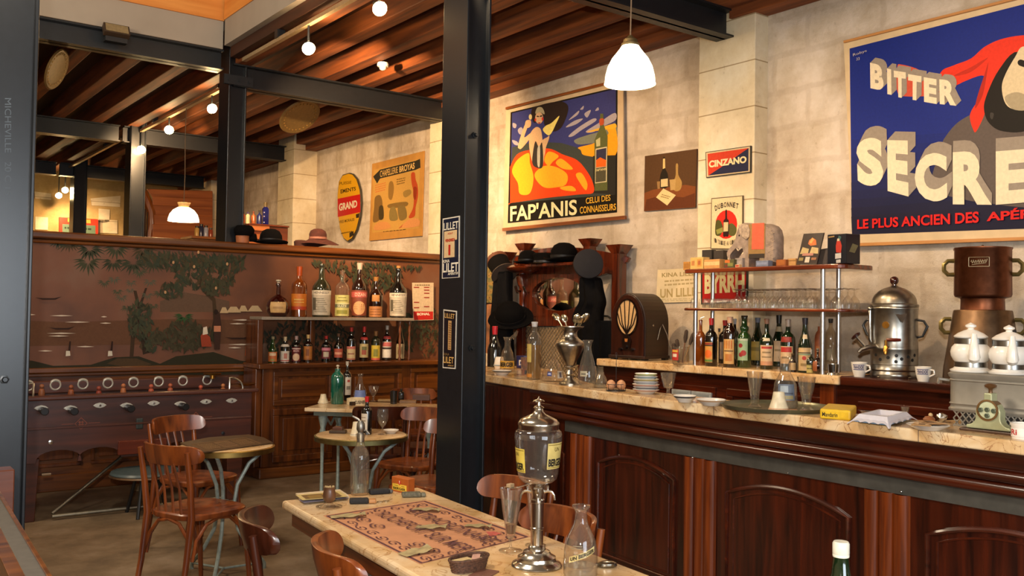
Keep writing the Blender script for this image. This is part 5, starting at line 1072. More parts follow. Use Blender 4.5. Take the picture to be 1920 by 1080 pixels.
# absinthe fountain
p = at(1006, 1061, Z=NT); s = mpp(p); t = thing('water_fountain', 'tall silver and glass water fountain with taps on the large marble table', 'fountain', p); SV = metal('#d2cabc', .2, .08)
MB().lathe([(1e-6, 0), (47*s, 0), (48*s, 2*s), (46*s, 6*s), (39*s, 9*s), (37*s, 12*s), (36*s, 18*s), (27*s, 23*s), (25*s, 28*s), (17*s, 31*s), (15*s, 38*s), (12*s, 40*s)], n=44).build('base', SV, t)
MB().lathe([(11.5*s, 36*s), (12*s, 68*s), (13*s, 69*s), (13*s, 72*s), (12*s, 73*s), (12*s, 118*s), (13.5*s, 119*s), (13.5*s, 124*s), (11*s, 126*s), (11*s, 132*s), (13*s, 140*s), (14*s, 148*s), (15*s, 156*s), (1e-6, 156*s)], n=28).build('column', SV, t)
MB().lathe([(14*s, 154*s), (28*s, 157*s), (36*s, 164*s), (38.5*s, 174*s), (40*s, 195*s), (42.5*s, 218*s), (44.5*s, 236*s), (45*s, 246*s), (43*s, 252*s), (38*s, 256*s)], n=44).build('glass_reservoir', G_CLEAR, t)
MB().lathe([(37*s, 254*s), (38*s, 257*s), (38*s, 262*s), (39*s, 264*s), (39*s, 268*s), (34*s, 274*s), (24*s, 279*s), (13*s, 284*s), (9*s, 289*s), (8*s, 294*s), (10*s, 296*s), (8*s, 298*s), (4*s, 300*s), (3*s, 306*s), (11*s, 308*s), (9*s, 310*s), (3*s, 312*s), (1e-6, 318*s)], n=44).build('lid', SV, t)
bright = (_r0*1.0).normalized()
for dv, k in ((bright*-1, 1), (bright, 1), (Vector((bright.y, -bright.x, 0)), 1), (Vector((-bright.y, bright.x, 0)), 1)):
    o = MB(); z = 138*s; o.tube([dv*11*s+Vector((0, 0, z)), dv*20*s+Vector((0, 0, z+2*s)), dv*27*s+Vector((0, 0, z)), dv*31*s+Vector((0, 0, z-6*s)), dv*32.5*s+Vector((0, 0, z-15*s))], [3*s, 3*s, 2.6*s, 2.2*s, 2*s], 8)
    o.cyl(dv*19*s+Vector((0, 0, z)), dv*19*s+Vector((0, 0, z+9*s)), 2.2*s, 8); sd = Vector((-dv.y, dv.x, 0)); o.tube([dv*19*s+sd*8*s*j+Vector((0, 0, z+10*s)) for j in (-1, -.5, 0, .5, 1)], [2*s, 2.4*s, 1.6*s, 2.4*s, 2*s], 6); o.build('tap', SV, t)
fa = facing(p)
def cyl_label(t, rfun, z0, z1, ac, half, h, words):
    o = MB(); o.strip([[Vector((math.cos(ac-half+2*half*j/12)*(rfun(z)+.001), math.sin(ac-half+2*half*j/12)*(rfun(z)+.001), z)) for j in range(13)] for z in [z0+(z1-z0)*i/5 for i in range(6)]], 0)
    mats = [flat(h, .5)]
    for tx, u0, u1, a, b_, hx, bo in words:
        mm = flat(hx, .5); 
        if mm not in mats: mats.append(mm)
        def fn(u, v):
            an = ac-half+2*half*(u0+(u1-u0)*u); z = z0+(z1-z0)*(a+(b_-a)*v); q_ = rfun(z)+.0018; return Vector((math.cos(an)*q_, math.sin(an)*q_, z))
        if tx: o.text(tx, fn, mats.index(mm), bo)
        else: o.strip([[fn(j/8, k) for j in range(9)] for k in (0, 1)], mats.index(mm))
    o.build('paper_label', mats, t)
rf = lambda z: (38.5+(z/s-174)/72*6.5)*s if z/s < 246 else 45*s
W_ = [('UN', .36, .64, .68, .84, '#5c4c24', .01), ('BERGER', .06, .94, .1, .4, '#1c1610', .05), ('', .03, .97, .92, .95, '#7c6828', 0), ('', .03, .97, .04, .07, '#7c6828', 0)]
cyl_label(t, rf, 178*s, 222*s, fa-1.18, .55, '#c8b04c', W_); cyl_label(t, rf, 186*s, 234*s, fa+.92, .5, '#bda863', W_)

def coneglass(name, label, px, py, r_, h, foot, p=None):
    p = p or at(px, py, Z=NT); s = mpp(p); t = thing(name, label, 'glass', p)
    MB().lathe([(1e-6, 0), (foot*s, 0), (foot*s, 1.5*s), (6*s, 4*s), (2.6*s, 8*s), (2.4*s, 16*s), (4*s, 20*s), (5.5*s, 25*s)], n=28).build('stem', G_CLEAR, t)
    MB().open_lathe([(.1*s, 24*s), (6.5*s, 25*s), (8.5*s, 30*s), (r_*.72*s, h*.62*s), (r_*s, h*s), (r_*.94*s, h*s), (8*s, 33*s), (.1*s, 31*s)], n=28).build('bowl', G_CLEAR, t)
    MB().lathe([(1e-6, 33*s), (7.4*s, 33*s), (9.5*s, 50*s), (1e-6, 50*s)], n=20).build('liquid', flat('#5a2c10', .1), t); return t, p, s
t, p, s = coneglass('tall_glass', 'tall tapered clear glass with brown dregs and a slotted spoon across, by the fountain', 957, 1033, 22, 117, 22)
t2 = thing('slotted_spoon', 'flat metal spoon with a sugar lump resting on the tall tapered glass', 'spoon', p+Vector((0, 0, 117*s)))
o = MB(); d = bright; 
for z in (.001,): o.prism([d*a*s+Vector((-d.y, d.x, 0))*b_*s+Vector((0, 0, z)) for a, b_ in ((-12, -3), (-6, -6), (4, -6), (12, -2), (12, 2), (4, 6), (-6, 6), (-12, 3))], (0, 0, .002))
o.build('bowl', SV, t2); MB().tube([d*10*s+Vector((0, 0, .002)), d*22*s+Vector((0, 0, .008)), d*38*s+Vector((0, 0, .017))], .0018, 6).build('handle', SV, t2); MB().cbox((-2*s*d.x, -2*s*d.y, .009), (.024, .017, .012), .3).build('sugar_lump', flat('#a88c68', .8), t2, bevel=.002)
coneglass('tall_glass', 'tall tapered empty glass standing behind the fountain column', 1004, 1023, 20, 115, 20)
p = at(1088, 1079, Z=NT); s = mpp(p); t = thing('carafe', 'bulbous clear glass carafe with a slanted cream label at the near table corner', 'carafe', p)
cp = [(1e-6, 0), (30*s, 0), (32*s, 4*s), (32*s, 20*s), (31*s, 48*s), (28*s, 66*s), (21*s, 82*s), (14*s, 96*s), (11.5*s, 106*s), (11*s, 118*s), (13*s, 124*s), (17*s, 128*s), (17*s, 131*s), (11*s, 130*s)]
MB().open_lathe(cp, n=40).build('glass_body', G_FOG, t); MB().lathe([(1e-6, 2*s), (29.5*s, 2*s), (30.5*s, 20*s), (1e-6, 20*s)], n=30).build('water', glass('#e8dcc0', .12), t)
fa = facing(p); o = MB()
def fn(u, v, e=.0009):
    an = fa+(u-.42)*1.75; z = (29+20*u+v*11)*s; rr_ = 32*s if z < 20*s else (32-(z/s-20)/46*3.6)*s; return Vector((math.cos(an)*(rr_+e), math.sin(an)*(rr_+e), z))
o.strip([[fn(u/12, v) for u in range(13)] for v in (0, .5, 1)], 0); o.text('UN BERGER', lambda u, v: fn(.06+.88*u, .2+.6*v, .0018), 1, .04)
o.build('paper_label', [flat('#cdbd84', .5), flat('#241c12', .5)], t)
for z, l in ((60, .5), (56, .7), (45, .45)): MB().strip([[Vector((math.cos(fa+a_)*(rr2+.0012), math.sin(fa+a_)*(rr2+.0012), zz*s)) for a_ in [(-l+2*l*k/8)*.6-.2 for k in range(9)]] for zz, rr2 in ((z, 30.2*s if z < 58 else 29.4*s), (z+1.5, 30*s if z < 58 else 29*s))], 0).build('etched_line', flat('#786a50', .6), t)
p = at(1138, 1063, Z=NT); t = thing('cigarette_lighter', 'small rounded silver case on the bare near corner of the marble table', 'case', p, -.5)
MB().lathe([(1e-6, 0), (.027, 0), (.032, .005), (.030, .013), (.02, .017), (1e-6, .018)], n=28, sy=.62).build('case', metal('#8e887c', .25), t); MB().cyl((-.03, 0, .008), (-.038, 0, .008), .005, 8).build('clasp', SV, t)

# things on the second round table
ZR = .748
bottle(687, 814, dict(Z=ZR), 20, 70, 'bord', 'black', [(.1, .56, .9, '#c8bca8', [('rect', '#b02c1c', .35, .7, .1, .3), ('rect', '#8c7c64', .2, .8, .55, .62), ('rect', '#8c7c64', .2, .8, .75, .8)])], ('#c02020', .86), 'bottle', 'black bottle with red cap and white label on the second round table', turn=-.75)
p = at(717, 815, Z=ZR); s = mpp(p); t = thing('wine_glass', 'clear stemmed wine glass beside the red capped bottle', 'glass', p)
MB().open_lathe([(.1*s, 0), (9*s, 0), (9*s, 1*s), (2*s, 3*s), (1.5*s, 14*s), (5*s, 18*s), (9.5*s, 26*s), (11*s, 36*s), (10*s, 48*s)], n=24).build('glass_body', G_FOG, t)
def saucer(px, py, z, rpx, label, h='#dcd2c4', band=None, hpx=6, name='saucer', cat='saucer', group=None, p=None):
    p = p or at(px, py, Z=z); s = mpp(p); t = thing(name, label, cat, p, 0, group); r_ = rpx*s; hh = hpx*s
    MB().lathe([(1e-6, 0), (r_*.55, 0), (r_*.6, hh*.15), (r_*.9, hh*.75), (r_, hh), (r_*.97, hh*1.08), (r_*.85, hh*.85), (r_*.55, hh*.35), (1e-6, hh*.3)], n=32).build('dish', flat(h, .22, 0, .5, .04, 30, .3), t)
    if band: MB().open_lathe([(r_*.9+.0006, hh*.72), (r_+.0006, hh*.97)], n=32).build('painted_rim', flat(band, .3), t)
    return t, p, s
t, p, s = saucer(733, 812, ZR, 15, 'white saucer with coins on the second round table')
MB().lathe([(1e-6, 2*s), (3*s, 2*s), (3*s, 3.2*s), (1e-6, 3.2*s)], (-3*s, -2*s, 0), 10).build('coin', M_BRASS, t)
def pyrogene(px, py, z, rpx, hpx, label, p=None, txt=False):
    p = p or at(px, py, Z=z); s = mpp(p); t = thing('match_striker', label, 'match striker', p)
    MB().lathe([(1e-6, 0), (rpx*s, 0), (rpx*s, 2*s), (rpx*.93*s, 3*s), (rpx*.62*s, hpx*.62*s), (rpx*.5*s, hpx*s), (rpx*.4*s, hpx*s), (rpx*.4*s, hpx*.7*s), (1e-6, hpx*.7*s)], n=28).build('cone', flat('#d9c8a6', .35), t)
    MB().lathe([(rpx*.95*s, 2.6*s), (rpx*.88*s, hpx*.18*s)], n=28).build('painted_band', flat('#8c8a90' if not txt else '#c89c78', .5), t); return t, p, s
pyrogene(667, 817, ZR, 11, 26, 'cream cone match striker on the second round table')
for q_, z, lb, h in (([(640, 812), (646, 817), (649, 813), (631, 807)], 0, '', ''),): pass
def slab(px, py, z, dx, dy, dz, rz_, h, name, label, cat, group=None, bev=.002, p=None):
    p = p or at(px, py, Z=z); t = thing(name, label, cat, p, rz_, group); MB().box((-dx/2, -dy/2, 0), (dx/2, dy/2, dz)).build('body', flat(h, .45), t, bevel=bev); return t, p
t, p = slab(634, 812, ZR, .105, .06, .018, -.7, '#3a2a1c', 'domino_box', 'flat dark box under a smaller one on the second round table', 'box'); MB().box((-.05, -.028, .018), (.05, .028, .021)).build('lid', flat('#54402c', .4), t)
t, p = slab(633, 807, ZR, .065, .05, .02, -.7, '#4c2818', 'card_box', 'small brown box stacked on the flat dark box', 'box', p=at(634, 812, Z=ZR)+Vector((.0, .0, .021))); MB().box((-.02, -.02, .02), (.02, .02, .0215)).build('lid', flat('#6a3a20', .4), t)

# things on the far table
ZF = .766
bottle(632, 757, dict(Z=ZF), 25, 66, 'syph', 'teal', (), None, 'siphon_bottle', 'green glass siphon bottle with a metal head on the far marble table', tops='stop')
bottle(650, 750, dict(Z=ZF), 16, 72, 'bord', 'black', [(.14, .6, .8, '#c8bcaa', [('rect', '#a83c2c', .3, .7, .72, .85), ('rect', '#7c7060', .2, .8, .3, .5)])], ('#c0b8a8', .9), 'bottle', 'tall black bottle with a white label beside the green siphon', turn=.4)
p = at(675, 751, Z=ZF); s = mpp(p); t = thing('carafe', 'round bellied glass carafe with a blue label on the far marble table', 'carafe', p)
MB().open_lathe([(.1*s, 0), (13*s, 0), (13.5*s, 8*s), (11*s, 20*s), (5*s, 32*s), (3.5*s, 44*s), (6*s, 50*s)], n=24).build('glass_body', G_FOG, t); MB().arc((0, 0, 0), 13.8*s, 7*s, 20*s, facing(p), .9, 0, 12, 11.5*s).build('paper_label', flat('#6c7cb0', .5), t)
p = at(669, 758, Z=ZF); s = mpp(p); t = thing('ashtray', 'round cream lettered ashtray on the far marble table', 'ashtray', p)
MB().lathe([(1e-6, 0), (19*s, 0), (19*s, 11*s), (15*s, 12*s), (13*s, 5*s), (1e-6, 4*s)], n=32).build('bowl', M_CREAM, t); fa = facing(p); MB().text('CUSENIER', lambda u, v: Vector((math.cos(fa-.2+1.1*u)*19.2*s, math.sin(fa-.2+1.1*u)*19.2*s, (2.5+6*v)*s)), 0, .03).build('lettering', flat('#3c3428', .5), t)
t, p = slab(661, 760, ZF, .045, .03, .03, .3, '#2a1c14', 'matchbox', 'small dark lump of a matchbox before the round ashtray', 'box'); MB().box((-.02, -.0152, .006), (.02, -.0148, .024)).build('striker_strip', flat('#443020', .6), t)
p = at(700, 752, Z=ZF); s = mpp(p); t = thing('wine_glass', 'wide fluted stemmed glass on the far marble table', 'glass', p)
MB().open_lathe([(.1*s, 0), (7*s, 0), (2*s, 2*s), (2*s, 8*s), (5*s, 13*s), (8.5*s, 20*s), (10.5*s, 28*s)], n=10).build('glass_body', G_FOG, t)
pyrogene(606, 756, ZF, 10, 17, 'cream cone match striker at the left corner of the far marble table'.replace(' left', ' cupboard'))
p = at(738, 757, Z=ZF); s = mpp(p); t = thing('beaker', 'black tapered beaker on the far marble table', 'beaker', p); MB().lathe([(1e-6, 0), (6*s, 0), (7*s, 24*s), (5.8*s, 24*s), (5.5*s, 8*s), (1e-6, 8*s)], n=20).build('cup', flat('#14110f', .35), t); MB().lathe([(6.2*s, 1*s), (6.3*s, 3*s)], n=20).build('foot_band', flat('#3a3028', .4), t)
bottle(752, 751, dict(Z=ZF), 11, 22, 'tall', 'black', [(.2, .5, .8, '#2c2620', [])], ('#2c2824', .84), 'bottle', 'short black stoppered bottle on the far marble table')
WB = 'boxes on the far marble table'
for i, (px, py, dx, dy, dz, h, lb) in enumerate(((765, 755, .14, .1, .02, '#8c6844', 'flat tan box low on the far marble table'), (722, 752, .12, .09, .015, '#a88450', 'flat yellowish box beside the black beaker'), (790, 750, .15, .1, .05, '#54301c', 'brown box nearest the steel column on the far table'))):
    t, p = slab(px, py, ZF, dx, dy, dz, -.6, h, 'wooden_box', lb, 'box', WB); MB().box((-dx/2-.002, -dy/2-.002, dz*.6), (dx/2+.002, dy/2+.002, dz*.66)).build('lid_seam', flat('#4c3420', .5), t)

# foreground bench back
t = thing('wooden_bench', 'dark wooden bench back with a grey top strip at the picture corner', 'bench', (.42, 2.6, 0))
bz = .90; e0, e1 = at(0, 924, Z=bz), at(95, 1080, Z=bz); g0, g1 = at(0, 995, Z=bz), at(42, 1080, Z=bz)
dr = (e1-e0).normalized(); A0, A1 = e0-dr*1.0, e1+dr*.9; sdv = Vector((-dr.y, dr.x, 0)); sdv = sdv if sdv.x < 0 else -sdv; wd_ = abs((g1-e1).dot(sdv))
o = MB(); o.prism([A0+sdv*.012, A1+sdv*.012, A1+sdv*(wd_-.004), A0+sdv*(wd_-.004)], (0, 0, .004)); o.build('top_strip', flat('#4a4640', .6), t, world=True)
MB().prism([A0, A1, A1+sdv*.012, A0+sdv*.012], (0, 0, .008)).build('edge_bead', M_OAK, t, world=True, bevel=.002)
MB().prism([A0+sdv*(wd_-.004), A1+sdv*(wd_-.004), A1+sdv*(wd_+.03), A0+sdv*(wd_+.03)], (0, 0, .006)).build('edge_bead', M_OAK, t, world=True, bevel=.002)
MB().prism([v+Vector((0, 0, -.9)) for v in (A0+sdv*.006, A1+sdv*.006, A1+sdv*(wd_+.024), A0+sdv*(wd_+.024))], (0, 0, .9)).build('back_panel', M_OAK, t, world=True)
pa, pb = at(-30, 885, Y=3.95), at(26, 950, Y=3.95); MB().box((pa.x, 3.95, 0), (pb.x, 4.05, pa.z)).build('end_post', wood('#4a2010', '#6a3418', 'X'), t, world=True, bevel=.004)
# ------------------------------------------------------------------ the bar
ZB = 1.12
FRONT = [(-1.5, 3.43), (0.5, 3.43), (2.0, 3.43), (2.9, 3.435), (3.4, 3.455), (3.9, 3.50), (4.4, 3.56), (4.9, 3.63), (5.3, 3.70), (5.6, 3.78), (5.8, 3.88), (5.95, 4.03), (6.02, 4.25)]
def fx(y):
    for (a, xa), (b_, xb) in zip(FRONT, FRONT[1:]):
        if a <= y <= b_: return xa+(xb-xa)*(y-a)/(b_-a)
    return FRONT[0][1]
bar = thing('bar_counter', 'long curved mahogany bar with panelled front and steel band', 'bar', (3.8, 2.5, 0))
FP = [Vector((x, y, 0)) for y, x in FRONT]; FN = []
for i in range(len(FP)):
    d = (FP[min(i+1, len(FP)-1)]-FP[max(i-1, 0)]).normalized(); FN.append(Vector((-d.y, d.x, 0)) if -d.y < 0 else Vector((d.y, -d.x, 0)))
def sweep(prof, mat, name, caps=True):
    o = MB(); rows = [[FP[i]-FN[i]*d+Vector((0, 0, z)) for d, z in prof] for i in range(len(FP))]
    o.strip(rows, 0, True); return o.build(name, mat, bar, world=True)
def rnd_(c, r_, a0, a1, n=6): return [(c[0]-r_*math.cos(a0+(a1-a0)*i/n), c[1]+r_*math.sin(a0+(a1-a0)*i/n)) for i in range(n+1)]
sweep([(.03, 1.07), (.028, 1.05), (.034, 1.015), (.05, .998)]+rnd_((.05, .978), .022, 1.2, -1.2)+[(.062, .956)]+rnd_((.058, .932), .024, 1.2, -1.2)+[(.072, .902), (.09, .9)], M_MAHO, 'cornice_moulding')
sweep([(.075, .902), (.075, .842), (.085, .842)], flat('#5c5a54', .42, .6, .5, .2, 12), 'steel_band')
sweep([(.085, .845), (.085, .0)], M_MAHOV, 'front_panel')
sweep([(.06, .12), (.06, 0)], M_MAHO, 'plinth'); sweep([(.085, .12), (.06, .12)], M_MAHO, 'plinth_top')
o = MB(); o.box((3.62, -1.5, 0), (3.70, 5.1, 1.06)).box((3.9, 5.0, 0), (4.2, 5.6, 1.05)); o.build('carcass', M_MAHOV, bar, world=True)
TB = [(4.1, -1.5), (4.1, 2.02), (3.74, 2.06), (3.74, 4.05), (3.92, 4.45), (4.22, 4.95), (4.5, 5.4), (4.5, 6.02)]
pts = [(x, y) for y, x in FRONT]+TB[::-1]
mt = thing('marble_bartop', 'long pinkish beige veined marble top along the bar', 'bar top', (3.6, 2.5, 1.07))
MB().prism([(x, y, 1.07) for x, y in pts][::-1], (0, 0, .05)).build('slab', M_MARB, mt, world=True, bevel=.008, seg=3)
for y in (2.96, 1.93): o = MB(); o.box((fx(y)-.0012, y-.0012, 1.071), (fx(y)+.3, y+.0012, 1.1205)); o.build('joint', flat('#6c5a48', .7), mt, world=True)
for y0, y1 in ((5.02, 5.2), (4.0, 4.2), (3.015, 3.22), (2.01, 2.21), (1.0, 1.2), (0, .2)):
    o = MB(); n = 3; wd_ = (y1-y0)/n
    for k in range(n):
        yc = y0+wd_*(k+.5); x = fx(yc)+.085; o.strip([[Vector((x-.032*math.sin(PI*j/8)*(1 if k != 1 else .75), yc-wd_*.5*math.cos(PI*j/8), z)) for j in range(9)] for z in (.12, .842)], 0)
    o.build('reeded_pilaster', M_MAHOL, bar, world=True)
for y0, y1 in ((4.2, 5.02), (3.22, 4.0), (2.21, 3.015), (1.2, 2.01), (.2, 1.0)):
    ya, yb = y0+.075, y1-.075; out = [(ya, .2)]+[(ya+(yb-ya)*i/16, .705+.068*(1-(2*i/16-1)**2)) for i in range(17)]+[(yb, .2)]
    X_ = lambda y, e: fx(y)+.085-e
    MB().prism([(X_(y, .0), y, z) for y, z in out], (-.006, 0, 0)).build('field', wood('#1c0704', '#461708', 'Z', .25, 5.5, .4), bar, world=True)
    o = MB(); o.tube([(X_(y, .006), y, z) for y, z in out], .011, 8, 0, True); 
    c_ = ((ya+yb)/2, .46); o.tube([(X_(y, .004), c_[0]+(y-c_[0])*.88, c_[1]+(z-c_[1])*.90) for y, z in out], .006, 6, 0, True); o.build('arched_moulding', M_MAHO, bar, world=True)
for px, py in ((1299, 858), (1161, 853), (1690, 922), (1477, 887)): p = at(px, py, X=3.503); MB().ball(p, .004, 0, 8).build('screw', M_CHROME, bar, world=True)

# small things on the bar
def onbar(px, py): return at(px, py, Z=ZB)
p = onbar(936, 691); s = mpp(p); t = thing('cup', 'white tapered cup upside down at the bar end next to the steel column', 'cup', p)
MB().lathe([(1e-6, 0), (8*s, 0), (10*s, 5*s), (10.5*s, 6*s), (7.5*s, 21*s), (6*s, 22*s), (1e-6, 22*s)], n=24).build('body', M_WHITE, t); MB().lathe([(10.2*s, 5*s), (11.2*s, 6*s), (10.2*s, 7.5*s)], n=24).build('rim', flat('#8c98a0', .3), t)
saucer(941, 703, ZB, 18.5, 'white saucer with a black rim at the bar end before the yellow labelled carafe', band='#2a2624', hpx=8)
p = onbar(951, 696); s = mpp(p); t = thing('carafe', 'clear carafe with a yellow label at the bar end', 'carafe', p)
MB().open_lathe([(.1*s, 0), (13.5*s, 0), (14*s, 4*s), (13.5*s, 22*s), (10*s, 36*s), (6*s, 46*s), (5.5*s, 56*s), (8*s, 62*s), (9*s, 64*s)], n=28).build('glass_body', G_FOG, t)
MB().tube([(7*s, -4*s, 62*s), (12*s, -8*s, 68*s), (15*s, -10*s, 76*s)], [4*s, 3.5*s, 2*s], 8).build('spout', G_FOG, t)
cyl_label(t, lambda z: 14*s, 6*s, 20*s, facing(p)-.1, 1.2, '#c89a38', [('BERGER', .08, .92, .2, .8, '#241c10', .05)])
p = onbar(984, 690); s = mpp(p); t = thing('tin', 'dark blue round tin with white letters behind the capped bottle', 'tin', p)
MB().lathe([(1e-6, 0), (16*s, 0), (16*s, 19*s), (1e-6, 19*s)], n=28).build('body', flat('#1c1e44', .3), t); MB().lathe([(16.5*s, 17*s), (16.5*s, 23*s), (1e-6, 23*s)], n=28).build('lid', flat('#20204c', .3), t); cyl_label(t, lambda z: 16*s, 3*s, 17*s, facing(p)-.2, .9, '#262a5c', [('DU', .2, .8, .15, .9, '#d8d0c4', .05)])
bottle(927, 688, dict(Z=ZB), 27, 76, 'burg', 'black', (), ('#b0202c', .80), 'bottle', 'dark round bottle with a long red capsule at the bar end behind the cup')
bottle(1001, 711, dict(Z=ZB), 27, 107, 'tall', 'fog', [(.04, .10, .6, '#c07c30', []), (.30, .62, .5, '#c0a458', [])], ('#c8c4c4', .92), 'bottle', 'tall clear bottle of yellowish spirit with a white cap on the bar', liquid=(.6, '#7c5a20'), turn=-.9)
p = onbar(985, 704); s = mpp(p); t = thing('tumbler', 'small amber tumbler half hidden by the white capped bottle', 'glass', p); MB().open_lathe([(.1*s, 0), (7.5*s, 0), (9*s, 34*s), (8.6*s, 34*s), (7*s, 2*s)], n=20).build('glass_body', glass('#e0a868', .15), t); MB().arc((0, 0, 0), 8*s, 3*s, 10*s, facing(p)+.3, .5).build('paper_label', flat('#3c342c', .5), t)
p = onbar(1037, 715); s = mpp(p); t = thing('carafe', 'wide conical glass carafe with a thin neck and blue label, before the silver vase', 'carafe', p)
MB().open_lathe([(.1*s, 0), (20*s, 0), (22*s, 4*s), (20*s, 18*s), (12*s, 34*s), (4*s, 44*s), (2.5*s, 50*s), (2.5*s, 60*s), (4*s, 62*s)], n=28).build('glass_body', G_FOG, t)
rr = lambda z: (22-(z/s-4)*.18)*s; cyl_label(t, rr, 11*s, 19*s, facing(p)-.35, .22, '#30387c', [('', .2, .8, .3, .7, '#a8acd0', 0)]); cyl_label(t, rr, 7*s, 20*s, facing(p)+.7, .3, '#b8b2a8', [('', .3, .7, .15, .85, '#504c58', 0)])
p = onbar(1068, 721); s = mpp(p); t = thing('silver_vase', 'tarnished silver baluster vase holding spoons on the bar', 'vase', p)
MB().lathe([(1e-6, 0), (20*s, 0), (20*s, 3*s), (17*s, 6*s), (9*s, 10*s), (6.5*s, 16*s), (8.5*s, 20*s), (6*s, 26*s), (5*s, 28*s), (9.5*s, 31*s), (10*s, 33*s), (7.5*s, 35*s), (12*s, 43*s), (17*s, 52*s), (22.5*s, 62*s), (26.5*s, 72*s), (27*s, 76*s), (24*s, 81*s), (17*s, 86*s), (13.5*s, 90*s), (12.5*s, 96*s), (13.5*s, 101*s), (19*s, 105*s), (25.5*s, 108*s), (25.5*s, 109.5*s), (18*s, 108*s), (11*s, 101*s), (11*s, 80*s), (1e-6, 78*s)], n=40).build('vase_body', metal('#aaa398', .3, .3), t)
vz = p+Vector((0, 0, 103*s))
for i, (px, py, lb, ln) in enumerate(((1043, 594, 'largest tarnished spoon leaning out of the silver vase toward the wire lattice', 15), (1058, 597, 'upright tarnished spoon in the silver vase next to the largest one', 12), (1081, 597, 'bright round spoon standing in the middle of the silver vase', 12), (1089, 600, 'spoon in the silver vase directly before the outermost one', 12), (1097, 596, 'outermost spoon in the silver vase on the radio side', 14))):
    depth_pt = at(px, py, X=p.x+(.01 if i < 4 else .04)); ts = thing('spoon', lb, 'spoon', vz, 0, 'spoons in the silver vase'); d = (depth_pt-vz); base = vz+Vector((bright.x, bright.y, 0))*((px-1070)*.22*s)-Vector((0, 0, 8*s))
    zd = (depth_pt-base).normalized(); yd = zd.cross(bright).normalized(); xd = yd.cross(zd); R_ = Matrix((xd, yd, zd)).transposed(); MB().ball(depth_pt, 1, 0, 14, (6.8*s, 3*s, ln*s*.8), R_).build('bowl', metal('#bcb6a4', .22, .2), ts, world=True)
    MB().tube([base, base+(depth_pt-base)*.5+Vector((0, 0, -1*s)), depth_pt-(depth_pt-base).normalized()*ln*.6*s], [1.6*s, 1.3*s, 1.8*s], 6).build('handle', metal('#bcb6a4', .25, .2), ts, world=True)
p = onbar(1101, 727); s = mpp(p); t = thing('carafe', 'ribbed pear shaped clear carafe beside the silver vase', 'carafe', p)
MB().open_lathe([(.1*s, 0), (14*s, 0), (16*s, 6*s), (17.5*s, 16*s), (17*s, 30*s), (12.5*s, 50*s), (8*s, 66*s), (6.5*s, 76*s), (7.5*s, 84*s), (10.5*s, 89*s), (9.5*s, 89.5*s)], n=22).build('glass_body', G_FOG, t)
o = MB()
for i in range(16): a = 2*PI*i/16; o.tube([(r_*s*math.cos(a), r_*s*math.sin(a), z*s) for r_, z in ((16, 5), (17.6, 16), (17.1, 30), (12.6, 50), (8.1, 66))], .0009, 4)
o.build('ribs', G_CLEAR, t); cyl_label(t, lambda z: (17.8-(z/s-20)*.06)*s, 22*s, 32*s, facing(p)-.45, .42, '#a89c80', [('', .2, .8, .3, .6, '#6c6454', 0)])
p = onbar(1126, 727); s = mpp(p); t = thing('tumbler', 'round clear glass jug bottom behind the egg stand', 'glass', p); MB().open_lathe([(.1*s, 0), (11*s, 0), (13*s, 8*s), (11*s, 18*s), (7*s, 24*s), (6*s, 30*s)], n=20).build('glass_body', G_FOG, t); MB().lathe([(1e-6, 1*s), (11*s, 1*s), (12*s, 6*s), (1e-6, 6*s)], n=18).build('water', glass('#d8d4cc', .2), t)
p = onbar(1155, 733); s = mpp(p); t = thing('egg_stand', 'dark wire egg stand with a tall rod on the bar', 'egg stand', p); o = MB()
for z, r_ in ((1, 20), (13, 19)): o.tube([(r_*s*math.cos(2*PI*i/24), r_*s*.75*math.sin(2*PI*i/24), z*s) for i in range(24)], .0016, 6, 0, True)
for i in range(8): a = 2*PI*i/8; o.tube([(20*s*math.cos(a), 15*s*math.sin(a), 1*s), (19*s*math.cos(a), 14.2*s*math.sin(a), 13*s)], .0013, 5)
o.build('wire_ring', M_STEELD, t); MB().lathe([(1e-6, 0), (20*s, 0), (20*s, 1.2*s), (1e-6, 1.2*s)], n=24, sy=.75).build('tray', M_STEELD, t); MB().tube([(0, 0, 0), (0, 0, 68*s)]+[(2*s*math.sin(2*PI*i/10), 0, 70*s-2*s*math.cos(2*PI*i/10)) for i in range(10)], .0016, 6).build('rod', M_STEELD, t)
bd = Vector((bright.x, bright.y, 0))
for dx, lb in ((-9.5, 'brown egg in the wire stand next to the ribbed carafe'), (9.5, 'brown egg in the wire stand next to the stacked saucers')):
    q_ = p+bd*dx*s+Vector((0, 0, 1.5*s)); te = thing('egg', lb, 'egg', q_, 0, 'eggs in the wire stand'); MB().lathe([(1e-6, 0), (5*s, 1.2*s), (8.4*s, 6*s), (9*s, 10*s), (7*s, 15.5*s), (3.4*s, 18.6*s), (1e-6, 19.4*s)], n=20).build('shell', flat('#c48c62', .5, vary=.1), te)
p0 = onbar(1211, 738); s = mpp(p0); SGR = 'saucers stacked on the bar'
for i, (r_, band, h, lb) in enumerate(((25, '#b07c68', '#dcd6cc', 'lowest saucer of the stack on the bar'), (24, '#4c5468', '#d8d2c8', 'second saucer from the bottom of the bar stack, dark rim'), (25.5, '#c08070', '#dcd4c8', 'wide pink rimmed saucer in the lower middle of the bar stack'), (23.5, '#98a4b8', '#d8d2c8', 'saucer above the wide pink rimmed one in the bar stack'), (24, '#b09c48', '#dcd6c8', 'yellow banded saucer in the upper part of the bar stack'), (22, '#7c98a8', '#dad6cc', 'second saucer from the top of the bar stack, bluish rim'), (21, '#a0a84c', '#dcd8cc', 'topmost saucer of the stack on the bar'))):
    saucer(0, 0, 0, r_, lb, h, band, 8, group=SGR, p=p0+Vector((0, 0, i*4.9*s)))
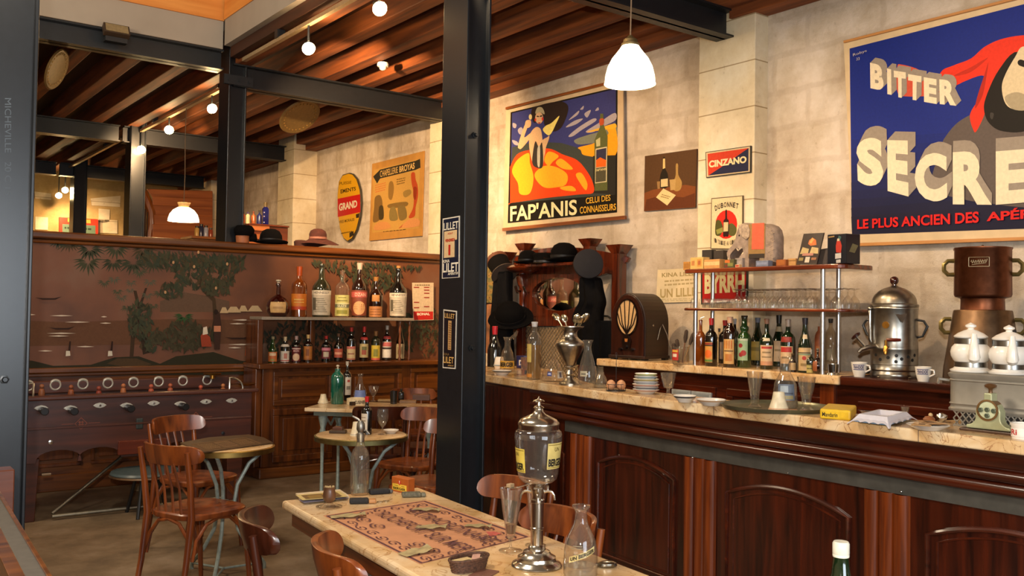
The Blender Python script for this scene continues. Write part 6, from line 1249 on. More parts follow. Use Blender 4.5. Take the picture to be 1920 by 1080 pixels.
def facet_glass(px, py, rt, rb, H, label, foot=False, p=None, z=ZB, n=10, liq=None):
    p = p or at(px, py, Z=z); s = mpp(p); t = thing('glass', label, 'glass', p)
    pr = [(.1*s, 0), (rb*s, 0), (rb*1.02*s, 1.5*s)]+([(rb*.35*s, 5*s), (rb*.3*s, 12*s), (rb*.5*s, 16*s)] if foot else [(rb*.62*s, 6*s), (rb*.62*s, 9*s)])+[(rb*.8*s if foot else rb*.72*s, H*.35*s), (rt*.85*s, H*.72*s), (rt*s, H*s), (rt*.93*s, H*s), (rt*.76*s, H*.7*s), (rb*.45*s, H*.36*s), (.1*s, H*.33*s)]
    MB().open_lathe(pr, n=n).build('glass_body', G_FOG, t)
    if liq: MB().lathe([(1e-6, H*.33*s), (rb*.42*s, H*.34*s), (rb*.62*s, H*.48*s), (1e-6, H*.48*s)], n=16).build('drink', glass(liq, .12), t)
    return t
facet_glass(1253, 742, 15, 11, 43, 'short stemmed faceted glass beside the saucer stack', True)
saucer(1284, 754, ZB, 21.5, 'shallow white bowl with a dark rim on the bar', band='#3c3838', hpx=12, name='bowl', cat='bowl'); saucer(1333, 760, ZB, 28, 'flat white plate on the bar between bowl and round tray', band='#c8a078', hpx=11, name='plate', cat='plate')
pc_ = onbar(1454, 766); R_ = (onbar(1540, 762)-onbar(1368, 765)).length/2; t = thing('serving_tray', 'round grey green metal serving tray with glasses on the bar', 'tray', pc_)
MB().lathe([(1e-6, .002), (R_*.9, .002), (R_*.95, .004), (R_, .018), (R_*1.015, .018), (R_*.96, .0), (1e-6, 0)], n=56).build('dish', flat('#6c6a52', .3, .55, .5, .15, 12), t)
ZT = ZB+.0035
facet_glass(1415, 763, 15, 12, 66, 'tall flared glass on the tray near the plate', z=ZT, n=24, liq='#c8c0a0'); facet_glass(1512, 769, 17.5, 13, 62, 'wide faceted glass on the tray near the yellow box', z=ZT, n=9, liq='#c0b490')
p = at(1472, 765, Z=ZT); s = mpp(p); t = thing('decanter', 'clear bell shaped decanter with a painted badge on the round tray', 'decanter', p)
MB().open_lathe([(.1*s, 0), (20*s, 0), (23*s, 4*s), (22.5*s, 24*s), (20*s, 46*s), (14*s, 58*s), (10*s, 66*s), (9.5*s, 82*s), (12*s, 92*s), (13.5*s, 96*s), (12*s, 96*s)], n=32).build('glass_body', G_FOG, t); MB().lathe([(1e-6, 1.5*s), (21*s, 1.5*s), (22*s, 14*s), (1e-6, 14*s)], n=28).build('water', glass('#d8ceb8', .15), t)
cyl_label(t, lambda z: (23-(z/s-12)*.06)*s, 16*s, 46*s, facing(p)+.1, .72, '#5c6470', [('', .1, .9, .08, .3, '#8a7c50', 0), ('', .15, .6, .5, .9, '#98a0a4', 0), ('', .3, .9, .38, .48, '#383c48', 0)])
pyrogene(1460, 771, ZT, 20, 36, 'cream and salmon cone match striker before the decanter', txt=True)
t, p = slab(1478, 772, ZT, .075, .03, .012, -.6, '#8a6238', 'coaster_box', 'tiny tan box before the cone match striker on the tray', 'box', bev=.001); MB().box((-.038, -.0155, .004), (.038, .0155, .006)).build('lid_seam', flat('#5c4024', .5), t)
t, p = slab(1404, 767, ZT, .07, .008, .003, -.55, '#d8c090', 'wooden_stick', 'pale flat wooden stick on the tray before the flared glass', 'stick', bev=.001)
q_ = [(1537, 785), (1595, 789.5), (1606, 778), (1548, 774)]; a_, b_, c_ = [onbar(*k) for k in q_[:3]]; s = mpp(a_); t = thing('yellow_box', 'bright yellow rounded box lettered in black on the bar', 'box', a_)
bw = (c_-b_); MB().prism([a_, b_, b_+bw, a_+bw], (0, 0, 19*s)).build('box_body', flat('#e0b428', .35), t, world=True, bevel=.008, seg=3); nn = (b_-a_).cross(Vector((0, 0, 1))).normalized(); nn = nn if nn.dot(EYE-a_) > 0 else -nn
MB().text('Mandarin', lambda u, v: a_+(b_-a_)*(.08+.5*u)+Vector((0, 0, (5+8*v)*s))+nn*.001, 0, .012).build('lettering', flat('#201c14', .4), t, world=True)
for px, py, lb in ((1583, 771, 'small crystal dish behind the yellow box'), (1626, 777, 'small crystal dish behind the square white ashtray')): t, p, s = saucer(px, py, ZB, 14, lb, '#c0b8ac', None, 6, 'glass_dish', 'dish'); t.children[0].data.materials[0] = G_FOG
# square scalloped ashtray
P4 = [onbar(*k) for k in ((1587, 794), (1668, 804), (1722, 788), (1645, 780))]; ct = sum(P4, Vector())/4; s = mpp(ct); t = thing('ashtray', 'square white ashtray with flared scalloped skirt and blue inside', 'ashtray', ct); Hh = 17*s; o = MB(); wl = flat('#d6d2da', .3, 0, .5, .04, 30, .3)
tp = [ct+(k-ct)*.66+Vector((0, 0, Hh)) for k in P4]
for i in range(4):
    A_, B_, C_, D_ = P4[i], P4[(i+1) % 4], tp[(i+1) % 4], tp[i]; n_ = 30; low = []
    for j in range(n_+1):
        u = j/n_; lift = .0 if u < .06 or u > .94 else .22+.16*abs(math.sin((u-.06)/.88*PI*4)); q0 = A_+(B_-A_)*u; q1 = D_+(C_-D_)*u; k = lift**.9; low.append(q0+(q1-q0)*k*.9+Vector((0, 0, 0)))
    top_ = [D_+(C_-D_)*j/n_ for j in range(n_+1)]; mid = [l+(u-l)*.5-Vector((0, 0, .1*Hh)) for l, u in zip(low, top_)]
    o.strip([low, mid, top_], 0, False)
ins = [ct+(k-ct)*.82+Vector((0, 0, 0)) for k in tp]; ins = [Vector((k.x, k.y, ct.z+Hh)) for k in ins]; o2 = [Vector((ct.x+(k.x-ct.x)*.75, ct.y+(k.y-ct.y)*.75, ct.z+Hh*.55)) for k in ins]
for i in range(4): j = (i+1) % 4; o.poly([tp[i], tp[j], ins[j], ins[i]]); o.poly([ins[i], ins[j], o2[j], o2[i]])
o.poly(o2); o.build('dish', wl, t, world=True)
il = [ct+(k-ct)*.8+Vector((0, 0, Hh*.2)) for k in P4]; MB().prism(il, (0, 0, Hh*.25)).build('inner_block', flat('#8fb0d0', .4), t, world=True)
t, p, s = saucer(1740, 806, ZB, 38, 'white plate with loose paper notes before the green stand', hpx=10, name='plate', cat='plate')
for i, (dx, dy, rz_, h, lb) in enumerate(((-.02, .01, .4, '#c89c68', 'folded tan note lying lowest on the plate of papers'), (.02, -.005, -.3, '#d8b080', 'pale tan note across the plate of papers'), (.045, .02, .9, '#b88c5c', 'brown note sticking over the plate edge towards the green stand'))):
    tn = thing('paper_note', lb, 'paper', p+Vector((dx, dy, 10*s+.0015*i)), rz_, 'paper notes on the plate'); o = MB(); o.strip([[Vector((x, y, .004*abs(math.sin(x*40)))) for y in (-.035, 0, .035)] for x in (-.07, -.035, 0, .035, .07)]); o.build('sheet', flat(h, .7), tn); MB().box((-.04, -.012, .004), (.03, .012, .0045)).build('printed_panel', flat('#7c5c3c', .7), tn)
p = onbar(1766, 792); t = thing('metal_jigger', 'small shiny metal pourer lying between the plate of papers and the grey heater', 'pourer', p, .2); MB().lathe([(1e-6, -.03), (.018, -.022), (.02, 0), (.012, .022), (.006, .03), (.006, .05)], (0, 0, .02), 16, 0, Matrix.Rotation(PI/2, 3, 'Y')).build('body', M_CHROME, t); MB().ball((.05, 0, .02), .008, 0, 8).build('knob', M_CHROME, t)
p = onbar(1742, 792); t = thing('wooden_ornament', 'small turned wooden piece with a pale bead behind the plate of papers', 'ornament', p); MB().lathe([(1e-6, 0), (.02, .004), (.024, .014), (.016, .024), (1e-6, .027)], n=16).build('body', flat('#8c5430', .5), t); MB().ball((.012, 0, .03), .009, 0, 10).build('bead', flat('#c8a878', .4), t)
t = facet_glass(1697, 783, 8, 8, 20, 'tiny clear glass cruet standing behind the square white ashtray')
# green counter device
pb_ = onbar(1856, 811); s = mpp(pb_); t = thing('counter_press', 'pale green bell shaped cast iron counter press with a round dial', 'press', pb_); gm = flat('#a8aa84', .4, .2, .5, .15, 20)
u_ = Vector((0, -1, 0)); n_ = Vector((-1, 0, 0)); F3 = lambda x, y, e=0: pb_+u_*x*s*1.28+Vector((0, 0, y*s))+n_*e
MB().prism([F3(-40, 0, .03), F3(40, 0, .03), F3(40, 5, .03), F3(-40, 5, .03)], -n_*.075).build('base', flat('#4c3424', .4), t, world=True, bevel=.003)
body = [(-32, 6), (32, 6), (32, 12)]+[(32-14*math.sin(PI/2*i/6), 12+16*(1-math.cos(PI/2*i/6))) for i in range(1, 7)]+[(18, 40), (14, 52), (6, 58), (6, 74), (-6, 74), (-6, 58), (-14, 52), (-18, 40)]+[(-18-14*(1-math.cos(PI/2*i/6)), 28-16*math.sin(PI/2*i/6)) for i in range(0, 7)]
MB().prism([F3(x, y, .018) for x, y in body], -n_*.045).build('casting', gm, t, world=True, bevel=.004)
Rn = n_.to_track_quat('Z', 'Y').to_matrix(); cF = F3(0, 42, .018); MB().lathe([(19*s, -.045), (20*s, 0), (20*s, .005), (17*s, .006), (16*s, .001)], cF, 32, 0, Rn).build('dial_rim', flat('#7a5a34', .4, .5), t, world=True)
MB().open_lathe([(1e-6, .002), (16*s, .002)], cF, 28, 0, Rn).build('dial', flat('#bcc09c', .5), t, world=True)
for dx, dy in ((-11, 0), (11, 0), (0, -10), (0, 1)): MB().lathe([(1e-6, 0), (4.6*s, 0), (4.6*s, .004), (3.4*s, .005), (3.2*s, .001), (1e-6, .001)], cF+u_*dx*s*1.1+Vector((0, 0, dy*s))+n_*.003, 14, 0, Rn).build('punch_hole', flat('#5c6450', .4, .3), t, world=True)
MB().lathe([(4*s, 0), (3.4*s, 6*s), (4.5*s, 9*s), (10*s, 12*s), (11*s, 15*s), (8*s, 18*s), (1e-6, 19*s)], F3(0, 73, -.005), 20).build('knob', flat('#6a4a2c', .35, .4), t, world=True)
p = onbar(1918, 822); s = mpp(p); t = thing('cup', 'white straight cup with red script at the bar edge beside the green press', 'cup', p); MB().lathe([(1e-6, 0), (19*s, 0), (20*s, 22*s), (22*s, 26*s), (22*s, 29*s), (18*s, 29*s), (17*s, 6*s), (1e-6, 6*s)], n=30).build('body', M_WHITE, t); cyl_label(t, lambda z: 20*s, 4*s, 20*s, facing(p)-.5, .8, '#e6ded2', [('Ri', .1, .5, .2, .85, '#b8201c', .02)])
MB().tube([(-19*s*math.cos(.6)+0, -19*s*math.sin(.6), 5*s), (-27*s*math.cos(.9), -19*s*math.sin(.9), 6*s), (-27*s*math.cos(.9), -19*s*math.sin(.9), 18*s), (-19*s*math.cos(.6), -19*s*math.sin(.6), 22*s)], 2.4*s, 8).build('handle', flat('#b83828', .3), t)

# heater box with teapots
WXf = 3.68; t = thing('plate_warmer', 'grey metal heater box with pierced skirt under two white teapots', 'heater', (3.85, 1.5, ZB)); gm = flat('#8a8478', .5, .35, .5, .12, 14)
y1_, y0_ = 1.955, .95; xb_ = 4.0; z0_, z1_ = 1.185, 1.335
def rrect(x0, x1, ya, yb, r_=.05, n=6):
    out = []
    for cx, cy2, a in ((x0+r_, yb-r_, PI/2), (x0+r_, ya+r_, PI), (x1-r_, ya+r_, 1.5*PI), (x1-r_, yb-r_, 0)):
        out += [(cx+r_*math.cos(a+PI/2*i/n), cy2+r_*math.sin(a+PI/2*i/n)) for i in range(n+1)]
    return out
rc = lambda e, z: [Vector((x, y, z)) for x, y in rrect(WXf-e, xb_+e, y0_-e, y1_+e)]; cl = lambda L_: L_+[L_[0]]
o = MB(); o.strip([cl(rc(e, z)) for e, z in ((-.006, ZB+.06), (.004, 1.182), (.006, 1.19), (.0, 1.198), (.0, 1.205), (.004, 1.21), (0, 1.216), (0, 1.30), (.004, 1.304), (.0, 1.31), (.005, 1.318), (.008, 1.33), (.002, z1_))]); o.poly(rc(.002, z1_)); o.poly(rc(-.006, ZB+.06)); o.build('casing', gm, t, world=True)
o = MB(); zz0, zz1 = ZB+.001, ZB+.062; yy = y1_-.03
while yy > y0_:
    for a, b_ in (((yy, zz0), (yy-.05, zz1)), ((yy-.05, zz0), (yy, zz1)), ((yy, (zz0+zz1)/2), (yy-.025, zz1)), ((yy-.05, (zz0+zz1)/2), (yy-.025, zz1)), ((yy, (zz0+zz1)/2), (yy-.025, zz0)), ((yy-.05, (zz0+zz1)/2), (yy-.025, zz0))): o.cyl((WXf+.006, a[0], a[1]), (WXf+.006, b_[0], b_[1]), .0032, 5)
    yy -= .05
o.box((WXf+.002, y0_, zz0), (WXf+.01, y1_-.03, zz0+.006)).box((WXf+.002, y0_, zz1-.004), (WXf+.01, y1_-.03, zz1+.003)); o.build('pierced_skirt', gm, t, world=True)
MB().box((WXf+.05, y0_, ZB+.0005), (xb_-.02, y1_-.04, ZB+.06)).build('burner_box', flat('#2c2a28', .7), t, world=True); MB().tube([(WXf+.03, y1_+.0, 1.30), (WXf+.0, y1_+.03, 1.305), (WXf-.02, y1_+.02, 1.29)], .006, 6).build('handle', gm, t, world=True)
def teapot(px, py, label):
    p = at(px, py, Z=z1_+.001); p = at(px, py, X=3.79); p.z = z1_+.001; s = mpp(p); t = thing('teapot', label, 'teapot', p, 0, 'white teapots on the heater')
    MB().lathe([(1e-6, 0), (35*s, 0), (36*s, 3*s), (30*s, 6*s), (27*s, 10*s)], n=40).build('foot', M_WHITE, t); MB().lathe([(28.5*s, 9*s), (28.5*s, 18*s), (27*s, 18.5*s)], n=40).build('lower_band', metal('#8c8a84', .3), t)
    MB().lathe([(27*s, 18*s), (30*s, 21*s), (34*s, 29*s), (35*s, 37*s), (33*s, 45*s), (28*s, 51*s), (27*s, 53*s)], n=40).build('belly', M_WHITE, t); MB().lathe([(28.5*s, 52*s), (28.5*s, 62*s), (26*s, 62.5*s)], n=40).build('upper_band', metal('#8c8a84', .3), t)
    MB().lathe([(26*s, 62*s), (29*s, 64*s), (29.5*s, 66*s), (22*s, 72*s), (12*s, 77*s), (6*s, 79*s), (5*s, 81*s), (9.5*s, 84*s), (9.5*s, 87*s), (4*s, 90*s), (1e-6, 92*s)], n=32).build('lid', M_WHITE, t)
    d = Vector((-p.x, -p.y, 0)).normalized(); sd = bd*6*s
    MB().tube([d*31*s+sd+Vector((0, 0, 26*s)), d*38*s+sd+Vector((0, 0, 28*s)), d*41*s+sd+Vector((0, 0, 42*s)), d*38*s+sd+Vector((0, 0, 58*s)), d*34*s+sd+Vector((0, 0, 70*s))], [10*s, 11*s, 9*s, 6*s, 5*s], 12).build('spout', M_WHITE, t)
teapot(1820, 702, 'white teapot with metal bands on the heater, before the copper urn'); teapot(1892, 707, 'white teapot with metal bands on the heater, cut by the picture edge side')
# bottle on a table below the picture
pbt = at(1577, 1015, Z=1.045); zt_ = .748; s = mpp(pbt)
tb = [o for o in S.objects if o.name.startswith('round_table')][0]; dup(tb, (pbt.x-.10, pbt.y-.10, 0), .3, 'small round marble table below the picture edge under the green bottle')
t = thing('bottle', 'dark green bottle with a white cap in front of the bar panels', 'bottle', (pbt.x, pbt.y, zt_)); hB = 1.045-zt_
MB().lathe([(1e-6, 0), (.034, 0), (.036, .004), (.036, hB*.58), (.032, hB*.66), (.021, hB*.76), (.0175, hB*.86), (.0165, hB*.93), (1e-6, hB*.93)], n=28).build('glass_body', dark('green'), t); MB().lathe([(.018, hB*.885), (.0185, hB*.9), (.0178, hB*.905), (.0185, hB*.91), (.0185, hB*.985), (.016, hB), (1e-6, hB)], n=24).build('cap', flat('#c8c4b4', .35), t)
# ------------------------------------------------------------------ back counter
ZK = 1.195; XK = 4.97
t = thing('back_counter', 'dark red wooden back counter behind the bar', 'counter', (5.2, 2.5, 0))
MB().box((XK+.05, -1.5, 0), (5.5, 5.46, 1.138)).build('body', M_MAHO, t, world=True)
MB().box((XK-.0, -1.5, 1.138), (5.5, 3.30, ZK)).build('wooden_top', M_MAHO, t, world=True, bevel=.008)
for ya, yb in ((4.3, 5.3), (3.4, 4.2), (2.3, 3.2), (1.2, 2.1)):
    o = MB()
    frame4(o, lambda a, b_, c_, d_: ((XK+.035, a, b_), (XK+.05, c_, d_)), ya, .55, yb, 1.05, .05)
    o.build('panel_frame', M_MAHO, t, world=True, bevel=.004)
MB().box((XK+.03, 3.36, .2), (XK+.055, 3.46, 1.138)).build('stile', M_MAHOL, t, world=True, bevel=.004)
t = thing('marble_shelf', 'mottled pinkish marble slab on the back counter under the bottles', 'shelf', (5.2, 4.4, 1.138)); MB().box((XK-.01, 3.30, 1.1385), (5.48, 5.48, ZK)).build('slab', M_MARB, t, world=True, bevel=.01, seg=3); MB().box((XK-.011, 4.2, 1.142), (XK+.3, 4.203, ZK+.0005)).build('joint', flat('#6c5a48', .7), t, world=True)
a_, b_ = at(1262, 729, X=XK+.04), at(1336, 752, X=XK+.04); ym = (a_.y+b_.y)/2
for y0, y1, lb in ((ym+.004, a_.y, 'grey electrical socket plate on the back counter, nearer the stemmed glass'), (b_.y, ym-.004, 'grey electrical socket plate on the back counter, nearer the flared glass')):
    t = thing('socket_plate', lb, 'socket', (XK+.03, (y0+y1)/2, a_.z-.09), 0, 'grey socket plates'); MB().box((XK+.022, y0, a_.z-.09), (XK+.05, y1, a_.z)).build('plate', flat('#8c9090', .5), t, world=True, bevel=.004); MB().box((XK+.02, y0+.02, a_.z-.075), (XK+.023, y1-.02, a_.z-.015)).build('cover', flat('#7c8080', .5), t, world=True)

# radio
p = Vector((5.20, 5.19, ZK+.012)); p = at(1199, 672, X=5.2); p.z = ZK; t = thing('radio', 'arched dark wooden radio with a fan shaped cream grille on the back counter', 'radio', p, R(188-270))
RW, RD, RH = .34, .30, .52
arch = lambda e: [(-RW/2+e, .03)]+[(-RW/2*math.cos(PI*i/20)*(1-2*e/RW), .03+(RH-.03-.24)+(.24-e)*math.sin(PI*i/20)) for i in range(21)]+[(RW/2-e, .03)]
rw = wood('#130704', '#26100a', 'Y', .4, 4, 0)
MB().prism([(x, -RD/2, z) for x, z in arch(0)], (0, RD, 0)).build('cabinet', rw, t, bevel=.006)
MB().prism([(x, -RD/2-.012, z) for x, z in arch(.012)], (0, .014, 0)).build('front_panel', wood('#1c0a06', '#34140a', 'Z', .2, 5, .3), t, bevel=.004)
MB().box((-RW/2-.008, -RD/2-.02, .012), (RW/2+.008, RD/2+.01, .035)).build('plinth', rw, t, bevel=.005)
for sx in (-1, 1):
    for sy in (-1, 1): MB().box((sx*.15-.02, sy*.13-.02, 0), (sx*.15+.02, sy*.13+.02, .013)).build('foot', M_BLACK, t)
gz, gx, gy = .33, 0, -RD/2-.0135
MB().poly([(gx+.098*math.cos(2*PI*i/32)*(1-.12*(math.sin(2*PI*i/32) < 0)*-math.sin(2*PI*i/32)), gy, gz+.135*math.sin(2*PI*i/32)) for i in range(32)]).build('grille_cloth', flat('#b99464', .9, vary=.15, scale=200), t)
o = MB(); bl = flat('#120806', .2)
for k in range(-2, 4):
    a = (k-.5)*.5; o.tube([(0, gy-.004, gz-.13), (.035*math.sin(a*.8)*2.2, gy-.004, gz-.05), (.105*math.sin(a), gy-.004, gz+.135*math.cos(a*.9))], [.006, .0042, .0036], 6)
o.tube([(.101*math.cos(2*PI*i/32), gy-.003, gz+.138*math.sin(2*PI*i/32)) for i in range(32)], .007, 6, 0, True); o.build('grille_ribs', bl, t)
MB().prism([(-.03, gy-.001, .075), (.03, gy-.001, .075), (.045, gy-.001, .15), (.02, gy-.001, .2), (-.02, gy-.001, .2), (-.045, gy-.001, .15)], (0, -.008, 0)).build('dial_plate', bl, t, bevel=.003); MB().poly([(-.012, gy-.0095, .14), (.012, gy-.0095, .14), (.015, gy-.0095, .165), (-.015, gy-.0095, .165)]).build('dial_window', flat('#a06430', .3), t)
for x, z in ((-.055, .08), (.055, .08), (0, .1)): MB().cyl((x, gy, z), (x, gy-.022, z), .013, 12).build('knob', bl, t)
MB().ball((RW/2+.004, -.06, .27), .008, 0, 8).build('side_knob', M_CHROME, t); MB().tube([(RW/2+.003, .0, .16), (RW/2+.006, .03, .25), (RW/2+.004, .06, .28), (RW/2+.02, .1, .2), (RW/2+.03, .13, .1)], .003, 5).build('cord', flat('#8c8478', .5), t)
# jar of brushes
p = at(1276, 683, Z=ZK); s = mpp(p); t = thing('jar', 'clear glass jar with a red and yellow label holding brushes beside the radio', 'jar', p); MB().open_lathe([(.1*s, 0), (14*s, 0), (16*s, 4*s), (16*s, 32*s), (15*s, 33*s), (14.5*s, 4*s)], n=24).build('glass_body', G_FOG, t)
cyl_label(t, lambda z: 16.2*s, 8*s, 28*s, facing(p)-.75, .5, '#b02c24', [('', .1, .9, .75, .95, '#c8a03c', 0), ('', .2, .8, .3, .6, '#d8c8b0', 0)])
for i, (dx, dy, l, h, lb) in enumerate(((6, 0, 62, '#6a4024', 'tall brown bristled brush in the glass jar'), (-3, 3, 44, '#8c6c44', 'shorter tan brush in the glass jar'), (12, -3, 56, '#a07c4c', 'thin leaning brush in the glass jar nearest the metal post'), (-8, 0, 36, '#4c3420', 'short dark brush at the radio side of the glass jar'))):
    tb_ = thing('brush', lb, 'brush', p+bd*dx*.5*s+Vector((0, 0, 3*s)), 0, 'brushes in the glass jar'); e = bd*dx*1.3*s+Vector((0, dy*s, l*s)); MB().tube([(0, 0, 0), e*.6], 1.4*s, 6).build('handle', flat(h, .5), tb_); MB().tube([e*.6, e*.75, e*.95, e], [2*s, 4*s, 3.4*s, 1.5*s], 8).build('bristles', flat('#3c2c20', .9), tb_)

# shelf of glasses
t = thing('glass_shelf', 'two tier wooden shelf on four metal posts standing on the back counter', 'shelf', (5.15, 3.9, ZK))
SX0, SX1 = 4.98, 5.36; SY0, SY1 = 3.29, 4.615; SW = wood('#4a1c0c', '#7a3416', 'Y', .25, 5, .6)
def rboard(z0, z1, nm):
    pts_ = rrect(SX0, SX1, SY0, SY1, .08); MB().prism([(x, y, z0) for x, y in pts_], (0, 0, z1-z0)).build(nm, SW, t, world=True, bevel=.006)
rboard(1.582, 1.602, 'middle_board'); rboard(1.848, 1.878, 'top_board')
for x, y in ((5.02, 4.50), (5.02, 3.455), (5.3, 4.585), (5.3, 3.53)): MB().cyl((x, y, ZK), (x, y, 1.85), .0155, 16).build('post', M_ALU, t, world=True); 
ZS = 1.603
gA = thing('stemmed_glass', 'upturned clear stemmed glass among the rows on the wooden shelf', 'glass', (5.1, 4, ZS), 0, 'upturned stemmed glasses')
MB().open_lathe([(.034, 0), (.036, .03), (.030, .055), (.012, .078), (.0045, .088), (.0045, .118), (.02, .124), (.034, .128), (.034, .130), (.0005, .130)], n=20).build('glass_body', G_CLEAR, gA)
gB = thing('tumbler', 'small upturned tumbler in the low rows on the wooden shelf', 'glass', (5.1, 4.4, ZS), 0, 'small upturned tumblers')
MB().open_lathe([(.026, 0), (.023, .05), (.018, .062), (.02, .066), (.0005, .066)], n=16).build('glass_body', G_CLEAR, gB)
first = [True, True]
for i in range(10):
    for j in range(4):
        y = 3.5+.074*i+.03*(j % 2); x = 5.07+.078*j
        if j == 0 and (y < 3.49 or abs(y-3.455) < .055): continue
        if abs(x-5.3) < .05 and abs(y-3.53) < .05: x -= .03
        if first[0]: gA.location = (x, y, ZS); first[0] = False
        else: dup(gA, (x, y, ZS), 0)
for j in range(3): dup(gA, (5.09+.085*j, 3.37+.01*j, ZS), 0)
for i in range(6):
    for j in range(3):
        y = 4.27+.058*i; x = 5.07+.085*j
        if abs(y-4.5) < .045 and j == 0 or abs(y-4.585) < .05 and j == 2: continue
        if first[1]: gB.location = (x, y, ZS); first[1] = False
        else: dup(gB, (x, y, ZS), 0)
# upper board things
ZU = 1.879
def boxy(px0, px1, py0, py1, X, label, h, name, cat, deco=(), dd=.06, rz_=0, lid=None):
    a_, b_ = at(px0, py1, X=X), at(px1, py1, X=X); top_ = at(px0, py0, X=X).z; w_ = abs(a_.y-b_.y); yc = (a_.y+b_.y)/2; t = thing(name, label, cat, (X+dd/2, yc, ZU), rz_); hh = max(.02, top_-ZU)
    MB().box((-dd/2, -w_/2, 0), (dd/2, w_/2, hh)).build('box_body', flat(h, .5), t, bevel=.002)
    o = MB(); mats = []
    for k, (u0, v0, u1, v1, hx) in enumerate(deco): e = -dd/2-.0006*(k+1); y_ = lambda u: w_/2-w_*u; mats.append(flat(hx, .5)); o.poly([(e, y_(u0), v0*hh), (e, y_(u1), v0*hh), (e, y_(u1), v1*hh), (e, y_(u0), v1*hh)], k)
    if mats: o.build('printed_front', mats, t)
    if lid: MB().box((-dd/2-.002, -w_/2-.002, hh), (dd/2+.002, w_/2+.002, hh+lid[1])).build('lid', flat(lid[0], .5), t, bevel=.002)
    return t
boxy(1281, 1293, 491, 503, 5.08, 'small tan box at the end of the upper shelf above the paper bill', '#b8823c', 'wooden_box', 'box', [(.1, .2, .9, .8, '#a06c2c')])
boxy(1294, 1318, 483, 503, 5.02, 'cream printed cube box on the upper shelf', '#d0a860', 'printed_box', 'box', [(.1, .3, .35, .7, '#b87840'), (.55, .2, .9, .85, '#c08a3c'), (.62, .35, .82, .7, '#a85c34')], .07)
boxy(1320, 1349, 487, 503, 5.02, 'long pale wooden box on the upper shelf under a dark sign card', '#c08c50', 'wooden_box', 'box', [(0, .35, 1, .75, '#d8b078')], .06)
boxy(1316, 1334, 469, 488, 5.22, 'dark card box behind the pale wooden box on the upper shelf', '#2c2622', 'card_box', 'box', [(.2, .3, .8, .6, '#3c3430')], .05)
boxy(1338, 1356, 470, 488, 5.22, 'dark tin with grey lettering behind the upper shelf boxes', '#332c28', 'tin', 'tin', [(.1, .2, .9, .5, '#54504c')], .05)
boxy(1357, 1376, 487, 502, 5.03, 'small green and orange printed tin on the upper shelf', '#4c4c2c', 'tin', 'tin', [(.1, .6, .6, .95, '#b86428'), (.4, .2, .9, .6, '#7c7c40'), (.1, .1, .4, .4, '#6c2c20')], .05)
boxy(1378, 1392, 484, 502, 5.06, 'small clear plastic container beside the elephant foot', '#8c8078', 'container', 'container', [(.2, .3, .8, .7, '#a0948c')], .05)
boxy(1417, 1440, 489, 500, 5.0, 'low bluish grey box between the legs of the elephant', '#6c7488', 'card_box', 'box', [(.1, .3, .9, .7, '#8088a0')], .05)
boxy(1455, 1473, 487, 499, 5.0, 'small brown wooden cube beside the elephant hind leg', '#8c4c20', 'wooden_box', 'box', [(.15, .15, .85, .85, '#9c5c28')], .05)
boxy(1476, 1492, 485, 498, 5.03, 'small tan box next to the brown wooden cube', '#b88c54', 'wooden_box', 'box', [(0, .6, 1, .8, '#8c6434')], .05)
boxy(1378, 1386, 498, 503, 4.995, 'tiny cream tag box at the elephant trunk', '#c8a878', 'tag_box', 'box', [(.1, .2, .9, .8, '#b04030')], .03)
# elephant
p0 = at(1420, 500, X=5.14); t = thing('elephant', 'carved grey wooden elephant with an orange saddle cloth on the upper shelf', 'figurine', (5.14, p0.y, ZU)); s = mpp(p0); EM = flat('#8c7a6c', .7, vary=.3, scale=26)
C8 = crop(1270, 400, .1823); ex = lambda x, y, X=5.14: Vector((X-5.14, at(*C8((x, y))[0], X=5.14).y-p0.y, max(0, at(*C8((x, y))[0], X=5.14).z-ZU-.012)))
out = [(690, 555), (672, 470), (690, 430), (730, 400), (720, 350), (690, 352), (645, 345), (604, 385), (582, 420), (582, 450), (592, 476), (572, 474), (548, 430), (545, 395), (570, 350), (600, 320), (640, 250), (655, 170), (680, 105), (720, 82), (770, 85), (810, 105), (870, 90), (960, 90), (1010, 110), (1045, 150), (1062, 220), (1060, 330), (1062, 430), (1050, 475), (1058, 490), (1000, 548), (975, 548), (955, 470), (950, 440), (890, 430), (800, 430), (790, 470), (785, 548)]
P_ = [ex(*k) for k in out]; o = MB(); th = .055; cz = sum(P_, Vector())/len(P_)
rowsf = []
for e, k in ((-th, .93), (-th*.72, .985), (0, 1.0), (th*.72, .985), (th, .93)): rowsf.append([Vector((e, cz.y+(q_.y-cz.y)*k, max(.0, cz.z+(q_.z-cz.z)*k) if q_.z > .012 else 0)) for q_ in P_]+[Vector((e, cz.y+(P_[0].y-cz.y)*k, 0))])
o.strip(rowsf); o.poly(rowsf[0][:-1]); o.poly(rowsf[-1][:-1]); o.build('body', EM, t)
ear = [(690, 110), (740, 95), (790, 110), (808, 160), (800, 230), (770, 260), (730, 230), (700, 180)]; o = MB(); o.prism([ex(*k)+Vector((-th-.004, 0, 0)) for k in ear], (-.008, 0, 0)); o.build('ear', flat('#a08c78', .7, vary=.4, scale=40), t, bevel=.003)
MB().tube([ex(640, 330)+Vector((-th*.8, 0, 0)), ex(680, 370)+Vector((-th*1.0, 0, 0)), ex(720, 340)+Vector((-th*1.1, 0, 0))], [.004, .005, .006], 6).build('tusk', flat('#c8b8a0', .4), t); MB().ball(ex(690, 215)+Vector((-th*1.0, 0, 0)), .006, 0, 8).build('eye', M_BLACK, t)
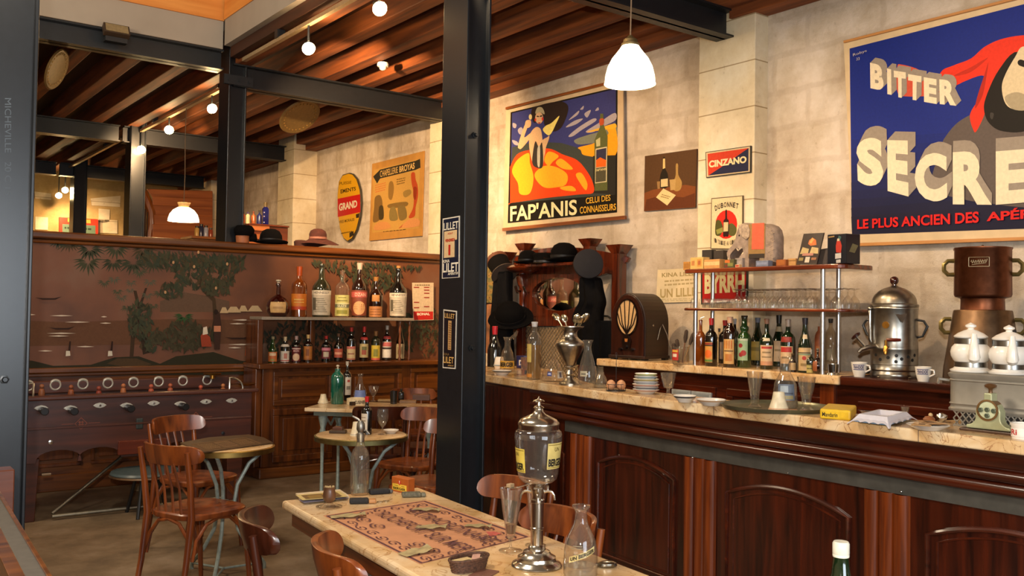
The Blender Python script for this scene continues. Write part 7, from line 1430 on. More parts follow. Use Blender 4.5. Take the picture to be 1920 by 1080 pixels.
for q_, h, nm, e in (([(790, 100), (960, 92), (955, 440), (785, 445)], '#8c6c3c', 'cloth_border', .003), ([(828, 92), (950, 86), (945, 355), (822, 358)], '#d0583c', 'saddle_cloth', .005), ([(795, 405), (952, 400), (952, 445), (792, 450)], '#2a211c', 'fringe', .006)): MB().prism([ex(*k)+Vector((-th-e, 0, 0)) for k in q_], (.004, 0, 0)).build(nm, flat(h, .6), t)
o = MB()
for i in range(14): x = 985+(i % 3)*25; y = 130+i*28; o.tube([ex(x-14, y)+Vector((-th-.001, 0, 0)), ex(x, y+8)+Vector((-th-.002, 0, 0)), ex(x+20, y-4)+Vector((-th-.001, 0, 0))], .0022, 5)
o.build('carved_lines', flat('#a8937c', .6), t)
# menu card, black tin, stand
def leaning(q_, X, label, name, cat, h, deco, dd=.01, lean=.05):
    P4 = [at(x, y, X=X) for x, y in q_]; lo = ZU; t = thing(name, label, cat, ((P4[0]+P4[1])/2).to_tuple()[:2]+(lo,)); zmin = min(P4[0].z, P4[1].z); P4 = [Vector((k.x+(k.z-zmin)*.16, k.y, k.z-zmin+lo)) for k in P4]
    MB().prism(P4, (dd, 0, 0)).build('card', flat(h, .4), t, world=True); f4 = quad(*P4); o = MB(); mats = []
    for i, d in enumerate(deco):
        mats.append(flat(d[0], .4)); e = Vector((-.0006*(i+1), 0, 0)); o.poly([f4(u, v)+e for u, v in d[1]], i)
    o.build('printed_front', mats, t, world=True); return t
leaning([(1493, 498), (1531, 498), (1539, 438), (1501, 440)], 5.0, 'dark leaning menu card with an orange flower and cream panels', 'menu_card', 'card', '#2a1c14', [('#c06428', [(.35, .66), (.5, .6), (.78, .62), (.7, .78), (.5, .86), (.36, .78)]), ('#d89c50', [(.4, .72), (.5, .66), (.6, .8), (.48, .86)]), ('#b8a06c', [(.06, .34), (.46, .34), (.46, .5), (.12, .56)]), ('#b8a06c', [(.54, .36), (.96, .34), (.92, .52), (.58, .56)]), ('#b07868', [(.2, .28), (.74, .28), (.74, .36), (.2, .36)]), ('#8c7c48', [(.08, .12), (.3, .12), (.3, .22), (.08, .22)]), ('#c8bca8', [(.4, .06), (.62, .06), (.62, .24), (.4, .24)]), ('#8c5c38', [(.7, .14), (.94, .14), (.94, .22), (.7, .22)])])
leaning([(1532, 497), (1550, 497), (1552, 465), (1536, 468)], 5.06, 'plain grey card leaning between the menu card and black tin', 'grey_card', 'card', '#544c48', [('#5c5450', [(.1, .1), (.9, .1), (.9, .9), (.1, .9)])])
ta, tb2, tc2 = at(1551, 498, X=5.0), at(1586, 498, X=5.0), at(1600, 498, X=5.06); t = thing('tin_box', 'tall black tin box with a red dressed figure at the shelf end', 'tin', (ta.x, (ta.y+tb2.y)/2, ZU)); hh = at(1551, 443, X=5.0).z-ta.z
A0_, B0_ = Vector((ta.x, ta.y, ZU)), Vector((tb2.x, tb2.y, ZU)); C0_ = B0_+Vector((.12, -.02, 0)); D0_ = A0_+Vector((.12, -.02, 0))
MB().prism([A0_, B0_, C0_, D0_], (0, 0, hh)).build('box_body', flat('#12131c', .25), t, world=True, bevel=.003); f4 = quad(A0_, B0_, B0_+Vector((0, 0, hh)), A0_+Vector((0, 0, hh))); o = MB()
for i, (h, pts_) in enumerate((('#a82c1c', [(.48, .38), (.74, .36), (.78, .6), (.7, .78), (.52, .78), (.46, .6)]), ('#30504c', [(.55, .78), (.7, .76), (.76, .9), (.62, .95)]), ('#c8b090', [(.54, .76), (.66, .76), (.66, .84), (.54, .84)]), ('#b8b0a8', [(.44, .16), (.76, .18), (.76, .36), (.44, .34)]), ('#b8b0a8', [(.5, .02), (.74, .03), (.74, .14), (.5, .13)]), ('#8c6c3c', [(.08, .88), (.4, .9), (.4, .95), (.08, .93)]))): o.poly([f4(u, v)+Vector((-.0007*(i+1), 0, 0)) for u, v in pts_], i)
o.build('printed_front', [flat(h, .35) for h in ('#a82c1c', '#30504c', '#c8b090', '#b8b0a8', '#b0a8a0', '#8c6c3c')], t, world=True); f5 = quad(B0_, C0_, C0_+Vector((0, 0, hh)), B0_+Vector((0, 0, hh))); MB().poly([f5(u, v)+Vector((0, -.001, 0)) for u, v in ((.2, .4), (.6, .36), (.85, .62), (.45, .68))]).build('side_label', flat('#6c6444', .5), t, world=True)

# bottles on the back counter
BK = 'bottles under the shelf of glasses'
def onk(px, py):
    p = at(px, py, Z=ZK)
    if p.x < 5.04: p = at(px, py, X=5.04); p.z = ZK
    return p
def bk(px, py, W, top, kind, g, labs, cap, label, **k): bottle(px, py, None, p=onk(px, py), W=W, H=py-top, kind=kind, g=g, labels=labs, cap=cap, label=label, group=BK, **k)
bk(1313, 685, 19, 600, 'bord', 'amber', (), None, 'amber spirit bottle with a metal pourer beside the front metal post', tops='pourer')
bk(1348, 680, 13, 616, 'bord', 'fog', (), ('#4c4038', .9), 'small plain clear bottle showing between darker ones')
bk(1359, 681, 24, 601, 'bord', 'black', [(.1, .5, .9, '#8c7c70', [])], ('#9c2420', .88), 'dark bottle with a red cap half hidden behind the striped label bottle')
bk(1378, 681, 22, 598, 'bord', 'black', (), ('#8c9098', .88), 'dark bottle with a silver cap behind the striped label bottle')
bk(1333, 687, 23, 598, 'bord', 'black', [(.08, .5, .75, '#c88c3c', [('band', '#8c2c1c', .88, .97), ('band', '#3c2c18', .8, .87), ('disc', '#d8641c', .5, .42, .2), ('band', '#5c7c34', .03, .14)])], ('#a82424', .86), 'black bottle with a red cap and a pictured orange fruit label', turn=-.55)
bk(1368, 689, 25, 595, 'tall', 'brown', [(.07, .56, .85, '#c89c5c', [*[('rect', '#b8641c', .1+.2*i, .2+.2*i, .62, .95) for i in range(4)], ('rect', '#6c4c2c', .08, .92, .5, .55), ('rect', '#b87434', .2, .8, .12, .4)])], ('#c89c80', .88), 'dark bottle with an orange striped label and cream cap', turn=-.2)
bk(1395, 689, 26, 592, 'bulb', 'lgreen', [(.14, .56, .8, '#90a880', [('band', '#b0b89c', .9, 1), ('disc', '#8c2420', .35, .68, .1), ('disc', '#9c2c24', .62, .34, .13), ('disc', '#8c2420', .38, .26, .1)])], ('#3c2c20', .93), 'green bottle with bulging neck and a red fruit label', turn=-.3)
bk(1420, 684, 27, 596, 'burg', 'green', [(.1, .5, 1.0, '#a89040', [('rect', '#7c6c30', .2, .8, .5, .7)])], ('#6c7484', .9), 'green bottle with a dull yellow label half hidden behind the pink labelled one', turn=-.4)
bk(1429, 680, 22, 597, 'bord', 'green', (), ('#7c8490', .9), 'green bottle with a grey cap directly behind the pink labelled one')
bk(1437, 692, 27, 598, 'slope', 'green', [(.08, .48, 1.0, '#cdae86', [('rect', '#b0382c', .12, .88, .82, .93), ('rect', '#8c7450', .2, .8, .6, .68), ('rect', '#8c7450', .15, .85, .38, .44), ('band', '#c08c68', .0, .2)]), (.56, .62, .5, '#c8b898', [])], ('#9c7058', .9), 'dark bottle with a pinkish cream label lettered in red, in front of others')
bk(1460, 687, 26, 591, 'burg', 'green', [(.1, .5, 1.0, '#c4a682', [('rect', '#8c7450', .2, .8, .5, .6)]), (.68, .78, 1.2, '#a89878', [])], ('#1c1814', .84), 'dark bottle with a black pourer top and cream label')
bk(1477, 695, 27, 599, 'bord', 'green', [(.14, .48, 1.0, '#cdae86', [('rect', '#b03028', .1, .9, .66, .95), ('rect', '#8c7450', .2, .8, .3, .4)]), (.56, .66, .8, '#8c2c20', [])], ('#a89484', .86), 'dark bottle with big red lettering and a red neck seal', turn=-.3)
bk(1509, 699, 28, 597, 'burg', 'green', [(.04, .46, .95, '#c0a070', [('band', '#3c3424', .76, .8), ('disc', '#a82c20', .45, .55, .09), ('rect', '#8c7040', .2, .8, .2, .32), ('band', '#7c9070', .68, .74)]), (.62, .70, .5, '#c8b490', [])], ('#28242c', .88), 'green sparkling wine bottle with a cream label and red seal')
bk(1537, 694, 19, 612, 'syph', 'terra', [(.2, .55, .8, '#b06834', [])], None, 'terracotta stoneware bottle behind the metal post', tops='stop')
bk(1486, 702, 16, 668, 'burg', 'brown', [(.1, .5, .8, '#b09468', [])], ('#5c4c34', .9), 'small squat bottle behind the decanter neck')
bk(1519, 704, 20, 660, 'slope', 'olive', [(.02, .36, .9, '#b0a058', [('rect', '#5c5830', .15, .85, .45, .6), ('band', '#6c6838', .9, .97)])], ('#b8b0a0', .8), 'miniature bottle with a yellow label and pale cap')
bk(1533, 702, 23, 655, 'onion', 'brown', [(.1, .5, .4, '#8c4c24', [])], ('#8c8070', .86), 'round shouldered brown miniature bottle with a copper label', turn=-.5)
bk(1557, 694, 20, 598, 'tall', 'fog', [(.2, .42, .9, '#8c8064', [])], ('#34302c', .92), 'clear bottle with a dark stopper between the two end posts')
p = onk(1562, 708); s = mpp(p); t = thing('measuring_cup', 'small shiny metal cup on the end of the marble shelf', 'cup', p); MB().lathe([(1e-6, 0), (12*s, 0), (11*s, 3*s), (9*s, 4*s), (10*s, 20*s), (9*s, 20*s), (8*s, 8*s), (1e-6, 8*s)], n=24).build('cup', M_CHROME, t); MB().open_lathe([(4*s, 21*s), (8*s, 26*s), (3*s, 42*s), (1.5*s, 60*s)], n=16).build('glass_funnel', G_FOG, t)

# percolator
p = at(1676, 712, X=5.19); p.z = ZK; s = mpp(p); t = thing('coffee_percolator', 'domed nickel coffee percolator with taps and a brown knob on the back counter', 'percolator', p); NK = metal('#a39e94', .3, .2); fa = facing(p)
MB().lathe([(1e-6, 0), (41*s, 0), (42*s, 2*s), (43*s, 6*s), (42*s, 8*s), (41*s, 12*s), (43*s, 15*s), (41.5*s, 19*s), (41*s, 24*s), (42*s, 25*s), (41.5*s, 28*s), (41.5*s, 52*s), (42.2*s, 54*s), (41.5*s, 56*s), (41.5*s, 126*s), (42.5*s, 128*s), (42.5*s, 130*s), (41*s, 132*s)], n=48).build('body', NK, t)
MB().lathe([(41*s, 130*s), (43*s, 132*s), (43*s, 136*s), (40*s, 138*s), (39*s, 146*s), (35*s, 154*s), (28*s, 161*s), (18*s, 167*s), (8*s, 170*s), (5*s, 172*s), (1e-6, 172*s)], n=48).build('lid', metal('#928a7c', .34, .2), t)
MB().lathe([(4*s, 170*s), (4*s, 174*s), (7*s, 177*s), (8*s, 181*s), (7*s, 186*s), (3*s, 189*s), (1e-6, 189*s)], n=20).build('knob', flat('#34100a', .12, 0, .5, .1, 20, .8), t)
cylp = lambda a, r_, z: Vector((math.cos(fa+a)*r_*s, math.sin(fa+a)*r_*s, z*s))
o = MB()
for a, z in ((-.25, 38), (.1, 42), (.32, 36), (.08, 31), (.62, 40), (.85, 34), (-.6, 34), (1.0, 43), (-.85, 42)): o.cyl(cylp(a, 40.5, z), cylp(a, 41.9, z), 3.2*s, 10)
o.build('air_holes', M_BLACK, t)
MB().prism([cylp(.05, 41.8, 118), cylp(.55, 41.8, 119), cylp(.3, 47, 102)], cylp(.3, 3, 0)*.2).build('overflow_lip', NK, t); MB().lathe([(1e-6, 0), (6.5*s, 0), (6.5*s, .003), (1e-6, .003)], cylp(-.35, 41.3, 98), 20, 0, cylp(-.35, 1, 0).normalized().to_track_quat('Z', 'Y').to_matrix()).build('maker_badge', M_BRASS, t)
ga = -1.15; MB().tube([cylp(ga, 44, 66), cylp(ga, 46, 70), cylp(ga, 46, 124), cylp(ga, 44, 128)], 3*s, 10).build('sight_glass', M_CHROME, t); MB().ball(cylp(ga, 46, 128), 4.6*s, 0, 10).build('gauge_cap', NK, t)
MB().tube([cylp(-.9, 41, 58), cylp(-.9, 56, 56), cylp(-1.0, 66, 52), cylp(-1.02, 72, 46)], [4*s, 4.4*s, 4*s, 3.4*s], 8).build('side_tap', NK, t); MB().cyl(cylp(-.95, 60, 56), cylp(-1.1, 72, 74), 2.4*s, 8).build('tap_stem', NK, t); Rt = (cylp(-1.1, 72, 74)-cylp(-.95, 60, 56)).normalized().to_track_quat('Z', 'Y').to_matrix(); MB().lathe([(2*s, 0), (9*s, 1*s), (10*s, 4*s), (6*s, 6*s), (1e-6, 6*s)], cylp(-1.1, 72, 74), 16, 0, Rt).build('tap_wheel', flat('#34140c', .3), t)
MB().tube([cylp(-.28, 41, 56), cylp(-.28, 50, 56), cylp(-.28, 53, 50), cylp(-.28, 53, 44)], [4*s, 4.4*s, 4*s, 3*s], 8).cyl(cylp(-.28, 49, 54), cylp(-.28, 49, 70), 2.8*s, 8).build('front_tap', M_BRASS, t); MB().tube([cylp(-.28, 49, 71), cylp(0, 47, 71), cylp(.25, 46, 71)], [3*s, 3.4*s, 2.6*s], 8).build('tap_handle', flat('#5c1c10', .3), t)
for a in (1.35, -1.9): MB().tube([cylp(a, 41, 108), cylp(a, 52, 106), cylp(a, 58, 96), cylp(a, 50, 78), cylp(a, 41, 76)], [2.4*s, 2.2*s, 2.6*s, 2.2*s, 2.4*s], 8).build('handle', M_STEEL, t)
for a in (-.7, .7, 2.4): MB().ball(cylp(a, 40, 1.5), 4*s, 0, 8, (1, 1, .5)).build('foot', NK, t)
# cups
def vcup(px, py, label):
    p = onk(px, py); s = mpp(p); t = thing('cup', label, 'cup', p, 0, 'white lettered coffee cups'); MB().lathe([(1e-6, 0), (9.5*s, 0), (10*s, 2*s), (13*s, 12*s), (15*s, 27*s), (14*s, 27*s), (12*s, 12*s), (1e-6, 4*s)], n=28).build('body', M_WHITE, t); fa = facing(p)
    h_ = lambda a, r_, z: Vector((math.cos(fa+a)*r_*s, math.sin(fa+a)*r_*s, z*s)); MB().tube([h_(1.1, 13, 22), h_(1.15, 20, 21), h_(1.15, 21, 14), h_(1.1, 12, 9)], 1.8*s, 8).build('handle', M_WHITE, t)
    cyl_label(t, lambda z: (13+(z/s-12)*.133)*s, 13*s, 23*s, fa-.1, .75, '#d8d0c8', [('', .0, 1, .88, 1, '#2c2c70', 0), ('', 0, 1, 0, .12, '#2c2c70', 0), ('VIANDOX', .04, .96, .2, .8, '#24245c', .04)])
vcup(1611, 714, 'white coffee cup with a blue lettered band beside the shelf post'); vcup(1731, 722, 'white coffee cup with a blue lettered band between percolator and heater')
p = onk(1622, 700); t = thing('ashtray', 'small dark round dish behind the lettered cup', 'dish', p); MB().lathe([(1e-6, 0), (.04, 0), (.05, .03), (.045, .03), (.03, .01), (1e-6, .01)], n=20).build('dish', M_BLACK, t); MB().lathe([(.049, .028), (.0515, .032), (.047, .033)], n=20).build('rim', M_STEEL, t)
# copper urn
p = at(1842, 712, X=5.17); p.z = ZK; s = mpp(p); t = thing('copper_urn', 'tall two part faceted copper coffee urn with brass loop handles', 'urn', p); CU_ = metal('#744630', .4, .2); CU2 = metal('#6e5640', .42, .2); ph = .3; zoff = 0
zz = lambda y: (at(1842, y, X=p.x).z-ZK)
MB().lathe([(1e-6, 0), (70*s, 0), (68*s, zz(690)), (67*s, zz(685)), (51*s, zz(584)), (50*s, zz(582)), (40*s, zz(581))], n=12, ph=ph).build('lower_tank', CU2, t)
MB().lathe([(39*s, zz(586)), (38*s, zz(580)), (37.5*s, zz(562)), (39*s, zz(558))], n=32).build('neck_ring', CU_, t)
o = MB(); o.lathe([(38*s, zz(560)), (48*s, zz(557)), (50*s, zz(553)), (49.5*s, zz(470)), (51*s, zz(468)), (51*s, zz(465)), (48*s, zz(464.5)), (46*s, zz(469)), (1e-6, zz(469))], n=12, ph=ph); o.build('upper_tank', CU_, t); MB().ball((0, 0, zz(462)), 3*s, 0, 8).build('lid_knob', CU2, t)
fa = facing(p)
def loop(a, r_, yc, k=1.0):
    d = Vector((math.cos(fa+a), math.sin(fa+a), 0)); zc = zz(yc); pts_ = [d*(r_*s)+Vector((0, 0, zc+13*s*k)), d*((r_+11*k)*s)+Vector((0, 0, zc+13*s*k)), d*((r_+18*k)*s)+Vector((0, 0, zc+6*s*k)), d*((r_+18*k)*s)+Vector((0, 0, zc-5*s*k)), d*((r_+11*k)*s)+Vector((0, 0, zc-13*s*k)), d*(r_*s)+Vector((0, 0, zc-13*s*k))]
    MB().tube(pts_, 4*s, 4).build('loop_handle', flat('#8a7c4c', .35, .7, .5, .2, 20), t)
for a in (-1.5, 1.5): loop(a, 48, 502); loop(a, 53, 612, 1.0)
d = Vector((math.cos(fa-.12), math.sin(fa-.12), 0)); tn_ = Vector((-d.y, d.x, 0)); tn_ = tn_ if tn_.dot(bd) > 0 else -tn_; fb = lambda u, v: d*(50.3*s)+tn_*((u-.5)*34*s)+Vector((0, 0, zz(502)+(v)*17*s)); o = MB()
for a, b_ in (((0, 0), (1, 0)), ((1, 0), (1, 1)), ((1, 1), (0, 1)), ((0, 1), (0, 0))): o.cyl(fb(*a), fb(*b_), .5*s, 5)
o.tube([fb(.1+.8*i/24, .5+.22*math.sin(i*1.9)+.1*(i/24)) for i in range(25)], .55*s, 5); o.cyl(fb(.15, .2), fb(.85, .38), .4*s, 5); o.build('maker_plate', flat('#a89878', .4, .5), t)
MB().tube([d*(56*s)+tn_*48*s+Vector((0, 0, zz(625))), d*(66*s)+tn_*52*s+Vector((0, 0, zz(628))), d*(76*s)+tn_*60*s+Vector((0, 0, zz(618)))], [5*s, 6*s, 4*s], 10).build('tap', M_STEEL, t)

# hall tree with mirror
HX = 5.50; HC = crop(910, 440, .1852); HM = wood('#38140a', '#6c2c14', 'Z', .2, 4, .6); t = thing('hall_stand', 'tall carved mahogany hall stand with an oval mirror and hats behind the bar', 'hall stand', (5.55, 6.6, 0))
hp = lambda x, y, X=HX: at(*HC((x, y))[0], X=X)
def hpr(pts, d0, dp, nm, mat=None, bev=.006): MB().prism([hp(x, y)+Vector((d0, 0, 0)) for x, y in pts], (dp, 0, 0)).build(nm, mat or HM, t, world=True, bevel=bev)
arc_ = [(255, 232), (300, 205), (400, 165), (520, 138), (650, 124), (780, 122), (900, 128), (1020, 142), (1150, 165), (1280, 190), (1380, 215), (1410, 235), (1385, 275)]
hpr([(240, 330)]+arc_+[(1310, 330), (1310, 400), (1280, 430), (1240, 400), (1180, 390), (1110, 415), (1000, 430), (330, 430), (300, 415), (240, 420)], .05, .035, 'crest_board')
for x, y, w_ in ((170, 182, 40), (1332, 105, 36)): 
    a_, b_ = hp(x-w_, y), hp(x+w_, y); MB().box((HX-.02, b_.y, .0), (HX+.08, a_.y, a_.z)).build('post', HM, t, world=True, bevel=.008); MB().hexa([(HX-.02, b_.y, a_.z-.08), (HX-.02, a_.y, a_.z-.08), (HX+.08, a_.y, a_.z-.08), (HX+.08, b_.y, a_.z-.08), (HX-.05, b_.y-.05, a_.z), (HX-.05, a_.y+.05, a_.z), (HX+.11, a_.y+.05, a_.z), (HX+.11, b_.y-.05, a_.z)]).build('post_cap', HM, t, world=True, bevel=.004)
for x, y, w_ in ((392, 92, 26), (1050, 45, 34)):
    a_, b_ = hp(x-w_, y), hp(x+w_, y); zl = hp(x, y+120).z; MB().box((HX-.03, b_.y, zl), (HX+.05, a_.y, a_.z)).build('finial_post', HM, t, world=True, bevel=.006); MB().hexa([(HX-.03, b_.y, a_.z-.07), (HX-.03, a_.y, a_.z-.07), (HX+.06, a_.y, a_.z-.07), (HX+.06, b_.y, a_.z-.07), (HX-.06, b_.y-.04, a_.z), (HX-.06, a_.y+.04, a_.z), (HX+.09, a_.y+.04, a_.z), (HX+.09, b_.y-.04, a_.z)]).build('finial_cap', HM, t, world=True, bevel=.004)
sz = hp(600, 303).z; ya_, yb_ = hp(300, 303, HX-.1).y, hp(1010, 303, HX-.1).y; MB().box((HX-.16, yb_, sz-.03), (HX+.06, ya_, sz)).build('hat_shelf', HM, t, world=True, bevel=.008)
MB().lathe([(.06, 0), (.16, .03), (.18, .055), (.15, .08), (.03, .085)], (HX-.06, hp(400, 330, HX-.06).y, sz-.085), 24).build('bracket', HM, t, world=True)
mxx, mxy = 742, 606; ring_in = [(mxx+(270 if math.cos(a) < 0 else 262)*math.cos(a), mxy-(172 if math.sin(a) > 0 else 165)*math.sin(a)) for a in [2*PI*i/40 for i in range(40)]]
wv = [(440+560*i/20, 425+45*math.sin(PI*i/20)*(1 if True else 0)) for i in range(21)]
o = MB(); outer = [(345, 425), (1010, 425), (1010, 925), (345, 925)]
def onrect(a):
    c_, s_ = math.cos(a), math.sin(a); k = min((333 if c_ > 0 else 333)/max(1e-6, abs(c_))*1.0, 262/max(1e-6, abs(s_))); return (677+c_*k, 663-s_*k)
ro_ = [onrect(2*PI*i/40+.001) for i in range(40)]; N_ = 40
vin = [hp(*k) for k in ring_in]; vou = [hp(*k) for k in ro_]; off = Vector((.05, 0, 0)); front = [v+Vector((-.0, 0, 0)) for v in vin+vou]
o.add(front, [(i, (i+1) % N_, N_+(i+1) % N_, N_+i) for i in range(N_)], 0); o.add([v for v in vin]+[v+off for v in vin], [(i, (i+1) % N_, N_+(i+1) % N_, N_+i) for i in range(N_)], 0); o.add([v for v in vou]+[v+off for v in vou], [(i, (i+1) % N_, N_+(i+1) % N_, N_+i) for i in range(N_)], 0); o.build('mirror_frame', HM, t, world=True)
mm, N, L, b = newmat('mirror_silvering'); b.inputs['Base Color'].default_value = (.78, .74, .66, 1); b.inputs['Metallic'].default_value = 1; nt = N.new('ShaderNodeTexNoise'); nt.inputs['Scale'].default_value = 3; mr = N.new('ShaderNodeMapRange'); mr.inputs['To Min'].default_value = .01; mr.inputs['To Max'].default_value = .05; L.new(nt.outputs['Fac'], mr.inputs['Value']); L.new(mr.outputs['Result'], b.inputs['Roughness'])
MB().poly([hp(mxx+290*math.cos(a), mxy-190*math.sin(a))+Vector((.03, 0, 0)) for a in [2*PI*i/48 for i in range(48)]]).build('mirror_glass', mm, t, world=True)
MB().tube([hp(x, y)+Vector((-.012, 0, 0)) for x, y in ((372, 428), (385, 500), (398, 560), (396, 600), (390, 660), (388, 760), (392, 860), (390, 930))], [.05, .045, .022, .03, .02, .022, .03, .025], 10).build('turned_column', HM, t, world=True)
for x in (370, 440):
    pt_ = hp(x if x == 370 else 452, 575)+Vector((-.06, 0, 0)); MB().tube([hp(x, 575), pt_, pt_+Vector((-.02, 0, .05))], [.012, .012, .014], 8).build('coat_hook', M_CHROME, t, world=True)
a_, b_ = hp(400, 930), hp(740, 1400); MB().box((HX-.02, hp(395, 930).y-.0, 0), (HX+.05, hp(330, 930).y, hp(395, 930).z)).build('stile', HM, t, world=True, bevel=.006); MB().box((HX-.02, hp(1010, 930).y, 0), (HX+.05, hp(960, 930).y, hp(395, 930).z)).build('stile', HM, t, world=True, bevel=.006)
MB().box((HX+.03, hp(1000, 930).y, .1), (HX+.045, hp(395, 930).y, a_.z)).build('back_panel', flat('#a88c66', .7, vary=.2, scale=6), t, world=True)
o = MB(); yA, yB, zT, zB_ = hp(400, 930).y, hp(960, 930).y, a_.z, a_.z-.62; stp = .045; k = 0
while yA-k*stp > yB-.62:
    y0 = yA-k*stp
    for sg in (1, -1):
        P0 = (y0 if sg > 0 else y0, zT); P1 = (y0+sg*.62, zB_); 
        def clip(P0, P1):
            (ya, za), (yb, zb) = P0, P1; out_ = []
            for t_ in (0, 1): pass
            lo, hi = 0.0, 1.0
            for lim, s_ in ((yA, 1), (yB, -1)):
                d0 = (lim-ya)*s_; d1 = (lim-yb)*s_
                if d0 < 0 and d1 < 0: return None
                if d0 < 0: lo = max(lo, d0/(d0-d1))
                elif d1 < 0: hi = min(hi, d0/(d0-d1))
            return None if lo >= hi else ((ya+(yb-ya)*lo, za+(zb-za)*lo), (ya+(yb-ya)*hi, za+(zb-za)*hi))
        c_ = clip(P0, P1)
        if c_: o.cyl((HX+.01, c_[0][0], c_[0][1]), (HX+.01, c_[1][0], c_[1][1]), .0035, 4)
    k += 1
for kk in range(1, 14):
    c_ = ((yA, zT-kk*stp), (yA-.62+kk*stp, zB_)); o.cyl((HX+.012, c_[0][0], c_[0][1]), (HX+.012, c_[1][0], c_[1][1]), .0035, 4)
o.build('wire_lattice', flat('#6c6256', .4, .6), t, world=True); MB().box((HX-.05, hp(1340, 930).y, 0), (HX+.06, hp(140, 930).y, .12)).build('base', HM, t, world=True, bevel=.008)

# hats and coats on the stand
def hat_at(x, y, X, label, rz_=0, nm='hat'): q_ = hp(x, y, X); return thing(nm, label, 'hat', (q_.x, q_.y, q_.z), rz_)
th_ = hat_at(432, 296, HX-.07, 'black bowler hat on the hall stand shelf near its carved bracket'); th_.location.z = sz; bowler(th_, 1.0)
th_ = hat_at(600, 296, HX-.07, 'flat black peaked cap between two bowlers on the hall stand shelf'); th_.location.z = sz; MB().lathe([(1e-6, .0), (.10, .0), (.105, .03), (.10, .045), (.115, .085), (.10, .10), (1e-6, .105)], n=28).build('crown', M_FELT, th_); MB().lathe([(.107, .012), (.107, .03)], n=28).build('ribbon', flat('#26262c', .4), th_); o = MB(); o.strip([[Vector((-.10*math.cos(a)*1.0, .10*math.sin(a), .008)) for a in [-1+2*i/10 for i in range(11)]], [Vector((-.10-.055*math.cos(a), .105*math.sin(a), -.0+.002)) for a in [-1+2*i/10 for i in range(11)]]]); o.build('peak', flat('#8c7448', .3), th_)
th_ = hat_at(795, 296, HX-.07, 'larger black bowler hat in the middle of the hall stand shelf'); th_.location.z = sz; bowler(th_, 1.32)
def tilted_cap(x, y, X, r_, label, nrm, top, rim, sq=1.0):
    q_ = hp(x, y, X); t_ = thing('hat', label, 'hat', q_); Rm = Vector(nrm).normalized().to_track_quat('Z', 'Y').to_matrix()
    MB().lathe([(1e-6, -.06), (r_*.82, -.06), (r_*.86, -.02)], n=32, R=Rm).build('band', flat(rim, .6), t_); MB().lathe([(r_*.86, -.02), (r_*1.0, .02), (r_*.97, .045), (r_*.7, .058), (1e-6, .062)], n=32, R=Rm).build('crown', flat(top, .85, vary=.2, scale=40), t_)
tilted_cap(1040, 300, HX-.22, .13, 'round dark navy cap with an orange band hanging from the hall stand', (-.55, -.75, .1), '#16161e', '#7c2c14')
q_ = hp(150, 320, HX-.1); t_ = thing('hat', 'tall stiff dark cap with a brown band hung beside the steel column', 'hat', q_); Rm = Vector((.1, .62, .55)).normalized().to_track_quat('Z', 'Y').to_matrix(); MB().lathe([(1e-6, -.12), (.10, -.12), (.11, .1), (1e-6, .1)], n=28, R=Rm).build('crown', M_FELT, t_); MB().lathe([(.112, .06), (.114, .1)], n=28, R=Rm).build('band', flat('#5c3420', .7), t_); MB().lathe([(.0, -.125), (.135, -.125), (.135, -.118), (.0, -.118)], n=28, R=Rm).build('peak', flat('#4c4038', .6), t_)
q_ = hp(262, 880, HX-.25); t_ = thing('hat', 'large black bowler hat with pale lining hanging low before the hall stand', 'hat', q_); Rm = Vector((-.45, -.35, .7)).normalized().to_track_quat('Z', 'Y').to_matrix(); bowler(t_, 1.45, Rm); MB().lathe([(1e-6, .006), (.12, .008)], n=24, R=Rm, sy=.8).build('lining', flat('#8c6c54', .8), t_)
MB().cyl((.02, 0, .05), (HX-q_.x+.0, 0, .05), .008, 6).build('peg', M_STEELD, t_)
def drape(levels, X, label, name, cat, mat, depth=.07, sleeve=None):
    c_ = hp((levels[0][1]+levels[0][2])/2, levels[0][0], X); t_ = thing(name, label, cat, c_); o = MB(); rows = []; n_ = 36; L4 = []
    for i in range(len(levels)-1):
        P4_ = [levels[min(max(i+j, 0), len(levels)-1)] for j in (-1, 0, 1, 2)]
        for q in range(4): t = q/4; L4.append(tuple(.5*(2*P4_[1][m]+(P4_[2][m]-P4_[0][m])*t+(2*P4_[0][m]-5*P4_[1][m]+4*P4_[2][m]-P4_[3][m])*t*t+(3*P4_[1][m]-P4_[0][m]-3*P4_[2][m]+P4_[3][m])*t**3) for m in range(3)))
    levels = L4+[levels[-1]]
    for i, (y, xa, xb) in enumerate(levels):
        A_, B_ = hp(xa, y, X), hp(xb, y, X); m_ = (A_+B_)/2; hw = (A_.y-B_.y)/2; d_ = depth*(.5 if i == 0 else 1)
        rows.append([Vector((m_.x-d_*math.sin(2*PI*j/n_)*(1+.25*math.sin(7*2*PI*j/n_+i*.08)), m_.y+hw*math.cos(2*PI*j/n_)*(1+.06*math.sin(5*2*PI*j/n_)), m_.z)) for j in range(n_+1)])
    o.strip(rows); o.poly(rows[0][:-1]); o.poly(rows[-1][:-1]); o.build('fabric', mat, t_, world=True); return t_
bk_ = flat('#0b0a0c', .9, 0, .15, .3, 30)
t_ = drape([(430, 1020, 1110), (470, 1000, 1140), (560, 990, 1160), (680, 975, 1195), (760, 930, 1180), (850, 900, 1175), (960, 940, 1170), (1150, 960, 1165), (1320, 960, 1160)], HX-.12, 'long black coat hanging from the hall stand below the navy cap', 'coat', 'coat', bk_, .09); MB().tube([hp(1060, 430, HX-.12), hp(1065, 410, HX-.05), hp(1065, 420, HX)], .006, 6).build('hanging_loop', M_STEELD, t_, world=True)
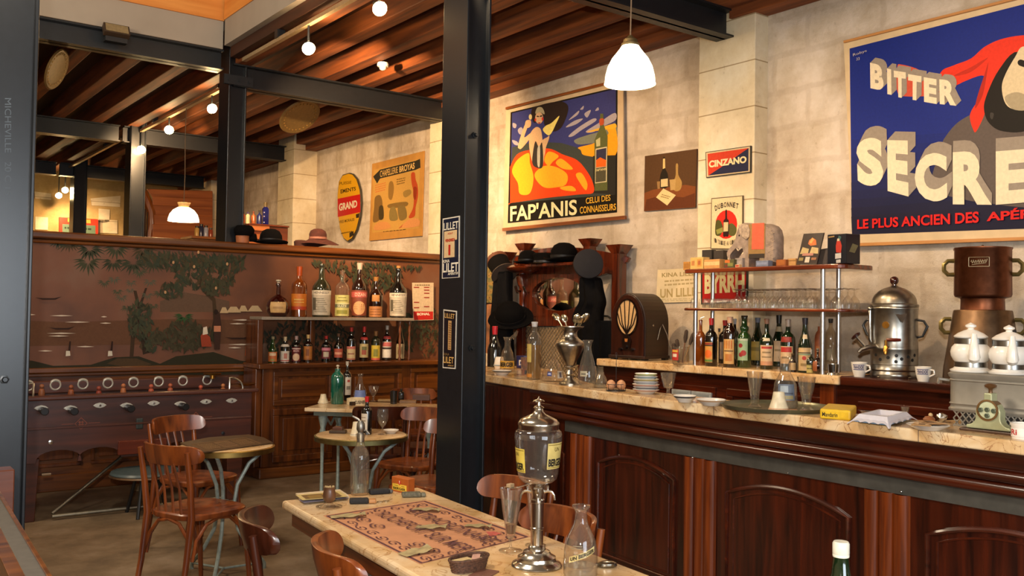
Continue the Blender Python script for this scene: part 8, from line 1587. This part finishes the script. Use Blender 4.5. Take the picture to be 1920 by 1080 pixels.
t_ = drape([(370, 160, 230), (430, 130, 240), (560, 110, 242), (700, 95, 250), (800, 80, 262), (1000, 70, 260), (1300, 60, 280)], HX-.1, 'black coat hanging at the end of the hall stand beside the patterned scarf', 'coat', 'coat', bk_, .08); MB().tube([hp(195, 370, HX-.1), hp(195, 350, HX-.04), hp(195, 360, HX)], .006, 6).build('hanging_loop', M_STEELD, t_, world=True)
m, N, L, b = newmat('patterned_cloth'); tc = N.new('ShaderNodeTexCoord'); vo = N.new('ShaderNodeTexVoronoi'); vo.inputs['Scale'].default_value = 26; L.new(tc.outputs['Object'], vo.inputs['Vector']); r = ramp3(N, [(.1, '#5c4420'), (.4, '#8c7038'), (.8, '#4c5434')]); L.new(vo.outputs['Distance'], r.inputs['Fac']); L.new(r.outputs['Color'], b.inputs['Base Color']); b.inputs['Roughness'].default_value = .9
t_ = drape([(295, 0, 90), (400, -20, 110), (560, -20, 105), (690, -25, 80)], HX-.06, 'olive patterned scarf hanging next to the steel column', 'scarf', 'scarf', m, .04); MB().tube([hp(40, 295, HX-.06), hp(60, 250, HX-.02), hp(150, 220, HX)], .005, 6).build('hanging_loop', M_STEELD, t_, world=True)
t_ = drape([(690, -20, 80), (760, -10, 70), (860, 0, 60), (1000, 10, 50), (1200, 10, 60)], HX-.05, 'tan and brown leather strap hanging under the patterned scarf', 'leather_strap', 'strap', flat('#8a5a38', .6, vary=.5, scale=9), .03); MB().tube([hp(30, 690, HX-.05), hp(30, 660, HX-.02), hp(60, 640, HX)], .004, 6).build('hanging_loop', M_STEELD, t_, world=True)
t_ = drape([(870, 1150, 1300), (900, 1130, 1320), (1000, 1125, 1325), (1150, 1125, 1320), (1330, 1130, 1310)], HX-.1, 'black bag with a looped handle hanging between coat and radio', 'bag', 'bag', flat('#0b0c10', .9, 0, .1, .2), .08)
MB().tube([hp(1170, 880, HX-.1), hp(1165, 835, HX-.09), hp(1190, 822, HX-.08), hp(1240, 825, HX-.08), hp(1275, 850, HX-.1), hp(1280, 885, HX-.1)], .008, 8).build('handle', M_BLACK, t_, world=True)
